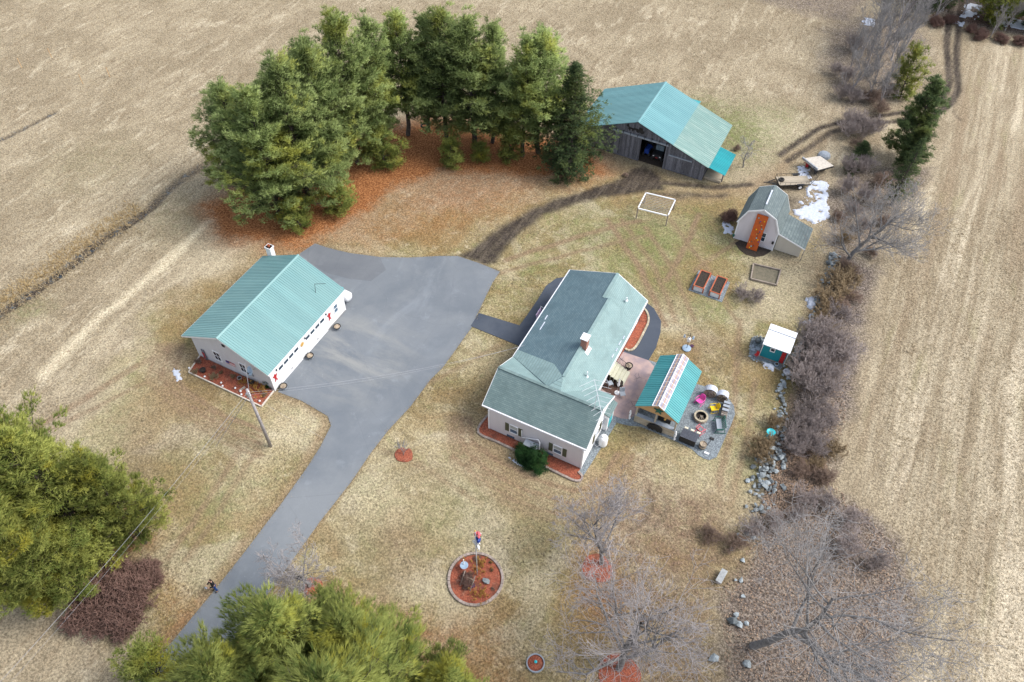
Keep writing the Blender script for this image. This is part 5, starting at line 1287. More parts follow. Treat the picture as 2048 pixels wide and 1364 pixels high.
bare_tree('bare_tree', 'smaller silvery bare tree in a red mulch ring on the front lawn', 'tree', G(1203, 1127), bare_segs(23, 10.0, .19, .85, .22, 4, (12, 8, 5, 4), .45, 1, (.66, .56, .58, .6)), M['bark_pale'], 2.3)
bare_tree('bare_tree', 'thin pale bare tree whose twigs hang over the lower driveway', 'tree', G(618, 1172), bare_segs(24, 9.5, .17, .85, .3, 4, (11, 7, 5, 4), .3, 1, (.66, .56, .58, .6)), M['bark_pale'], 1.2, tilt=(0, -.12))
bare_tree('bare_tree', 'wide bare tree of the tree line beside the gambrel shed snow', 'tree', G(1694, 522), bare_segs(25, 14.0, .24, .9, .10, 4, (14, 8, 6, 4), .45, 1, (.74, .57, .58, .55)), M['bark_grey'], .6, tilt=(0, .06))
bare_tree('bare_tree', 'small bare tree beside the barn lean-to', 'tree', G(1486, 334), bare_segs(26, 5.5, .09, .8, .2, 3, (8, 6, 5), .4, 1), M['bark_grey'], .6)
bare_tree('sapling', 'tiny grey sapling in the heart shaped red mulch on the lawn', 'tree', G(808, 911), bare_segs(27, 2.4, .04, .6, .08, 3, (8, 6, 4), .6, 1), M['bark_grey'], .6)
TS = [bare_segs(s, 15, .15, .5, .10, 4, (11, 6, 4, 3), .9, 1, (.60, .55, .55, .5), .016) for s in (28, 29)]
TM = [(wood_mesh('trunk', np.asarray(q)[np.asarray(q)[:, 6] > .03], M['bark_pale']), wood_mesh('crown', np.asarray(q)[np.asarray(q)[:, 6] <= .03], M['bark_grey'])) for q in TS]
LIB['tall0'] = (11.5, *TM[0]); LIB['tall1'] = (11.5, *TM[1])
thick = [(1742, 100, 9), (1755, 130, 9), (1728, 150, 8), (1768, 95, 11), (1790, 70, 12), (1782, 120, 10), (1755, 70, 11), (1800, 45, 12), (1720, 115, 8), (1745, 175, 7), (1775, 165, 8), (1765, 40, 12), (1700, 140, 6), (1735, 200, 6), (1810, 95, 8), (1830, 30, 11), (1870, 40, 8), (2010, 60, 7), (2048, 70, 8), (1925, 30, 7), (1980, 75, 5), (1700, 190, 6), (1760, 210, 6), (1712, 170, 7)]
for i, (u, v, h) in enumerate(thick):
    plant_tree('bare_tree', 'tall%d' % (i % 2), 'slender grey bare tree in the thicket at the upper right', 'tree', G(u, v), h, 1.1, i * 1.9, 'slender bare trees in the upper right thicket')
# shrubs
def shrub_lib(key, seed, H, r0, mat, multi=9, levels=3, nch=(6, 5, 4), up=.3, spread=.8):
    LIB[key] = (H, wood_mesh('stems', bare_segs(seed, H * 1.25, r0, spread, .15, levels, nch, up, multi, (.6, .6, .6, .5), .014), M[mat]), None)
def shrub(key, label, cat, loc, h, wid, rz, group=None, name='bare_shrub'):
    h0, me, _ = LIB[key]; s = h / h0
    o = bpy.data.objects.new(name, me); COL.objects.link(o); o.location = loc; o.rotation_euler = (0, 0, rz); o.scale = (s * wid, s * wid, s)
    return tag(o, label, cat, group)
shrub_lib('mauve', 41, 3.2, .05, 'twig_mauve', 20, 3, (6, 5, 3), .6, .6)
shrub_lib('mauve2', 42, 3.2, .05, 'twig_mauve', 17, 3, (6, 5, 3), .7, .6)
shrub_lib('brown', 43, 2.4, .04, 'twig_brown', 18, 3, (6, 5, 3), .3, .8)
shrub_lib('tan', 44, 1.6, .035, 'twig_tan', 26, 3, (6, 4, 3), .6, .5)
shrub_lib('red', 45, 1.8, .04, 'twig_red', 22, 3, (7, 6, 4), -.15, 1.1)
shrub_lib('gold', 46, .8, .02, 'gold_grass', 26, 2, (5, 4), .5, .4)
rs = random.Random(5)
hedge_pts = [(1660, 700), (1632, 715), (1612, 745), (1645, 755), (1600, 775), (1632, 785), (1585, 745), (1645, 675), (1608, 695), (1625, 820), (1676, 730),
             (1600, 850), (1622, 862), (1590, 880), (1612, 890), (1640, 850), (1585, 905), (1632, 905)]
for i, (u, v) in enumerate(hedge_pts):
    shrub('mauve' if i % 2 else 'mauve2', 'bare mauve grey shrub in the hedgerow behind the turquoise shed', 'shrub', G(u, v), 1.9 + 1.4 * rs.random() * (1 if v < 800 else .3), 1.05, i * 1.3, 'bare shrubs of the hedgerow')
for i, (u, v, k, h) in enumerate([(1680, 560, 'tan', 1.6), (1668, 580, 'tan', 2.0), (1690, 545, 'brown', 1.5), (1662, 610, 'tan', 1.8), (1650, 635, 'tan', 1.5), (1680, 620, 'brown', 1.4), (1700, 600, 'brown', 1.3), (1640, 655, 'tan', 1.2), (1672, 645, 'mauve', 2),
                                  (1645, 960, 'brown', 1.3), (1600, 945, 'brown', 1.2), (1610, 1000, 'mauve', 1.6), (1625, 930, 'tan', 1.0), (1660, 905, 'tan', 1.1), (1650, 1010, 'mauve2', 1.5), (1700, 1050, 'mauve', 1.6), (1590, 1035, 'mauve2', 1.4), (1545, 1050, 'mauve2', 1.5), (1500, 1060, 'mauve', 1.5), (1470, 1090, 'brown', 1.3), (1690, 1100, 'mauve2', 2), (1420, 1075, 'brown', 1.2), (1750, 1130, 'mauve2', 1.5)]):
    lb_ = ('low tan brush between the upper stone wall and the hay field' if v < 670 else 'low brush on the grass left of the big bare tree' if u < 1480 else 'low tangled brush beside the grey stone pile' if v < 1020 else 'low mauve brush behind the crown of the big bare tree')
    shrub(k, lb_, 'shrub', G(u, v), h, 1.3, i, 'brush: ' + lb_)
for i, (u, v, k, h) in enumerate([(1690, 268, 'mauve', 3.0), (1708, 262, 'mauve2', 3.2), (1725, 275, 'mauve', 3.0), (1745, 265, 'mauve2', 2.6), (1700, 245, 'mauve', 2.2), (1715, 300, 'brown', 2.0), (1680, 195, 'mauve', 2.6), (1690, 165, 'mauve2', 2.8), (1705, 205, 'mauve', 2.4), (1740, 205, 'brown', 2.2), (1760, 225, 'brown', 2.0), (1775, 190, 'mauve', 2.8), (1670, 150, 'mauve2', 2.2), (1700, 100, 'mauve', 3), (1695, 345, 'mauve2', 2.6), (1725, 345, 'mauve', 2.6), (1690, 385, 'mauve2', 2.6), (1730, 400, 'mauve', 2.4), (1700, 430, 'mauve2', 2.2), (1760, 370, 'brown', 2.2), (1720, 460, 'mauve', 2.0), (1675, 440, 'brown', 1.4), (1765, 450, 'brown', 1.5), (1690, 480, 'tan', 1.4), (1740, 510, 'brown', 1.3), (1900, 45, 'red', 1.6), (1960, 75, 'red', 1.8), (2000, 82, 'red', 1.6), (2040, 88, 'red', 1.8), (1940, 62, 'red', 1.4), (1870, 50, 'red', 1.8)]):
    lb_ = ('dark red brown shrub along the foot of the woods in the upper right corner' if u >= 1870 else 'leafless mauve shrub where the dirt track runs into the tree line' if 240 <= v <= 305 else 'leafless shrub at the foot of the upper right thicket of bare trees' if v < 240 else 'leafless shrub beyond the large snow patch and the flatbed trailer' if v < 420 else 'leafless shrub under the wide bare tree of the tree line')
    shrub(k, lb_, 'shrub', G(u, v), h * .85, 1.1, i, 'shrubs: ' + lb_)
for u, v, k, h, w, lab in ((1455, 440, 'red', 1.7, .75, 'dark leafless bush against the left side of the gambrel shed'), (1487, 592, 'mauve', 1.2, 1.6, 'low bare berry bushes in front of the sandbox'), (1512, 600, 'mauve2', 1.2, 1.5, 'second low bare berry bush right of the raised beds'), (1474, 300, 'brown', .7, 1.2, 'brown brush beside the barn lean-to corner'),
                         (1530, 895, 'tan', 1.4, 1.1, 'tan dried hydrangea bush below the turquoise bowl'), (1524, 915, 'tan', 1.4, 1.1, 'golden dried hydrangea bush at the top of the stone pile'), (1540, 852, 'tan', 1.2, 1.0, 'tan dried bush above the turquoise bowl'),
                         (1250, 352, 'brown', .5, 1.2, 'small dry tuft beside the dark patch of the dirt track')):
    shrub(k, lab, 'shrub', G(u, v), h, w, u)
# dark round heap of brush at the lower left
for i, (u, v, h, w) in enumerate(((235, 1205, 3.2, 1.15), (200, 1222, 2.5, 1.2), (265, 1185, 2.5, 1.2), (230, 1238, 2.2, 1.2), (288, 1160, 1.6, 1.2), (195, 1182, 2.0, 1.2), (255, 1222, 2.4, 1.2), (218, 1172, 2.3, 1.2), (300, 1140, 1.0, 1.3))):
    shrub('red', 'dark red brown leafless shrub of the round clump at the lower left', 'shrub', G(u, v), h, w, i * .8, 'shrubs of the dark round clump', 'leafless_shrub')
# yew in the front bed
yw = pine_data(61, 2.0, .1, 1.35, 5200, 'round')
LIB['yew'] = (2.0, wood_mesh('stems', yw[0], M['bark']), tuft_mesh('crown', yw[1], yw[2], yw[3], M['fol_yew'], yw[4], 6, .15, .05, .7))
t = thing('yew_bush', 'dark green clipped yew in front of the house wing', 'shrub', G(1060, 921))
for k, (dx, dy, s) in enumerate(((0, -.1, .68), (.85, -.2, .66), (-.75, 0, .56), (.4, .2, .5))):
    for nm, me in (('stems', LIB['yew'][1]), ('crown', LIB['yew'][2])):
        o = bpy.data.objects.new(nm, me); COL.objects.link(o); o.parent = t; o.location = (dx, dy, 0); o.scale = (s, s, s * .9); o.rotation_euler = (0, 0, k * 1.4)
pl = [(541, 770, 'yew', .9, .8, 'small green evergreen at the garage corner', 'shrub'), (1436, 862, 'yew', .3, 1.0, 'tiny green tuft at the gravel edge', 'shrub')]
for u, v, k, h, w, lab, cat in pl[:1]: plant_tree('evergreen_bush', k, lab, cat, G(u, v), h, w, 1)

# ---------------------------------------------------------------- leaf litter, dry tufts, snow
def scatter_in(pts, n, rng, world=False):
    P = np.array(pts if world else gp(pts)); out = []
    lo, hi = P.min(0), P.max(0)
    while len(out) < n:
        q = rng.uniform(lo, hi, (n * 2, 2)); ins = np.zeros(len(q), bool)
        for i in range(len(P)):
            a, b = P[i], P[(i + 1) % len(P)]
            ins ^= ((a[1] > q[:, 1]) != (b[1] > q[:, 1])) & (q[:, 0] < (b[0] - a[0]) * (q[:, 1] - a[1]) / (b[1] - a[1] + 1e-12) + a[0])
        out.extend(q[ins].tolist())
    return np.array(out[:n])
def leaf_cloud(name, xy, size, mat, rng, tris=1, zhi=.1):
    n = len(xy); c = np.column_stack([xy, rng.uniform(-.03, zhi, n)])
    a = rng.normal(0, 1, (n, 3)) * [1, 1, .45]; a /= np.linalg.norm(a, axis=1)[:, None]
    b = np.cross(a, rng.normal(0, .35, (n, 3)) + [0, 0, 1]); b /= np.linalg.norm(b, axis=1)[:, None]
    s = size * rng.uniform(.5, 1.3, (n, 1))
    V = np.stack([c - a * s, c - b * s * .6, c + a * s, c + b * s * .6], 1).reshape(-1, 3); F = np.arange(4 * n).reshape(-1, 4)
    me = np_mesh(name, V, F, mat, {'tint': ('FLOAT', np.repeat(rng.random(n), 4))}); o = link(name, me); return tag(o, kind='stuff')
def tinted(name, a, b, rough=.9):
    m, nt, bs = new_mat(name, rough, .15); at = nt.nodes.new('ShaderNodeAttribute'); at.attribute_name = 'tint'
    nt.links.new(mix(nt, at.outputs['Fac'], a, b), bs.inputs['Base Color']); return m
M['leaf'] = tinted('fallen oak leaves', (0.14, 0.10, 0.08), (0.38, 0.265, 0.18))
M['grass_dry'] = tinted('dry grass blades', (0.20, 0.15, 0.085), (0.48, 0.39, 0.255))
M['grass_gold'] = tinted('golden ditch grass', (0.24, 0.165, 0.08), (0.46, 0.34, 0.17))
lit_poly = [(1640, 660), (1690, 700), (1690, 850), (1650, 960), (1720, 1010), (1790, 1100), (1800, 1230), (1780, 1480), (1440, 1480), (1450, 1300), (1440, 1190), (1500, 1090), (1525, 1000), (1535, 880), (1575, 800)]
leaf_cloud('fallen_leaves', scatter_in(lit_poly, 11000, RNG), .075, M['leaf'], RNG)
leaf_cloud('fallen_leaves', scatter_in([(1560, 900), (1640, 880), (1660, 960), (1560, 1040), (1520, 1010)], 3500, RNG), .09, M['leaf'], RNG)
leaf_cloud('fallen_leaves', scatter_in([(1180, 1000), (1400, 1000), (1430, 1400), (1150, 1400)], 3500, RNG), .06, M['leaf'], RNG)
def grass_cloud(name, xy, h, w, mat, rng, blades=3):
    n = len(xy) * blades; xy = np.repeat(xy, blades, 0) + rng.normal(0, h * .35, (n, 2)); c = np.column_stack([xy, np.full(n, -.06)])
    d = rng.normal(0, .75, (n, 3)); d[:, 2] = rng.uniform(.35, 1.2, n); d *= h * rng.uniform(.5, 1.3, (n, 1))
    s = np.cross(d, rng.normal(0, 1, (n, 3))); s /= np.linalg.norm(s, axis=1)[:, None]; s[:, 2] *= .3
    V = np.stack([c - s * w, c + s * w, c + d], 1).reshape(-1, 3)
    me = np_mesh(name, V, np.arange(3 * n).reshape(-1, 3), mat, {'tint': ('FLOAT', np.repeat(rng.random(n), 3))}); o = link(name, me); return tag(o, kind='stuff')
def near_line(pts, n, sd, off=0.0):
    P = np.array(gp(pts)); seg = RNG.integers(0, len(P) - 1, n * 1); t = RNG.random(n)[:, None]
    L = np.linalg.norm(P[1:] - P[:-1], axis=1); seg = RNG.choice(len(P) - 1, n, p=L / L.sum())
    q = P[seg] * (1 - t) + P[seg + 1] * t; d = (P[seg + 1] - P[seg]); d /= np.linalg.norm(d, axis=1)[:, None]
    return q + np.column_stack([-d[:, 1], d[:, 0]]) * (RNG.normal(0, sd, n)[:, None] + off)
grass_cloud('ditch_grass', near_line(ditch_c[:7], 1900, .8, 1.3), .28, .035, M['grass_gold'], RNG)
grass_cloud('ditch_grass', near_line(ditch_c[:6], 1200, .8, -1.2), .26, .03, M['grass_dry'], RNG)
rough = scatter_in([(-200, 1200), (-200, -120), (1700, -120), (1650, 330), (1460, 300), (1200, 160), (700, 60), (420, 250), (400, 470), (60, 900)], 42000, RNG)
grass_cloud('field_grass', rough, .17, .03, M['grass_dry'], RNG, 3)
rough2 = scatter_in([(1800, 420), (2200, 420), (2200, 1480), (1840, 1480), (1810, 1200), (1740, 950), (1760, 640)], 22000, RNG)
grass_cloud('field_grass', rough2, .14, .028, M['grass_dry'], RNG, 3)
lawn_xy = scatter_in([(330, 620), (480, 500), (900, 420), (1240, 340), (1640, 480), (1600, 700), (1540, 900), (1440, 1200), (1420, 1480), (200, 1480), (130, 1000)], 46000, RNG)
def clear(xy, polys):
    keep = np.ones(len(xy), bool)
    for q, wd in polys:
        keep &= poly_mask(q, .2, 0, world=wd, X=xy[:, 0], Y=xy[:, 1]) < .5
    return xy[keep]
track_poly = [(915, 512), (975, 466), (1060, 415), (1200, 368), (1262, 334), (1318, 345), (1500, 360), (1500, 395), (1290, 392), (1150, 412), (1045, 462), (990, 524), (960, 528)]
lawn_xy = clear(lawn_xy, [(track_poly, False), (road, False), ([(-49, 26.7), (-38.5, 26.7), (-38.5, 42), (-49, 42)], True), ([(-19.9, 33), (-9, 33), (-9, 54), (-21.5, 54)], True), ([(-10, 40), (0.6, 40), (0.6, 48.2), (-10, 54)], True),
                         ([(-15.8, 19.2), (-11.2, 19.2), (-11.2, 23.7), (-15.8, 23.7)], True), ([(941, 650), (958, 622), (1056, 654), (1140, 550), (1325, 600), (1320, 720), (1250, 740)], False), ([(-8.8, 59.3), (-5, 59.3), (-5, 62.6), (-8.8, 62.6)], True), ([(-7, 67.5), (.8, 67.5), (.8, 73), (-7, 73)], True)])
grass_cloud('lawn_grass', lawn_xy, .10, .022, M['grass_dry'], RNG, 3)

def snow_patch(pts, label, thr=.42, sc=.7, res=.10, h=.10, seed=3, soft=.9, name='snow_patch', world=False):
    P = np.array(pts if world else gp(pts)); lo, hi = P.min(0) - .3, P.max(0) + .3
    xs = np.arange(lo[0], hi[0], res); ys = np.arange(lo[1], hi[1], res); X, Y = np.meshgrid(xs, ys)
    m = poly_mask([tuple(q) for q in P], soft, 0, world=True, X=X.ravel(), Y=Y.ravel())
    v = m * 1.0 + (fbm(X.ravel() + 300, Y.ravel() + 300, sc, seed) - .5) * 2.6 + (fbm(X.ravel() + 300, Y.ravel() + 300, sc * 4, seed + 9) - .5) * 1.2 - thr
    v = v.reshape(X.shape); zz = np.clip(v, 0, .5) ** .6 * h + .012
    on = v > 0
    f = on[:-1, :-1] & on[1:, :-1] & on[:-1, 1:] & on[1:, 1:]
    I = np.arange(X.size).reshape(X.shape)
    F = np.stack([I[:-1, :-1][f], I[:-1, 1:][f], I[1:, 1:][f], I[1:, :-1][f]], 1)
    used, inv = np.unique(F, return_inverse=True)
    cnt = np.zeros(X.size); np.add.at(cnt, F.ravel(), 1)
    Zt = zz.ravel().copy(); Zt[cnt < 4] = -.03
    Vv = np.column_stack([X.ravel(), Y.ravel(), Zt])[used]
    me = np_mesh(name, Vv, inv.reshape(-1, 4), M['snow'], smooth=True)
    c = Vv.mean(0); c[2] = 0; co = (Vv - c).astype(np.float32); me.vertices.foreach_set('co', co.ravel()); me.update()
    o = link(name, me); o.location = c
    return tag(o, label, 'snow')
snow_patch([(1628, 360), (1655, 368), (1662, 420), (1655, 440), (1625, 445), (1590, 432), (1588, 412), (1612, 395), (1610, 372)], 'large patch of melting snow between the gambrel shed and the tree line', .48, .55, seed=5, h=.14)
snow_patch([(1448, 450), (1468, 452), (1466, 472), (1446, 470)], 'small snow patch at the left wall of the gambrel shed', .35, .5)
snow_patch([(1594, 334), (1606, 334), (1626, 352), (1618, 358), (1600, 350)], 'narrow snow strip between the two trailers', .2, .6)
snow_patch([(348, 738), (364, 742), (366, 760), (352, 764), (345, 750)], 'small snow patch on the grass left of the garage bed', .45, .28, seed=12, soft=.5)
snow_patch([(1010, 903), (1020, 905), (1030, 916), (1050, 932), (1048, 936), (1028, 926), (1014, 915)], 'thin snow strip below the yew in front of the house', .55, .8, soft=.2, seed=17, res=.06)
snow_patch([(1731, 36), (1748, 40), (1748, 52), (1736, 48)], 'snow patch left of the upper right thicket', .2, .8)
snow_patch([(1930, 10), (1942, 8), (1940, 28), (1955, 32), (1930, 34)], 'snow patch right of the track at the woods', .25, .8)
snow_patch([(1996, 40), (2020, 34), (2060, 44), (2060, 60), (2010, 54)], 'snow patch at the edge of the woods in the upper right corner', .42, .9)
snow_patch([(1902, 42), (1925, 44), (1924, 50), (1904, 47)], 'sliver of snow across the wheel tracks', .25, .6)
for u, v, r, lab in ((1623, 604, 9, 'upper snow remnant on the stone wall'), (1633, 597, 6, 'tiny snow remnant beside the stone wall'), (1622, 636, 9, 'lower snow remnant on the stone wall')):
    snow_patch([(u - r * .5, v - r), (u + r * .5, v - r), (u + r * .5, v + r), (u - r * .5, v + r)], lab, .2, .5, soft=.3, h=.35)
snow_patch([(1520, 722), (1536, 723), (1552, 733), (1548, 737), (1528, 731)], 'snow strip along the foot of the turquoise shed', .15, .6, soft=.2, h=.2)

road_edges = [[(300, 1330), (362, 1262), (445, 1163), (500, 1090), (562, 1008), (612, 938), (641, 893), (661, 851), (655, 833), (602, 801), (556, 786)], [(482, 1262), (556, 1160), (640, 1043), (701, 965), (742, 905), (776, 861), (820, 814), (860, 760), (905, 708), (943, 655)], [(1000, 543), (985, 565), (949, 640)], [(1000, 543), (960, 527)], [(915, 512), (820, 515), (760, 514), (700, 506), (630, 487)]]
for e_, n_ in zip(road_edges, (2600, 1900, 350, 200, 900)): grass_cloud('edge_grass', near_line(e_, n_, .13), .12, .022, M['grass_dry'], RNG, 3)
# ---------------------------------------------------------------- edging blocks along a line
SHARE = {}
def block_mesh(l, w, h, mat):
    k = (round(l, 2), w, h, mat)
    if k not in SHARE:
        mb = MB(); b = .02
        mb.hexa([(-l / 2, -w / 2, 0), (l / 2, -w / 2, 0), (l / 2, w / 2, 0), (-l / 2, w / 2, 0), (-l / 2, -w / 2, h - b), (l / 2, -w / 2, h - b), (l / 2, w / 2, h - b), (-l / 2, w / 2, h - b)])
        mb.hexa([(-l / 2, -w / 2, h - b), (l / 2, -w / 2, h - b), (l / 2, w / 2, h - b), (-l / 2, w / 2, h - b), (-l / 2 + b, -w / 2 + b, h), (l / 2 - b, -w / 2 + b, h), (l / 2 - b, w / 2 - b, h), (-l / 2 + b, w / 2 - b, h)])
        me = bpy.data.meshes.new('block'); me.from_pydata(mb.v, [], mb.f); me.materials.append(M[mat]); me.update(); SHARE[k] = me
    return SHARE[k]
def edging(parent, pts, l, w, h, mat, closed=False, name='paver', rows=1):
    P = [Vector((p[0], p[1], 0)) for p in pts]
    if closed: P.append(P[0])
    L = [0]
    for a, b in zip(P[:-1], P[1:]): L.append(L[-1] + (b - a).length)
    n = max(2, round(L[-1] / (l + .012))); st = L[-1] / n; o0 = org(parent)
    for r in range(rows):
        for i in range(n):
            s = (i + .5 + (.5 if r % 2 else 0)) * st
            if s > L[-1]: s -= st * .5 if not closed else L[-1]
            k = max(j for j in range(len(L) - 1) if L[j] <= s); t = (s - L[k]) / (L[k + 1] - L[k])
            c = P[k].lerp(P[k + 1], t); d = P[k + 1] - P[k]
            o = bpy.data.objects.new(name, block_mesh(st - .014, w, h, mat)); COL.objects.link(o); o.parent = parent
            o.location = (c.x - o0[0] + random.uniform(-.008, .008), c.y - o0[1] + random.uniform(-.008, .008), r * h + random.uniform(-.01, .004)); o.rotation_euler = (0, 0, math.atan2(d.y, d.x) + random.uniform(-.03, .03))
def smooth_poly(P, n=3):
    for _ in range(n):
        Q = []
        for i in range(len(P)):
            a, b = P[i], P[(i + 1) % len(P)]
            Q += [(a[0] * .75 + b[0] * .25, a[1] * .75 + b[1] * .25), (a[0] * .25 + b[0] * .75, a[1] * .25 + b[1] * .75)]
        P = Q
    return P
def chaikin_open(P, n=2):
    for _ in range(n):
        Q = [P[0]]
        for a, b in zip(P[:-1], P[1:]): Q += [(a[0] * .75 + b[0] * .25, a[1] * .75 + b[1] * .25), (a[0] * .25 + b[0] * .75, a[1] * .25 + b[1] * .75)]
        P = Q + [P[-1]]
    return P
def mulch_mound(parent, P, name='mulch', top=.05, mat='mulch'):
    c = np.mean(np.array(P), 0); v = []; f = []; n = len(P); rings = [(1.0, -.05), (.97, top * .6), (.75, top), (.4, top * 1.3)]
    for s, z in rings: v += [(c[0] + (p[0] - c[0]) * s, c[1] + (p[1] - c[1]) * s, z + random.uniform(-.01, .01)) for p in P]
    for q in range(len(rings) - 1):
        for i in range(n): j = (i + 1) % n; f.append((q * n + i, q * n + j, (q + 1) * n + j, (q + 1) * n + i))
    f.append(tuple(range((len(rings) - 1) * n, len(rings) * n)))
    mb = MB(); mb.v = v; mb.f = f; mb.m = [0] * len(f)
    return mb.build(name, M[mat], parent)
def mulch_slab(parent, P, top=.05, z0=-.05, mat='mulch', name='mulch'):
    return MB().prism(P, z0, top).build(name, M[mat], parent)

# front bed of the house
t = thing('flower_bed', 'red mulch bed edged with grey blocks along the front of the house wing', 'flower bed', (-14.6, 33.6, 0))
fb = chaikin_open(gp([(979, 828), (966, 842), (955, 858), (958, 870), (985, 880), (1026, 899), (1060, 917), (1094, 936), (1125, 951), (1150, 963), (1162, 962), (1165, 953), (1156, 944)]), 2)
mulch_slab(t, fb + [(-10.1, 34.4), (-19.1, 34.4), (-19.3, 35.6)], .06)
edging(t, fb, .30, .20, .15, 'paver', rows=1)
# right side bed
t = thing('flower_bed', 'narrow red mulch bed with tan blocks along the patio side of the house', 'flower bed', (-11, 49.5, 0))
rb = chaikin_open(gp([(1279, 614), (1290, 619), (1297, 632), (1297, 646), (1288, 664), (1278, 684), (1269, 698), (1258, 703), (1250, 698)]), 2)
mulch_slab(t, rb + [(-11.8, 46.6), (-11.8, 53.2)], .06)
edging(t, rb, .28, .20, .17, 'block_tan')
# garage bed
t = thing('flower_bed', 'red mulch bed framed with pale timbers at the gable end of the garage', 'flower bed', (-43, 27.9, 0))
gb = [(-47.75, 28.88), (-47.35, 26.84), (-38.75, 26.86), (-38.86, 28.88)]
mulch_slab(t, gb, .05)
for a, b in zip(gb[:-1], gb[1:]): MB().beam((*a, .07), (*b, .07), .10, .16).build('timber', M['timber_white'], t)
# round bed
cx, cy = -13.43, 21.46
t = thing('flower_bed', 'round red mulch bed ringed with concrete pavers on the front lawn', 'flower bed', (cx, cy, 0))
ringp = [(cx + 2.12 * math.cos(a) * (1 + .015 * math.sin(3 * a)), cy + 2.12 * math.sin(a)) for a in np.linspace(0, 2 * PI, 48, endpoint=False)]
mulch_mound(t, [(cx + 2.05 * math.cos(a), cy + 2.05 * math.sin(a)) for a in np.linspace(0, 2 * PI, 40, endpoint=False)], top=.08)
edging(t, ringp, .29, .21, .16, 'paver', closed=True)
# small ring
c = G(1071, 1327)
t = thing('flower_bed', 'small round red mulch bed in a grey rim near the lower edge', 'flower bed', c)
mulch_mound(t, [(c[0] + .62 * math.cos(a), c[1] + .62 * math.sin(a)) for a in np.linspace(0, 2 * PI, 24, endpoint=False)], top=.10)
MB().lathe(c, [(.60, -.05), (.60, .19), (.68, .19), (.68, -.05)], 32).build('rim', M['grey_box'], t, smooth=False)
o = MB().tube((c[0], c[1], .05), (c[0], c[1], .32), .02).lathe((c[0], c[1], .32), [(0, 0), (.09, .03), (.12, .10), (.09, .17), (0, .2)], 14).build('garden_ball', M['turquoise'], None, loc=(c[0], c[1], .05), smooth=True); tag(o, 'light blue ball ornament in the small round bed', 'garden ornament')
# mulch rings of trees
for (u, v, r, lab) in ((1195, 1137, 1.22, 'round red mulch patch at the foot of the smaller silvery tree'), (1238, 1347, 1.5, 'round red mulch patch at the foot of the tree on the lower edge'), (808, 909, .80, 'heart shaped red mulch patch around the tiny sapling'), (625, 1172, .75, 'red mulch patch under the thin tree by the driveway')):
    c = G(u, v); t = thing('mulch_ring', lab, 'mulch', c)
    rr = random.Random(u)
    ph = rr.random() * 6
    P = [(c[0] + r * (1 + .07 * math.sin(2 * a + ph) + .05 * math.sin(5 * a + ph) + (-.35 * math.exp(-((a - 1.9) / .35) ** 2) if u == 808 else 0)) * math.cos(a), c[1] + r * (1 + .07 * math.sin(3 * a + ph) + (-.35 * math.exp(-((a - 1.9) / .35) ** 2) if u == 808 else 0)) * math.sin(a)) for a in np.linspace(0, 2 * PI, 36, endpoint=False)]
    mulch_mound(t, P, top=.07)

# plants and ornaments inside the beds
def small(name, lab, cat, mb, mat, loc, smooth=False):
    o = mb.build(name, M[mat] if isinstance(mat, str) else mat, None, loc=loc, smooth=smooth); return tag(o, lab, cat)
def P8(o, s, a, z=0): return G(*Z(o, s, a), z)
GB = ((360, 680), 8.533)
for a, k, h, w, lab in (((320, 385), 'brown', .6, 1.0, 'dark dead tuft at the upper corner of the garage bed'), ((590, 490), 'brown', .5, .9, 'dead tuft below the left garage window'), ((280, 560), 'tan', .45, 1.1, 'flattened tan perennial at the left end of the garage bed'),
                        ((560, 650), 'tan', .45, 1.4, 'wide tan perennial in the middle of the garage bed'), ((720, 570), 'tan', .35, .8, 'small tan tuft under the flag plaque'), ((910, 630), 'tan', .4, .9, 'tan tuft under the right garage window'), ((1070, 730), 'gold', .5, .9, 'golden grass left of the grey pot'), ((1340, 850), 'gold', .7, 1.3, 'large golden grass clump at the right end of the garage bed'), ((1440, 960), 'tan', .4, .9, 'tan tuft by the right timber of the garage bed')):
    shrub(k, lab, 'plant', P8(*GB, a), h, w, a[0], None, 'dry_plant')
def pot(loc, r, h, mat, lab, fill='soil', name='pot'):
    t = thing(name, lab, 'pot', loc)
    x, y, z = loc
    MB().lathe((x, y, z), [(r * .7, 0), (r, h * .85), (r * 1.1, h * .85), (r * 1.1, h), (r * .92, h), (r * .85, h * .8)], 20).build('shell', M[mat], t, smooth=False)
    MB().lathe((x, y, z), [(r * .9, h * .86), (r * .4, h * .92), (0, h * .94)], 16).build('soil', M[fill], t)
    return t
pot(P8(*GB, (405, 545)), .26, .4, 'black', 'black pot at the left in the garage bed')
pot(P8(*GB, (1025, 675)), .20, .3, 'grey_box', 'grey pot with pale rim in the middle of the garage bed')
pot(P8(*GB, (1230, 750)), .24, .38, 'black', 'black pot against the wall near the garage dish')
for k, a in enumerate(((430, 640), (710, 745), (735, 800), (950, 835), (1040, 890), (1055, 945), (1365, 1055), (165, 495))):
    c = P8(*GB, a); small('garden_light', 'small white solar light or stone set in the garage bed', 'garden light', MB().lathe((*c[:2], .04), [(.0, .2), (.09, .17), (.10, .1), (.05, .06), (.05, 0)], 10), 'white', (*c[:2], .04), True)['group'] = 'white solar lights of the garage bed'
small('garden_ornament', 'rusty little bench shape at the foot of the utility pole top in the garage bed', 'garden ornament', MB().beam(P8(*GB, (1010, 870), .1), P8(*GB, (1110, 800), .1), .18, .15), 'log', P8(*GB, (1060, 840), .03))
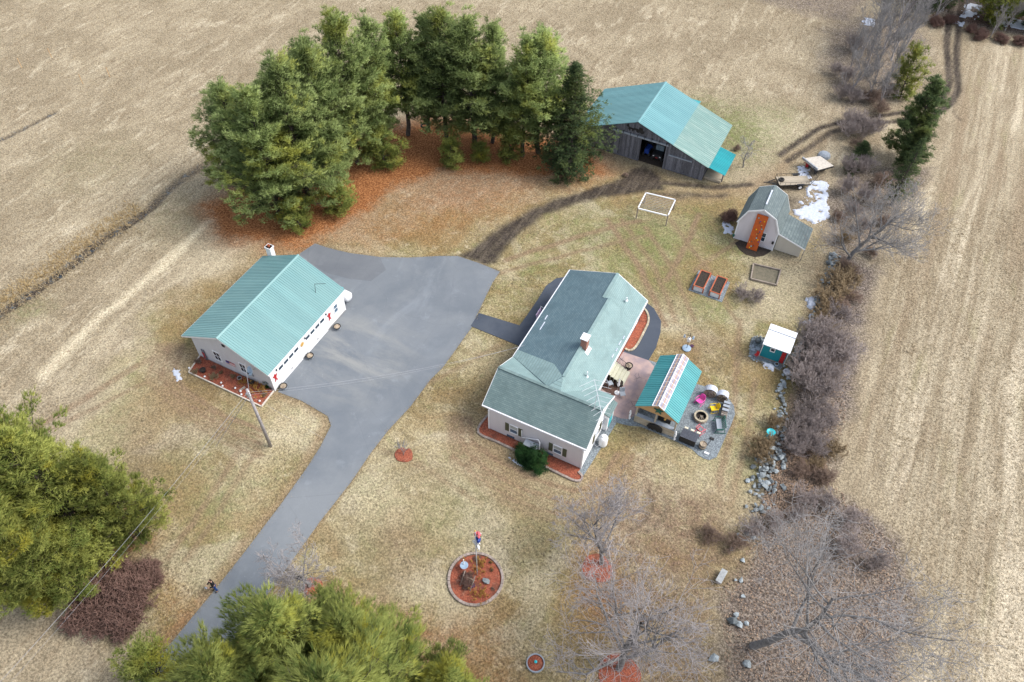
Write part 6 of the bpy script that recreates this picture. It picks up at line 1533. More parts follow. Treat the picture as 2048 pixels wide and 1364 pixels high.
# three planters on the driveway
for k, ((u, v), lab) in enumerate((((568, 776), 'barrel planter at the near corner of the garage front'), ((621, 715), 'barrel planter between the two garage doors'), ((675, 657), 'barrel planter at the far end of the garage front'))):
    c = G(u, v); t = pot((c[0], c[1], .01), .34, .36, 'rubber', lab, 'log_dark', 'barrel_planter'); t['group'] = 'barrel planters along the garage front'
    for z in (.08, .26): MB().lathe((c[0], c[1], .01), [(.30 + z * .14, z), (.325 + z * .14, z), (.325 + z * .14, z + .05), (.30 + z * .14, z + .05)], 20).build('hoop', M['grey_box'], t)
# ornaments on garage walls
fig = [(0, .95), (.12, .85), (.12, .7), (.3, .85), (.34, .75), (.16, .5), (.12, .3), (.25, .02), (.12, 0), (0, .22), (-.12, 0), (-.25, .02), (-.12, .3), (-.16, .5), (-.34, .75), (-.3, .85), (-.12, .7), (-.12, .85)]
for y, z, lab in ((29.4, 1.05, 'red figure cut-out on the garage front left of the doors'), (37.85, 1.05, 'red figure cut-out on the garage front right of the doors')):
    P = [(y + p * .8, z + q * 1.0) for p, q in fig]
    o = MB().xprism(P, -38.74, -38.70, 'x').build('wall_ornament', M['red'], None, loc=(-38.72, y, z)); tag(o, lab, 'wall ornament')
o = MB().xprism(star_poly(33.55, 1.85, .30, .16, 9), -38.74, -38.70, 'x').build('sun_ornament', M['gold'], None, loc=(-38.72, 33.55, 1.85)); tag(o, 'golden sun ornament between the two garage doors', 'wall ornament')
MB().tube((-38.70, 33.55, 1.85), (-38.66, 33.55, 1.85), .12, n=14).build('centre', M['red'], o) if False else None
t = thing('wall_plaque', 'weathered upright board with a red figure on the garage gable', 'wall ornament', (-46.9, 28.85, .1))
MB().box(-47.1, -46.75, 28.80, 28.88, .05, 1.5).build('board', M['wood_grey'], t)
MB().xprism([(-46.93 + p * .45, .35 + q * .9) for p, q in fig], 28.76, 28.80, 'y').build('figure', M['red'], t)
t = thing('flag_plaque', 'small striped flag plaque with blue corner between the garage gable windows', 'flag', (-43.6, 28.87, 1.2))
for k in range(5): MB().box(-44.1, -43.05, 28.84 - .002 * (k % 2), 28.87, 1.12 + k * .085, 1.20 + k * .085).build('stripe', M['red' if k % 2 == 0 else 'white'], t)
MB().box(-44.1, -43.7, 28.815, 28.838, 1.29, 1.545).build('canton', M['blue'], t)
# satellite dish on the garage gable
t = thing('satellite_dish', 'blue grey satellite dish on the garage gable beside the right window', 'satellite dish', (-40.6, 28.6, 2.6))
prof = [(0, 0), (.18, .015), (.34, .06), (.46, .12), (.46, .135), (.34, .075), (.18, .03), (0, .015)]
mb = MB().lathe((0, 0, 0), prof, 24)
rm = Matrix.Rotation(math.radians(58), 4, 'X') @ Matrix.Rotation(math.radians(-20), 4, 'Y')
mb.v = [tuple(Vector((-40.35, 28.35, 2.75)) + rm @ Vector(q)) for q in mb.v]; mb.build('reflector', M['dish'], t, smooth=True)
MB().tube((-40.5, 28.88, 2.3), (-40.4, 28.5, 2.65), .025).build('arm', M['steel'], t)
MB().path([(-40.35, 28.4, 2.55), (-40.4, 28.0, 2.75)], .015).box(-40.46, -40.34, 27.95, 28.03, 2.7, 2.82).build('feed', M['black'], t)
# mast on the garage roof
small('roof_antenna', 'bent black aerial on the far end of the garage roof', 'antenna', MB().path([(-40.3, 38.4, 3.6), (-40.45, 38.7, 4.5), (-39.6, 39.3, 4.4)], .022), 'black', (-40.3, 38.4, 3.6))
# stored tank and wheelbarrow behind the garage
t = thing('white_tank', 'white rounded tank standing behind the far wall of the garage', 'tank', (-38.9, 41.7, 0))
mb = MB().lathe((0, 0, 0), [(0, -1.0), (.35, -.95), (.52, -.8), (.55, -.4), (.55, .4), (.52, .8), (.35, .95), (0, 1.0)], 18); mb.v = [(-39.75 + z, 41.35 + x, .85 + y) for x, y, z in mb.v]; mb.build('shell', M['white'], t, smooth=True)
f = MB()
for x in (-40.35, -39.15):
    for y in (41.05, 41.65): f.box(x - .04, x + .04, y - .04, y + .04, 0, .7)
f.build('legs', M['steel'], t)
t = thing('wheelbarrow', 'light blue wheelbarrow with black wheels behind the garage', 'wheelbarrow', (-40.9, 41.7, 0))
MB().hexa([(-41.3, 41.4, .4), (-40.5, 41.4, .4), (-40.5, 42.0, .4), (-41.3, 42.0, .4), (-41.6, 41.2, .85), (-40.2, 41.2, .85), (-40.2, 42.2, .85), (-41.6, 42.2, .85)]).build('tray', M['turquoise'], t)
for x, y in ((-41.7, 41.5), (-40.1, 41.4), (-40.3, 42.1)): MB().tube((x, y, .3), (x, y + .12, .3), .26, n=14).build('wheel', M['rubber'], t)

# ---------------------------------------------------------------- house extras
t = thing('heat_pump', 'grey outdoor heat pump unit on the front wall of the house above the yew', 'heat pump', (-14.7, 33.9, .1))
MB().box(-15.25, -14.1, 33.65, 34.1, .45, 1.25).build('case', M['grey_box'], t, bevel=.03)
MB().box(-15.33, -14.02, 33.55, 34.2, 1.30, 1.36).build('cover', M['grey_box'], t)
f = MB(); [f.box(-15.15, -14.2, 33.62, 33.648, .55 + k * .08, .58 + k * .08) for k in range(8)]; f.build('grille', M['black'], t)
MB().box(-15.0, -14.9, 33.7, 34.05, 0, .45).box(-14.5, -14.4, 33.7, 34.05, 0, .45).build('stand', M['black'], t)
t2 = MB().path([(-15.84, 34.33, 2.1), (-15.80, 34.33, 1.0), (-14.2, 34.30, 1.85), (-13.95, 34.1, 1.75), (-13.92, 33.95, 1.0)], .045, 8).build('line_cover', M['white'], t)
t = thing('propane_tank', 'white upright propane tank beside the right wall of the house wing', 'tank', (-9.35, 37.6, 0))
MB().lathe((-9.35, 37.6, 0), [(.30, .05), (.38, .12), (.39, .2), (.39, 1.05), (.34, 1.18), (.18, 1.26), (0, 1.28)], 24).build('shell', M['white'], t, smooth=True)
MB().lathe((-9.35, 37.6, 0), [(.30, 0), (.30, .1), (.34, .1), (.34, 0)], 24).lathe((-9.35, 37.6, 1.2), [(.17, 0), (.17, .16), (.15, .16), (.15, 0)], 16).build('collar', M['white'], t)
small('gas_hose', 'white hose curving from the propane tank to the house wall', 'hose', MB().path([(-9.5, 37.4, .1), (-9.7, 37.1, .06), (-9.95, 37.15, .1), (-10.02, 37.3, .4)], .025), 'white', (-9.7, 37.2, .06))
def roof_aerial():
    x, y = -10.6, 37.35
    t = thing('tv_aerial', 'large aluminium television aerial on the ridge of the house wing', 'antenna', (x, y, 5.0))
    MB().tube((x, y, 4.95), (x + .1, y, 7.1), .025).build('mast', M['alu'], t)
    a = Vector((-11.35, 38.75, 7.0)); b = Vector((-9.35, 35.75, 6.85)); d = (b - a); dn = d.normalized()
    MB().tube(a, b, .022).build('boom', M['alu'], t)
    side = dn.cross(Vector((0, 0, 1))).normalized()
    for k in range(8):
        f = k / 7; c = a + d * f; L = 1.35 - .75 * f
        for s in (1, -1): MB().tube(c, c + side * s * L + dn * (.55 * (1 - .3 * f)), .014, n=5).build('element', M['alu'], t)
roof_aerial()
small('gutter_banner', 'pale purple and white flag hanging beyond the left eave of the house', 'flag', MB().hexa([(-20.25, 46.6, 1.2), (-20.22, 46.6, 1.2), (-20.22, 47.7, 1.2), (-20.25, 47.7, 1.2), (-20.45, 46.6, 2.6), (-20.42, 46.6, 2.6), (-20.42, 47.7, 2.6), (-20.45, 47.7, 2.6)]), simple('flag cloth white purple red', (0.75, 0.72, 0.80), (0.34, 0.20, 0.50), 5, .8, c3=(.65, .1, .15)), (-20.3, 47.1, 1.2))
small('flag_staff', 'grey staff holding the purple and white flag at the house', 'pole', MB().tube((-19.2, 47.7, 2.2), (-20.5, 47.75, 2.7), .02), 'alu', (-19.2, 47.7, 2.2))
# deck and steps at the patio
def deck():
    t = thing('deck', 'pale wooden deck with wide steps down to the pink patio', 'deck', (-11, 45.3, 0))
    for i in range(5):
        x0 = -11.82 + i * .34; z = .98 - i * .17 if i > 0 else .98
        MB().box(x0 + .005, x0 + .335, 44.35, 46.1, z - .05, z).build('board', M['wood_pale'], t)
        MB().box(x0 + .30, x0 + .33, 44.37, 46.08, .0, z - .052).build('riser', M['wood_pale'], t)
    r = MB(); pts = [(-11.75, 46.13, 1.85), (-10.35, 46.13, 1.15)]
    r.tube(pts[0], pts[1], .025).tube((-11.75, 46.13, .2), (-11.75, 46.13, 1.85), .03).tube((-10.35, 46.13, .02), (-10.35, 46.13, 1.15), .03)
    r.tube((-11.75, 46.13, 1.1), (-10.35, 46.13, .4), .018)
    for k in range(1, 10): x = -11.75 + k * .14; r.tube((x, 46.13, 1.85 - k * .07), (x, 46.13, 1.1 - k * .07), .010, n=5)
    r.build('railing', M['black'], t)
deck()
c = G(1257, 737)
t = pot((c[0], c[1], .03), .34, .5, 'rubber', 'dark barrel planter at the foot of the deck railing', 'log_dark', 'barrel_planter')
c = G(1238, 771); t = pot((c[0], c[1], .03), .32, .45, 'rubber', 'dark barrel planter below the deck steps', 'soil', 'barrel_planter')
c = G(1221, 752); shrub('brown', 'brown dead shrub beside the deck steps', 'shrub', (c[0], c[1], .03), .8, 1.1, 2)
slab('soil_bed', [(1212, 748), (1226, 757), (1240, 768), (1247, 779), (1238, 789), (1222, 792), (1200, 775)], 0, .04, M['brush_floor'])
def chair_set(loc, rz, lab, mat='black'):
    t = thing('garden_chair', lab, 'chair', (0, 0, 0))
    MB().box(-.25, .25, -.25, .25, .42, .46).build('seat', M[mat], t, bevel=.01)
    MB().hexa([(-.25, .22, .46), (.25, .22, .46), (.25, .26, .46), (-.25, .26, .46), (-.25, .32, .95), (.25, .32, .95), (.25, .36, .95), (-.25, .36, .95)]).build('backrest', M[mat], t)
    for x in (-.23, .23):
        for y in (-.23, .23): MB().tube((x, y, 0), (x, y, .43), .018, n=6).build('leg', M[mat], t)
    t.location = loc; t.rotation_euler = (0, 0, rz); return t
chair_set((*G(1244, 793)[:2], .03), .6, 'dark metal chair on the patio at the house corner', 'grey_box')
chair_set((*G(1219, 772)[:2], .04), 2.4, 'grey chair in the corner below the deck', 'grey_box')
t = thing('patio_umbrella', 'closed white umbrella on a stand by the deck steps', 'umbrella', (*G(1234, 786)[:2], .03))
x, y = G(1234, 786)[:2]
MB().tube((x, y, .03), (x, y, 2.3), .02).build('pole', M['steel'], t); MB().lathe((x, y, 0), [(.08, 1.1), (.13, 1.3), (.09, 1.8), (.03, 2.25), (0, 2.3)], 8).build('canopy', M['white'], t)
MB().lathe((x, y, .03), [(.25, 0), (.25, .05), (.05, .09), (.03, .3)], 14).build('stand', M['white'], t)

# ---------------------------------------------------------------- poles and wires
def utility_pole():
    x, y = -35.4, 23.87
    t = thing('utility_pole', 'weathered grey utility pole standing on the grass in front of the garage bed', 'utility pole', (x, y, 0))
    MB().tube((x, y, -.2), (x, y, 8.5), .15, .11, 14).build('post', M['bark_pale'], t, smooth=True)
    MB().box(x - .12, x + .12, y - .2, y - .08, 7.7, 8.1).build('bracket', M['steel'], t)
    for k, dz in enumerate((8.3, 8.05, 7.8)): MB().lathe((x + .14, y, dz), [(0, -.05), (.05, -.04), (.05, .03), (0, .05)], 8).build('insulator', M['white'], t)
    MB().tube((x - .2, y + .2, .1), (x - .2, y + .2, 2.2), .03).build('conduit', M['steel'], t)
utility_pole()
def cable(a, b, sag, lab, r=.014, mat='wire', name='overhead_wire'):
    a = Vector(a); b = Vector(b); pts = []
    for i in range(25):
        f = i / 24; p = a.lerp(b, f); p.z -= sag * 4 * f * (1 - f); pts.append(p)
    o = MB().path(pts, r, 4).build(name, M[mat], None, loc=tuple(a)); return tag(o, lab, 'cable')
pt_ = (-35.3, 23.87, 8.3)
far_l = Vector(G(-260, 1640, 7.5))
cable(pt_, far_l, .9, 'pale overhead service wire running from the pole over the dark round shrub', .012)
cable((-35.3, 23.87, 7.9), (far_l.x + .3, far_l.y, far_l.z - .5), 1.0, 'lower of the two wires running towards the lower left corner', .006)
cable((-35.26, 23.87, 8.2), (-19.3, 41.5, 4.0), .8, 'upper service wire from the pole across the driveway to the house', .010)
cable((-35.26, 23.87, 7.9), (-19.3, 41.9, 3.7), 1.0, 'lower service wire from the pole across the driveway to the house', .008)
cable((-35.3, 23.9, 8.1), (-41.4, 28.85, 3.2), .15, 'short wire from the pole down to the garage gable', .016)
cable((-35.45, 23.87, 7.6), (-39.6, 21.6, .1), .02, 'guy wire slanting from the pole down to the grass on its left', .018)
cable((-35.35, 23.9, 7.7), (-31.5, 26.6, .1), .02, 'thin guy wire slanting from the pole to its right', .008)
# flag pole with limp flag
def flagpole():
    x, y = G(954.5, 1151)[:2]
    t = thing('flagpole', 'silver flagpole with white ball collar rising from the round bed', 'flagpole', (x, y, 0))
    MB().tube((x, y, 0), (x + .02, y, 7.75), .045, .028, 12).build('pole', M['alu'], t, smooth=True)
    MB().lathe((x + .02, y, 7.75), [(0, -.02), (.06, .02), (.075, .07), (.05, .13), (0, .15)], 12).build('finial', M['gold'], t, smooth=True)
    MB().tube((x + .05, y, .8), (x + .07, y, 7.6), .006, n=4).build('halyard', M['white'], t)
    f = thing('flag', 'limp red, white and blue striped flag hanging from the flagpole', 'flag', (x, y, 4.9))
    rr = random.Random(4)
    def cloth(z0, z1, w, mat, ph, nm):
        mb = MB(); nn = 12; v = []
        for i in range(nn + 1):
            for j in range(9):
                q = j / 8; z = z0 + (z1 - z0) * i / nn
                rad = w * q * (.8 + .2 * math.sin(i * .9 + ph)); a = ph + .8 * math.sin(q * 7 + i * .35) + .5
                v.append((x + .04 + rad * math.cos(a), y + rad * math.sin(a), z - .18 * q))
        mb.v = v
        for i in range(nn):
            for j in range(8): k = i * 9 + j; mb.f.append((k, k + 1, k + 10, k + 9)); mb.m.append(0)
        o = mb.build(nm, M[mat], f, smooth=True); s_ = o.modifiers.new('thickness', 'SOLIDIFY'); s_.thickness = .012
    cloth(6.9, 7.6, .42, 'coral', .3, 'red_stripe'); cloth(6.6, 7.5, .46, 'white', .75, 'white_stripe'); cloth(6.5, 7.3, .44, 'coral', 1.2, 'red_stripe'); cloth(6.35, 6.9, .42, 'blue', -.3, 'canton')
    cloth(4.9, 6.5, .34, 'white', .1, 'white_stripe'); cloth(5.2, 6.6, .30, 'white', 1.6, 'white_stripe')
    o = MB(); [o.tube((x + .22 * math.cos(a), y - .05, 6.05 + .22 * math.sin(a)), (x + .22 * math.cos(a + .524), y - .05, 6.05 + .22 * math.sin(a + .524)), .03, n=6) for a in np.arange(0, 6.28, .524)]
    o = o.build('flag_ring', M['white'], t, label='white ring below the flag')
flagpole()
RBo = ((880, 1050), 7.579)
c = P8(*RBo, (370, 660)); t = thing('bird_bath', 'blue grey round dish on a post with a white tube in the round bed', 'bird bath', c)
MB().lathe(c, [(.10, 0), (.06, .1), (.05, .5), (.30, .58), (.33, .64), (.28, .64), (0, .58)], 20).build('dish', M['dish'], t)
MB().tube((c[0] - .05, c[1] + .05, .62), (c[0] - .12, c[1] + .15, 1.25), .04).build('tube', M['white'], t)
def rock_mesh(seed, mat='stone'):
    r = np.random.default_rng(seed)
    import bmesh
    bm = bmesh.new(); bmesh.ops.create_icosphere(bm, subdivisions=1, radius=.5)
    for v in bm.verts:
        n = v.co.normalized(); k = 1 + .22 * math.sin(n.x * 4 + seed) + .18 * math.sin(n.y * 5 + seed * 2) + r.uniform(-.10, .10); v.co *= k
        v.co.z *= .68; v.co.x *= 1.15
    me = bpy.data.meshes.new('stone'); bm.to_mesh(me); bm.free(); me.materials.append(M[mat]); return me
ROCK = [rock_mesh(s) for s in range(8)]; ROCKT = [rock_mesh(s, 'stone_tan') for s in range(5)]
def rock(loc, s, rz, parent=None, lib=None, name='stone', sz=None):
    o = bpy.data.objects.new(name, (lib or ROCK)[random.randrange(len(lib or ROCK))]); COL.objects.link(o)
    o.scale = (s, s * random.uniform(.65, 1.0), s * (sz or random.uniform(.6, .95))); o.rotation_euler = (random.uniform(-.2, .2), random.uniform(-.2, .2), rz)
    if parent: o.parent = parent; o0 = org(parent); o.location = (loc[0] - o0[0], loc[1] - o0[1], loc[2] - o0[2])
    else: o.location = loc
    return o
c = P8(*RBo, (700, 865)); tag(rock((c[0], c[1], .2), .62, .3, name='boulder', sz=.9), 'rounded grey green boulder in the round bed', 'boulder')
for a, k, h, w, lab in (((600, 650), 'gold', .65, 1.2, 'golden grass clump right of the flagpole'), ((580, 1060), 'gold', .65, 1.1, 'golden grass clump at the lower side of the round bed'), ((560, 520), 'brown', .4, 1.3, 'dark withered plants at the upper rim of the round bed'), ((760, 570), 'tan', .25, .8, 'small pale tuft at the upper right of the round bed'), ((790, 690), 'tan', .3, .7, 'small tan tuft above the boulder of the round bed'), ((410, 850), 'red', .8, 1.2, 'dark red leafless shrub in the round bed'), ((800, 980), 'brown', .3, .9, 'withered plant at the lower right of the round bed')):
    shrub(k, lab, 'plant', P8(*RBo, a), h, w, a[0], None, 'dry_plant')
t = thing('garden_bench', 'dark red wagon frame or bench among the shrubs of the round bed', 'garden ornament', P8(*RBo, (440, 880)))
x, y, _ = P8(*RBo, (440, 880))
for dx in (-.5, .4): MB().tube((x + dx, y - .55, .1), (x + dx - .1, y + .5, .75), .035).build('shaft', M['log'], t)
for k in range(4): MB().beam((x - .45, y - .25 + k * .16, .28 + k * .04), (x + .38, y - .25 + k * .16, .28 + k * .04), .10, .03).build('slat', M['red'] if k == 0 else M['log_dark'], t)
small('garden_stone', 'flat purple grey stone in front of the wagon frame', 'stone', MB().lathe(P8(*RBo, (480, 915), .08), [(0, .12), (.22, .10), (.28, .03), (.2, 0)], 10), 'purple', P8(*RBo, (480, 915), .08), True)

# ---------------------------------------------------------------- garden frames, raised beds, clothes frame
for x0, x1, lab in ((-8.38, -7.30, 'left raised bed with redwood frame and dark soil'), (-6.60, -5.54, 'right raised bed with redwood frame and dark soil')):
    t = thing('raised_bed', lab, 'raised bed', ((x0 + x1) / 2, 60.65, 0), 'raised vegetable beds'); y0, y1 = 59.45, 61.95
    for a, b, c_, d in ((x0, x1, y0, y0 + .04), (x0, x1, y1 - .04, y1), (x0, x0 + .04, y0 + .04, y1 - .04), (x1 - .04, x1, y0 + .04, y1 - .04)):
        MB().box(a, b, c_, d, .03, .64).build('side_panel', M['white_gutter'], t)
    for a, b, c_, d in ((x0 - .04, x1 + .04, y0 - .05, y0 + .07), (x0 - .04, x1 + .04, y1 - .07, y1 + .05), (x0 - .05, x0 + .07, y0 + .07, y1 - .07), (x1 - .07, x1 + .05, y0 + .07, y1 - .07)):
        MB().box(a, b, c_, d, .64, .70).build('rail', M['bed_orange'], t)
    for a in (x0, x1):
        for c_ in (y0, y1): MB().box(a - .055, a + .055, c_ - .055, c_ + .055, .0, .64).build('corner_post', M['bed_orange'], t)
    MB().box(x0 + .05, x1 - .05, y0 + .05, y1 - .05, .3, .60).build('soil', M['soil'], t)
slab('gravel_bed', [(-8.75, 59.2), (-5.1, 59.15), (-5.2, 62.3), (-8.7, 62.5)], -.05, .012, M['gravel'], world=True)
t = thing('sandbox', 'square timber frame with dead grass inside', 'sandbox', (-2.2, 65, 0))
q = [(-3.77, 66.01), (-.9, 66.45), (-.73, 64.05), (-3.38, 63.69)]
for i in range(4): MB().beam((*q[i], .12), (*q[(i + 1) % 4], .12), .14, .22).build('timber', M['timber_grey'], t)
MB().prism(q, -.02, .05).build('fill', simple('dead grass fill', (.20, .17, .12), (.13, .12, .085), 3, .95, fine=.7, bumps=(12, 1, .06)), t)
q = [G(u, v, 1.5)[:2] for u, v in ((1292, 385), (1351, 399), (1336, 431), (1276, 416))]
t = thing('clothes_frame', 'white wooden clothes drying frame with parallel lines on four posts', 'clothesline', (-15.8, 67.9, 0))
for i in range(4):
    MB().beam((*q[i], 1.45), (*q[(i + 1) % 4], 1.45), .11, .12 + .004 * i).build('beam', M['white'], t)
    MB().box(q[i][0] - .06, q[i][0] + .06, q[i][1] - .06, q[i][1] + .06, 0, 1.58).build('post', M['timber_grey'], t)
for k in range(9):
    f = .12 + k * .09; a = Vector((*q[0], 1.4)).lerp(Vector((*q[3], 1.4)), f); b = Vector((*q[1], 1.4)).lerp(Vector((*q[2], 1.4)), f)
    MB().tube(a, b, .022, n=4).build('line', M['wire'], t)

# ---------------------------------------------------------------- trailers
def trailer():
    a = Vector((-5.47, 81.05, .6)); b = Vector((-2.27, 82.98, .6)); c = Vector((-4.55, 79.75, .6))
    ux = (b - a).normalized(); L = (b - a).length; uy = (c - a) - ux * (c - a).dot(ux); W = uy.length; uy.normalize()
    t = thing('utility_trailer', 'black utility trailer with grey plank deck, mesh sides and raised tailgate', 'trailer', tuple(a.lerp(b, .5) + uy * W / 2 - Vector((0, 0, .6))))
    def pt(f, g, z): return a + ux * (f * L) + uy * (g * W) + Vector((0, 0, z - .6))
    for k in range(8): MB().beam(pt(0, (k + .5) / 8, .6), pt(1, (k + .5) / 8, .6), W / 8 - .012, .04, up=(0, 0, 1)).build('plank', M['wood_tan'], t)
    fr = MB()
    for g in (0, 1): fr.beam(pt(0, g, .52), pt(1, g, .52), .07, .12)
    for f in (0, .5, 1): fr.beam(pt(f, 0, .50), pt(f, 1, .50), .07, .10)
    fr.build('frame', M['black'], t)
    for g in (-.02, 1.02):
        r = MB(); r.tube(pt(0, g, 1.0), pt(1, g, 1.0), .022, n=6)
        for k in range(7): r.tube(pt(k / 6, g, .5), pt(k / 6, g, 1.0), .018, n=5)
        r.build('side_rail', M['black'], t)
    r = MB(); r.tube(pt(0, 0, 1.0), pt(0, 1, 1.0), .022, n=6); [r.tube(pt(0, g, .5), pt(0, g, 1.0), .018, n=5) for g in (0, .5, 1)]; r.build('front_rail', M['black'], t)
    d = MB().beam(pt(0, .15, .5), pt(-.33, .5, .5), .07, .09).beam(pt(0, .85, .5), pt(-.33, .5, .5), .07, .09).beam(pt(-.33, .5, .5), pt(-.45, .5, .5), .09, .09); d.build('drawbar', M['black'], t)
    for g in (-.10, 1.10):
        w = MB().tube(pt(.66, g - .05, .34), pt(.66, g + .05, .34), .34, n=18).build('wheel', M['rubber'], t)
        MB().tube(pt(.66, g - .055, .34), pt(.66, g + .055, .34), .19, n=12).build('rim', M['white'], w)
        MB().beam(pt(.54, g, .74), pt(.78, g, .74), .26, .03).build('mudguard', M['black'], t)
    g0 = MB()
    for g in (0, 1): g0.tube(pt(1, g, .55), pt(1.16, g, 1.9), .028, n=6)
    for k in range(6): g0.tube(pt(1 + .16 * k / 5, 0, .55 + 1.35 * k / 5), pt(1 + .16 * k / 5, 1, .55 + 1.35 * k / 5), .018, n=5)
    for k in range(1, 8): g0.tube(pt(1, k / 8, .55), pt(1.16, k / 8, 1.9), .012, n=5)
    g0.build('tailgate', M['black'], t)
    s = MB().lathe((0, 0, 0), [(.13, 0), (.32, 0), (.34, .08), (.32, .2), (.13, .2)], 20); o_ = pt(.12, .45, .64); s.v = [(v[0] + o_.x, v[1] + o_.y, v[2] + o_.z) for v in s.v]
    o = s.build('spare_wheel', M['rubber'], None, loc=tuple(o_)); tag(o, 'spare wheel lying on the deck of the utility trailer', 'wheel')
trailer()
def flatbed():
    a = Vector((-3.45, 85.5, 1.0)); b = Vector((-1.71, 86.96, 1.0)); c = Vector((.18, 85.81, 1.0)); d = Vector((-1.3, 84.1, 1.0))
    t = thing('flatbed_trailer', 'high flatbed deck of pale planks with a steel rail, parked behind the utility trailer', 'trailer', (-1.5, 85.5, 0))
    n = 9
    for k in range(n):
        f0 = k / n + .004; f1 = (k + 1) / n - .004
        p = [a.lerp(d, f0), b.lerp(c, f0), b.lerp(c, f1), a.lerp(d, f1)]
        MB().hexa([tuple(q - Vector((0, 0, .05))) for q in p] + [tuple(q) for q in p]).build('plank', M['wood_new'] if False else M['timber_white'], t)
    MB().beam(a + Vector((-.08, -.08, .10)), d + Vector((-.08, -.08, .10)), .16, .30).build('side_rail', M['steel'], t)
    f = MB()
    for p, q in ((a, b), (b, c), (c, d)): f.beam(p - Vector((0, 0, .14)), q - Vector((0, 0, .14)), .08, .16)
    f.build('frame', M['black'], t)
    for g in (.25, .7):
        p = a.lerp(d, g) + Vector((.35, .3, 0)); q = b.lerp(c, g) + Vector((-.35, -.3, 0))
        MB().tube((p.x, p.y, .33), (p.x + .15, p.y + .12, .33), .33, n=16).build('wheel', M['rubber'], t); MB().tube((q.x, q.y, .33), (q.x - .15, q.y - .12, .33), .33, n=16).build('wheel', M['rubber'], t)
    MB().box(-1.6, -1.4, 84.6, 84.8, 0, .8).build('jack', M['black'], t)
flatbed()
c = G(1614, 333); small('fuel_can', 'bright red fuel can or cover beside the raised tailgate', 'can', MB().box(c[0] - .2, c[0] + .25, c[1] - .15, c[1] + .2, 0, .42).tube((c[0] - .15, c[1], .4), (c[0] - .45, c[1] - .05, .5), .04), 'red', c)
for k, (u, v) in enumerate(((1648, 312), (1640, 300))): small('scrap_cover', 'grey tarpaulin bundle behind the flatbed', 'tarpaulin', MB().lathe(G(u, v), [(.8, 0), (.7, .3), (.4, .5), (0, .55)], 9), 'cushion', G(u, v)) if k == 0 else None

# ---------------------------------------------------------------- fire pit patio
FP = ((1340, 750), 7.575)
def fire_pit():
    c = P8(*FP, (462, 655)); t = thing('fire_pit', 'round stone fire pit with charred wood on the gravel', 'fire pit', c)
    n = 14
    for r in range(2):
        for i in range(n):
            a0 = 2 * PI * (i + .5 * r) / n + .01; a1 = 2 * PI * (i + 1 + .5 * r) / n - .01; z0, z1 = r * .2, r * .2 + .195
            P = [(c[0] + R_ * math.cos(a), c[1] + R_ * math.sin(a)) for R_, a in ((.44, a0), (.64, a0), (.655, (a0 + a1) / 2), (.64, a1), (.44, a1))]
            MB().prism(P, z0, z1).build('block', M['block_tan'] if r else M['paver'], t)
    MB().lathe(c, [(.46, .02), (.46, .43), (.43, .43), (.43, .02)], 24).build('liner', M['black'], t)
    MB().lathe(c, [(.43, .08), (.2, .12), (0, .13)], 16).build('ash', M['soil'], t)
    for k in range(6):
        a = k * 1.1; MB().tube((c[0] + .3 * math.cos(a), c[1] + .3 * math.sin(a), .12), (c[0] - .1 * math.cos(a + .5), c[1] - .1 * math.sin(a + .5), .34), .05, n=7).build('log', M['log' if k % 2 else 'log_dark'], t)
fire_pit()
def lawn_chair(lab, mat, loc, rz, open_seat=False):
    t = thing('lawn_chair', lab, 'chair', (0, 0, 0), 'coloured chairs around the fire pit')
    if open_seat:
        MB().box(-.27, .27, -.27, -.22, .40, .44).box(-.27, .27, .2, .25, .36, .40).box(-.27, -.22, -.22, .2, .38, .42).box(.22, .27, -.22, .2, .38, .42).build('seat', M[mat], t)
    else:
        MB().hexa([(-.27, -.28, .38), (.27, -.28, .38), (.24, .24, .33), (-.24, .24, .33), (-.29, -.30, .43), (.29, -.30, .43), (.26, .26, .37), (-.26, .26, .37)]).build('seat', M[mat], t, bevel=.02)
    v = []; mb = MB(); nx_, nz_ = 8, 6
    for j in range(nz_ + 1):
        for i in range(nx_ + 1):
            u = i / nx_ * 2 - 1; w = j / nz_; x = u * (.30 - .05 * w * w * abs(u)); z = .36 + w * .55 * math.sqrt(max(0, 1 - .30 * u * u * w)); y = .24 + w * .20 + .06 * (u * u) * -1 + .05
            v.append((x, y, z))
    mb.v = v
    for j in range(nz_):
        for i in range(nx_): k = j * (nx_ + 1) + i; mb.f.append((k, k + 1, k + nx_ + 2, k + nx_ + 1)); mb.m.append(0)
    o = mb.build('backrest', M[mat], t, smooth=True); s_ = o.modifiers.new('thickness', 'SOLIDIFY'); s_.thickness = .03
    for s in (-1, 1):
        MB().path([(s * .34, .3, .62), (s * .36, 0, .63), (s * .35, -.28, .60)], .028, 6).build('arm', M[mat], t)
        MB().path([(s * .34, -.27, .60), (s * .34, -.34, .02)], .022, 6).build('leg', M[mat], t)
        MB().path([(s * .33, .27, .62), (s * .31, .42, .02)], .022, 6).build('leg', M[mat], t)
        MB().path([(s * .34, -.34, .02), (s * .31, .42, .02)], .02, 6).build('runner', M[mat], t)
    t.location = loc; t.rotation_euler = (0, 0, rz); return t
lawn_chair('bright pink lawn chair facing the fire pit beside the pavilion roof', 'pink', (*P8(*FP, (440, 425))[:2], .01), -.35)
lawn_chair('bright yellow lawn chair on the far side of the fire pit', 'yellow', (*P8(*FP, (650, 540))[:2], .01), -.95)
lawn_chair('coral red lawn chair turned to the fire pit, seat frame open', 'coral', (*P8(*FP, (450, 860))[:2], .01), 2.75, True)
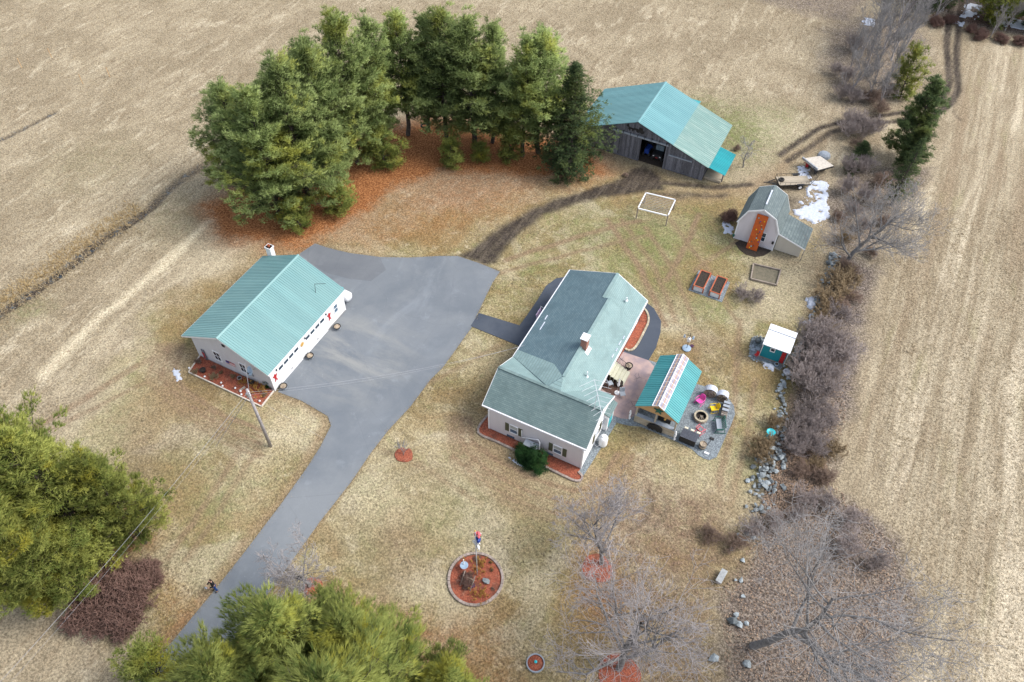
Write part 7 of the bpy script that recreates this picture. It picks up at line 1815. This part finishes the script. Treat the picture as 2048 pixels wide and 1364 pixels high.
def glider():
    c = P8(*FP, (730, 790)); t = thing('garden_glider', 'dark green metal double seat with grey cushion', 'bench', (0, 0, 0))
    MB().box(-.62, .62, -.30, .28, .38, .42).build('seat', M['green_metal'], t)
    MB().box(-.56, .56, -.28, .22, .42, .52).build('cushion', M['cushion'], t, bevel=.03)
    for k in range(7): MB().beam((-.54 + k * .18, .28, .42), (-.54 + k * .18, .44, .95), .10, .02).build('slat', M['green_metal'], t)
    MB().beam((-.66, .45, .97), (.66, .45, .97), .05, .05).build('top_rail', M['green_metal'], t)
    for s in (-.68, .68):
        MB().path([(s, -.38, .02), (s, -.32, .66), (s, .34, .68), (s, .50, .02)], .03, 6).build('side_frame', M['green_metal'], t)
        MB().beam((s, -.5, .03), (s, .6, .03), .05, .05).build('foot', M['green_metal'], t)
    t.location = (c[0], c[1], .01); t.rotation_euler = (0, 0, -1.15)
glider()
def counter():
    a = P8(*FP, (150, 905), .9); b = P8(*FP, (365, 1035), .9); c = P8(*FP, (440, 925), .9)
    x0, x1 = a[0] + .02, b[0] + .12; y0 = (a[1] + b[1]) / 2; y1 = y0 + .95
    t = thing('outdoor_counter', 'long black slatted outdoor counter on the gravel beside the pavilion post', 'table', ((x0 + x1) / 2, (y0 + y1) / 2, 0))
    for k in range(7):
        f = y0 + (y1 - y0) * k / 7; MB().box(x0, x1, f + .008, f + (y1 - y0) / 7 - .008, .87, .92).build('slat', M['slate'], t)
    for k in range(8):
        MB().box(x0 + .03, x1 - .03, y0 + .05, y0 + .08, .06 + k * .1, .15 + k * .1).build('front_board', M['black'], t)
    for x in (x0 + .05, x1 - .1): MB().box(x, x + .06, y0 + .09, y1 - .05, .02, .86).build('side', M['black'], t)
    for k in range(3):
        x = x0 + .25 + k * (x1 - x0 - .3) / 2.1
        s = thing('bar_stool', ('left', 'middle', 'right')[k] + ' one of the three cream topped stools behind the black counter', 'stool', (x, y1 + .22, 0), 'cream stools behind the black counter')
        MB().box(x - .17, x + .17, y1 + .10, y1 + .32, .76, .86).build('seat', M['cream'], s, bevel=.02)
        for dx in (-.13, .13):
            for dy in (.13, .29): MB().tube((x + dx, y1 + dy, .01), (x + dx, y1 + dy, .76), .018, n=5).build('leg', M['black'], s)
M['slate'] = simple('dark slate grey slats', (0.05, 0.055, 0.07), (0.075, 0.08, 0.10), 6, 0.6)
counter()
c = P8(*FP, (485, 1095)); t = thing('barrel', 'dark wooden barrel on the gravel near the black counter', 'barrel', c)
MB().lathe(c, [(.27, 0), (.33, .2), (.34, .4), (.30, .62), (.28, .62), (.27, .55), (0, .55)], 20).build('staves', M['log_dark'], t)
for z, r in ((.1, .315), (.5, .335)): MB().lathe(c, [(r, z), (r + .012, z), (r + .012, z + .05), (r, z + .05)], 20).build('hoop', M['black'], t)
a = P8(*FP, (560, 1075), .05); b = P8(*FP, (640, 950), .25)
t = thing('broom', 'black broom lying on the gravel with its head towards the chairs', 'broom', a)
MB().tube((a[0], a[1], .05), (b[0], b[1], .12), .016).build('handle', M['black'], t)
MB().box(b[0] - .2, b[0] + .2, b[1] - .1, b[1] + .14, .03, .13).build('head', M['rubber'], t, bevel=.03)
small('paving_block', 'white block lying near the lower edge of the gravel', 'block', MB().box(-.22, .22, -.09, .09, 0, .07), 'white', (0, 0, 0)).location = (*P8(*FP, (553, 1187))[:2], .012)
# firewood
def log_pile():
    rr = random.Random(9)
    for (aa, bb, lab, rad) in ((( 500, 290), (690, 340), 'rounded rack of split firewood with a white cover, nearest the pavilion', .55), ((700, 350), (860, 400), 'second rounded firewood rack with a white curved cover', .60)):
        a = Vector(P8(*FP, aa)); b = Vector(P8(*FP, bb)); d = (b - a).normalized(); w = (b - a).length; n = Vector((-d.y, d.x, 0)); m = a.lerp(b, .5) + n * .05
        t = thing('firewood_rack', lab, 'firewood', (m.x, m.y, 0), 'firewood racks at the edge of the gravel')
        R_ = w * .5; cz = R_ * .95
        ringm = MB(); K = 20
        for k in range(K):
            a0 = 2 * PI * k / K; a1 = 2 * PI * (k + 1) / K
            for s in (-.2, .2): ringm.tube(m + d * R_ * math.cos(a0) + Vector((0, 0, cz + R_ * math.sin(a0))) + n * s, m + d * R_ * math.cos(a1) + Vector((0, 0, cz + R_ * math.sin(a1))) + n * s, .02, n=5)
        ringm.build('hoop', M['black'], t)
        z = -R_ + .12
        while z < R_ - .05:
            hw = math.sqrt(max(0, R_ * R_ - z * z)) - .06; x = -hw
            while x < hw:
                r_ = rr.uniform(.06, .09); p = m + d * x + Vector((0, 0, cz + z)); MB().tube(p - n * (.27 + rr.uniform(0, .05)), p + n * .27, r_, n=6).build('log', M['log_dark'] if rr.random() < .6 else M['log'], t); x += .16
            z += .15
        cv = MB(); K = 8
        for k in range(K):
            a0 = .15 + (PI - .3) * k / K; a1 = .15 + (PI - .3) * (k + 1) / K; p0 = m + d * (R_ + .03) * math.cos(a0) + Vector((0, 0, cz + (R_ + .03) * math.sin(a0))); p1 = m + d * (R_ + .03) * math.cos(a1) + Vector((0, 0, cz + (R_ + .03) * math.sin(a1)))
            u_ = Vector((0, 0, .02)); cv.hexa([tuple(q) for q in (p0 - n * .24, p1 - n * .24, p1 + n * .36, p0 + n * .36, p0 - n * .24 + u_, p1 - n * .24 + u_, p1 + n * .36 + u_, p0 + n * .36 + u_)])
        cv.build('cover', M['snow'], t)
    # long low row
    a = Vector(P8(*FP, (850, 455))); b = Vector(P8(*FP, (800, 655))); d = (b - a).normalized(); n = Vector((-d.y, d.x, 0)); L = (b - a).length
    t = thing('log_pile', 'low stack of pale split logs running down to the green double seat', 'firewood', (*a.lerp(b, .5)[:2], 0))
    for j in range(4):
        k = 0; s = 0.05
        while s < L:
            p = a + d * s + Vector((0, 0, .10 + j * .16)) + n * rr.uniform(-.03, .03); MB().tube(p - n * .26, p + n * .26, rr.uniform(.075, .10), n=6).build('log', M['log'] if j > 1 or rr.random() < .5 else M['log_dark'], t); s += .19
    for q in (a, a + d * .1):
        MB().box(q.x - .3, q.x - .24, q.y - .03, q.y + .03, 0, 1.0).build('end_post', M['black'], t)
    for s in (.3, .7, 1.15):
        p = a + d * s + Vector((0, 0, .80)); MB().beam(p - n * .3, p + n * .3, .26, .05).build('plank', M['cushion'], t)
log_pile()
# extra: second low row beside the racks
# bird feeder pole
c = G(1373, 697); t = thing('bird_feeder_pole', 'pole with white and grey feeders over a teal round base', 'bird feeder', c)
MB().lathe(c, [(.42, .0), (.44, .08), (.36, .12), (.1, .14), (0, .14)], 20).build('base', M['dish'], t)
MB().tube((c[0], c[1], 0), (c[0], c[1], 2.3), .03).build('pole', M['black'], t)
MB().box(c[0] - .14, c[0] + .14, c[1] - .12, c[1] + .12, 1.1, 1.45).hexa([(c[0] - .18, c[1] - .16, 1.45), (c[0] + .18, c[1] - .16, 1.45), (c[0] + .18, c[1] + .16, 1.45), (c[0] - .18, c[1] + .16, 1.45), (c[0] - .02, c[1] - .16, 1.62), (c[0] + .02, c[1] - .16, 1.62), (c[0] + .02, c[1] + .16, 1.62), (c[0] - .02, c[1] + .16, 1.62)]).build('feeder_house', M['white'], t)
MB().tube((c[0] - .5, c[1], 1.85), (c[0] + .35, c[1] + .1, 1.9), .015).build('cross_arm', M['black'], t)
MB().lathe((c[0] - .5, c[1], 1.5), [(.12, 0), (.14, .05), (.06, .06), (.06, .28), (.1, .30), (0, .35)], 10).build('tube_feeder', M['grey_box'], t)
MB().lathe((c[0] + .33, c[1] + .1, 1.55), [(.10, 0), (.12, .05), (.07, .06), (.07, .28), (.1, .30), (0, .33)], 10).build('tube_feeder', M['dish'], t)
small('ground_tile', 'small dark purple tile on the lawn beside the bird feeder', 'tile', MB().box(-.16, .16, -.16, .16, 0, .05), 'purple', (0, 0, 0)).location = (*G(1384, 692)[:2], 0)
c = G(1538, 873); t = thing('bird_bath', 'bright turquoise bowl standing among dried hydrangeas at the stone wall', 'bird bath', c)
MB().lathe(c, [(.22, 0), (.1, .1), (.08, .55), (.30, .62), (.40, .74), (.36, .74), (.0, .64)], 20).build('bowl', M['turquoise'], t)
# turquoise shed surroundings
TSO = ((1480, 630), 9.743)
t = thing('stone_border', 'ring of grey and tan stones around the turquoise shed', 'stone border', (.8, 54.5, 0))
def stones_along(parent, pts, step, s0, s1, lib, jit=.05, stack=0):
    P = [Vector((p[0], p[1], 0)) for p in pts]
    for a, b in zip(P[:-1], P[1:]):
        n = max(1, int((b - a).length / step))
        for i in range(n):
            c = a.lerp(b, (i + random.random() * .5) / n); s = random.uniform(s0, s1)
            rock((c.x + random.uniform(-jit, jit), c.y + random.uniform(-jit, jit), s * .25), s, math.atan2((b - a).y, (b - a).x) + random.uniform(-.3, .3), parent, lib)
stones_along(t, [P8(*TSO, a) for a in ((470, 450), (350, 420), (240, 440), (225, 560), (190, 700), (190, 800), (250, 880), (340, 890))], .24, .22, .34, ROCK)
stones_along(t, [P8(*TSO, a) for a in ((345, 890), (450, 940), (560, 990), (680, 1040), (770, 1080))], .17, .16, .26, ROCKT)
stones_along(t, [P8(*TSO, a) for a in ((820, 1090), (870, 960), (930, 850), (1010, 730))], .20, .20, .32, ROCKT, .10)
slab('soil_bed', [Z(*TSO, a) for a in ((480, 450), (250, 430), (200, 700), (200, 820), (340, 890), (780, 1080), (860, 960), (960, 800), (900, 700), (400, 700))], -.05, .015, M['gravel'])
c = P8(*TSO, (300, 820)); t = chair_set((c[0], c[1], .02), -.5, 'small red chair at the left corner of the turquoise shed', 'red'); t.scale = (.62, .62, .75)
c = P8(*TSO, (340, 530)); small('stone_urn', 'grey green urn in the bed left of the turquoise shed', 'urn', MB().lathe(c, [(.18, 0), (.30, .2), (.32, .4), (.24, .5), (.16, .42), (0, .4)], 14), 'stone', c)
for k, a in enumerate(((250, 670), (345, 660), (230, 610))): c = P8(*TSO, a); small('paving_stone', 'flat dark slab in the bed left of the turquoise shed', 'paving stone', MB().box(c[0] - .22, c[0] + .2, c[1] - .2, c[1] + .2, 0, .05), 'grey_box', c)['group'] = 'flat slabs beside the turquoise shed'
c = P8(*TSO, (700, 990)); pot(c, .2, .32, 'dish', 'blue pot at the foot of the turquoise shed wall')
c = P8(*TSO, (895, 1150)); t = thing('tyre_planter', 'upright pale rimmed ring pot at the corner of the stone border', 'pot', c)
MB().lathe(c, [(.20, 0), (.26, .3), (.36, .34), (.36, .42), (.24, .42), (.22, .25), (0, .25)], 20).build('shell', M['white_gutter'], t)
# ---------------------------------------------------------------- stone wall
t = thing('stone_wall', 'tumbled dry stone wall of grey field stones along the right edge of the lawn', 'stone wall', (3, 55, 0))
rw = random.Random(12); cnt = 0; extra = []
def wall_run(pts, width, per, s0, s1, hmax):
    global cnt
    P = [Vector(p) for p in [G(*q) for q in pts]]
    for a, b in zip(P[:-1], P[1:]):
        L = (b - a).length; n = int(L * per); d = (b - a).normalized(); m = Vector((-d.y, d.x, 0))
        for i in range(n):
            o = rw.gauss(0, width * .38); c = a.lerp(b, rw.random()) + m * o; s = rw.uniform(s0, s1); z = max(.02, hmax * math.exp(-(o / width * 1.8) ** 2) * rw.random())
            p = ((c.x, c.y, z + s * .15), s, rw.random() * 6)
            if cnt < 298: rock(*p, t); cnt += 1
            else: extra.append(p)
wall_run([(1528, 980), (1532, 950), (1540, 925), (1553, 902)], 1.6, 22, .28, .60, .45)
wall_run([(1668, 508), (1664, 540), (1657, 570)], .9, 14, .30, .55, .45)
wall_run([(1640, 595), (1636, 625), (1628, 655)], .9, 14, .30, .55, .45)
wall_run([(1553, 785), (1567, 800), (1562, 830), (1556, 850), (1566, 880), (1556, 900)], .8, 7.0, .22, .50, .2)
wall_run([(1510, 1030), (1522, 1000), (1528, 980)], 1.8, 9, .22, .45, .2)
wall_run([(1622, 668), (1598, 700), (1578, 740), (1556, 785)], .7, 8, .22, .45, .2)
wall_run([(1470, 1240), (1480, 1180), (1490, 1100), (1505, 1040)], 1.5, 1.2, .22, .5, .1)
if extra:
    mv = []; mf = []; k = 0
    for loc, s, rz in extra:
        src = ROCK[int(rz * 100) % 8]; ca, sa = math.cos(rz), math.sin(rz)
        for v in src.vertices: mv.append(((v.co.x * ca - v.co.y * sa) * s + loc[0] - 3, (v.co.x * sa + v.co.y * ca) * s + loc[1] - 55, v.co.z * s * .8 + loc[2]))
        for f in src.polygons: mf.append(tuple(i + k for i in f.vertices))
        k = len(mv)
    me = bpy.data.meshes.new('stone_rubble'); me.from_pydata(mv, [], mf); me.materials.append(M['stone']); o = bpy.data.objects.new('stone_rubble', me); COL.objects.link(o); o.parent = t; o['kind'] = 'stuff'
for u, v, s, lab in ((1464, 1243, .9, 'grey boulder under the left limbs of the big bare tree'), (1478, 1250, .7, 'second boulder under the left limbs of the big bare tree'), (1427, 1318, .8, 'pale boulder right of the lower edge maple'), (1493, 1328, .75, 'pale upright boulder at the foot of the big bare tree'), (1590, 735, .6, 'pale stone lying at the edge of the mauve hedgerow')):
    tag(rock((*G(u, v)[:2], s * .2), s, u, name='boulder'), lab, 'boulder')
c = G(1441, 1156); t = thing('stone_bench', 'pale grey stone bench under the twigs of the big bare tree', 'bench', c); t.rotation_euler = (0, 0, math.radians(-8))
ORG[t.name] = np.zeros(3)
MB().box(-.25, .25, -.62, .62, .36, .46).build('slab', M['bench_stone'], t, bevel=.02)
for y in (-.42, .42): MB().box(-.18, .18, y - .08, y + .08, -.05, .355).build('leg', M['paver'], t)
# stakes in the field, tyre swing
for k, (u, v) in enumerate(((44, 128), (104, 108), (220, 146), (166, 160))): 
    c = G(u, v + 8); small('field_stake', 'thin pale stake standing in the upper left field', 'stake', MB().tube((c[0], c[1], 0), (c[0] - .3, c[1] + .2, 1.3), .035), 'wood_new', c)['group'] = 'stakes in the upper left field'
c = G(850, 262)
t = thing('tyre_swing', 'black tyre swing hanging under the pines', 'swing', (c[0], c[1], .8))
mb = MB(); K = 16
for k in range(K):
    a0 = 2 * PI * k / K; a1 = 2 * PI * (k + 1) / K; mb.tube((c[0] + .42 * math.cos(a0), c[1] + .42 * math.sin(a0), .8), (c[0] + .42 * math.cos(a1), c[1] + .42 * math.sin(a1), .8), .10, n=8)
mb.build('tyre', M['rubber'], t)
for a in (0, 2.1, 4.2): MB().tube((c[0] + .42 * math.cos(a), c[1] + .42 * math.sin(a), .85), (c[0], c[1], 5.5), .012, n=4).build('rope', M['wire'], t)
# ---------------------------------------------------------------- person at the edge of the driveway
def skinned(name, joints, edges, rad, mat, parent, root=0, sub=2):
    me = bpy.data.meshes.new(name); me.from_pydata(joints, edges, []); me.materials.append(mat)
    o = bpy.data.objects.new(name, me); COL.objects.link(o); o.parent = parent
    sk = o.modifiers.new('skin', 'SKIN'); sk.use_smooth_shade = True
    for i, r in enumerate(rad): me.skin_vertices[0].data[i].radius = (r, r) if isinstance(r, (int, float)) else r
    me.skin_vertices[0].data[root].use_root = True
    s = o.modifiers.new('subdivision', 'SUBSURF'); s.levels = sub; s.render_levels = sub
    return o
def build_person():
    t = thing('person', 'person in black jacket and blue jeans standing at the driveway edge holding a controller', 'person', (0, 0, 0))
    # pelvis 0, spine, chest, neck, head ; facing -y ; head tilted up
    J = [(0, 0, .98), (0, .01, 1.15), (0, .02, 1.36), (0, .02, 1.52), (0, -.01, 1.60),
         (-.19, .02, 1.46), (-.25, -.08, 1.20), (-.13, -.34, 1.20), (-.09, -.42, 1.22), (.19, .02, 1.46), (.25, -.08, 1.20), (.13, -.34, 1.20), (.09, -.42, 1.22),
         (-.10, 0, .90), (-.12, -.02, .50), (-.13, .03, .09), (-.14, -.12, .04), (.10, 0, .90), (.13, -.03, .50), (.15, .02, .09), (.17, -.13, .04)]
    E = [(0, 1), (1, 2), (2, 3), (3, 4), (2, 5), (5, 6), (6, 7), (7, 8), (2, 9), (9, 10), (10, 11), (11, 12), (0, 13), (13, 14), (14, 15), (15, 16), (0, 17), (17, 18), (18, 19), (19, 20)]
    Rr = [.13, .125, .15, .06, .055, .07, .048, .036, .026, .07, .048, .036, .026, .09, .062, .045, .035, .09, .062, .045, .035]
    skinned('body', J, E, Rr, M['skin'], t)
    # head with face features
    mb = MB(); hx, hy, hz = 0, -.03, 1.71; n = 16; rings = 12
    for i in range(rings + 1):
        th = PI * i / rings
        for j in range(n):
            a = 2 * PI * j / n; x = .078 * math.sin(th) * math.cos(a); y = .098 * math.sin(th) * math.sin(a); z = .118 * math.cos(th)
            if y < -.06 and abs(x) < .02 and -.03 < z < .01: y -= .022
            if z < -.05: x *= .82; y *= .9
            # tilt the face up towards the sky
            ca, sa = math.cos(-.45), math.sin(-.45); y, z = y * ca - z * sa * -1 * -1, y * sa * -1 * -1 + z * ca
            mb.v.append((hx + x, hy + y, hz + z))
    for i in range(rings):
        for j in range(n): k = (j + 1) % n; mb.f.append((i * n + j, (i + 1) * n + j, (i + 1) * n + k, i * n + k)); mb.m.append(0)
    mb.build('head', M['skin'], t, smooth=True)
    e = MB()
    for x in (-.03, .03): e.lathe((x, hy - .078, hz + .045), [(0, -.010), (.011, 0), (0, .010)], 8)
    e.build('eyes', M['black'], t); MB().box(-.025, .025, hy - .098, hy - .085, hz - .035, hz - .027).build('mouth', M['coral'], t)
    for x in (-.08, .08): MB().lathe((x, hy + .01, hz), [(0, -.03), (.018, 0), (0, .03)], 8).build('ear', M['skin'], t)
    h = MB(); 
    for i in range(7):
        th = .62 * PI * i / 6
        for j in range(14):
            a = 2 * PI * j / 14; y = .112 * math.sin(th) * math.sin(a); h.v.append((hx + .09 * math.sin(th) * math.cos(a), hy + .03 + (y if y > 0 else y * .55), hz + .02 + .125 * math.cos(th)))
    for i in range(6):
        for j in range(14): k = (j + 1) % 14; h.f.append((i * 14 + j, (i + 1) * 14 + j, (i + 1) * 14 + k, i * 14 + k)); h.m.append(0)
    h.build('hair', M['hair'], t, smooth=True)
    # jacket, jeans, shoes
    JJ = [(0, 0, .90), (0, .01, 1.15), (0, .02, 1.38), (0, .02, 1.50), (-.20, .02, 1.46), (-.26, -.08, 1.20), (-.15, -.31, 1.20), (.20, .02, 1.46), (.26, -.08, 1.20), (.15, -.31, 1.20)]
    skinned('jacket', JJ, [(0, 1), (1, 2), (2, 3), (2, 4), (4, 5), (5, 6), (2, 7), (7, 8), (8, 9)], [.165, .165, .185, .075, .085, .068, .05, .085, .068, .05], M['jacket'], t)
    skinned('jeans', [(0, 0, .98), (-.10, 0, .88), (-.12, -.02, .50), (-.13, .03, .12), (.10, 0, .88), (.13, -.03, .50), (.15, .02, .12)], [(0, 1), (1, 2), (2, 3), (0, 4), (4, 5), (5, 6)], [.15, .105, .078, .065, .105, .078, .065], M['jeans'], t)
    for x, y in ((-.135, -.03), (.16, -.04)): MB().box(x - .05, x + .05, y - .16, y + .10, 0, .09).build('shoe', M['rubber'], t, bevel=.03)
    # hands: palm and five fingers round the controller
    for s in (-1, 1):
        w = Vector((s * .085, -.43, 1.23)); J = [tuple(w), tuple(w + Vector((-s * .005, -.045, .01)))]; E = [(0, 1)]; Rd = [.024, .028]
        for k, (ln, off) in enumerate(((.032, -.024), (.036, -.008), (.034, .008), (.027, .022))):
            b = w + Vector((s * .004 + 0 * k, -.055, off)); m_ = b + Vector((-s * .010, -ln * .8, .004)); e_ = m_ + Vector((-s * ln * .9, -.004, 0))
            i = len(J); J += [tuple(b), tuple(m_), tuple(e_)]; E += [(1, i), (i, i + 1), (i + 1, i + 2)]; Rd += [.010, .009, .008]
        i = len(J); J += [tuple(w + Vector((-s * .02, -.02, .03))), tuple(w + Vector((-s * .045, -.045, .045)))]; E += [(0, i), (i, i + 1)]; Rd += [.011, .009]
        skinned('hand', J, E, Rd, M['skin'], t, 0, 1)
    t.location = (*G(433, 1180)[:2], 0.0); t.rotation_euler = (0, 0, math.radians(-15)); t.scale = (1.06,) * 3
    r = thing('controller', 'small grey remote controller with a screen held by the person', 'controller', (0, 0, 0))
    MB().box(-.10, .10, -.52, -.42, 1.235, 1.265).build('case', M['grey_box'], r, bevel=.01)
    MB().box(-.08, .08, -.56, -.53, 1.27, 1.36).build('screen', M['glass_light'], r)
    for x in (-.05, .05): MB().tube((x, -.46, 1.265), (x, -.46, 1.285), .012, n=6).build('stick', M['black'], r)
    r.location = t.location; r.rotation_euler = t.rotation_euler; r.scale = t.scale
build_person()
C.render.film_transparent = False
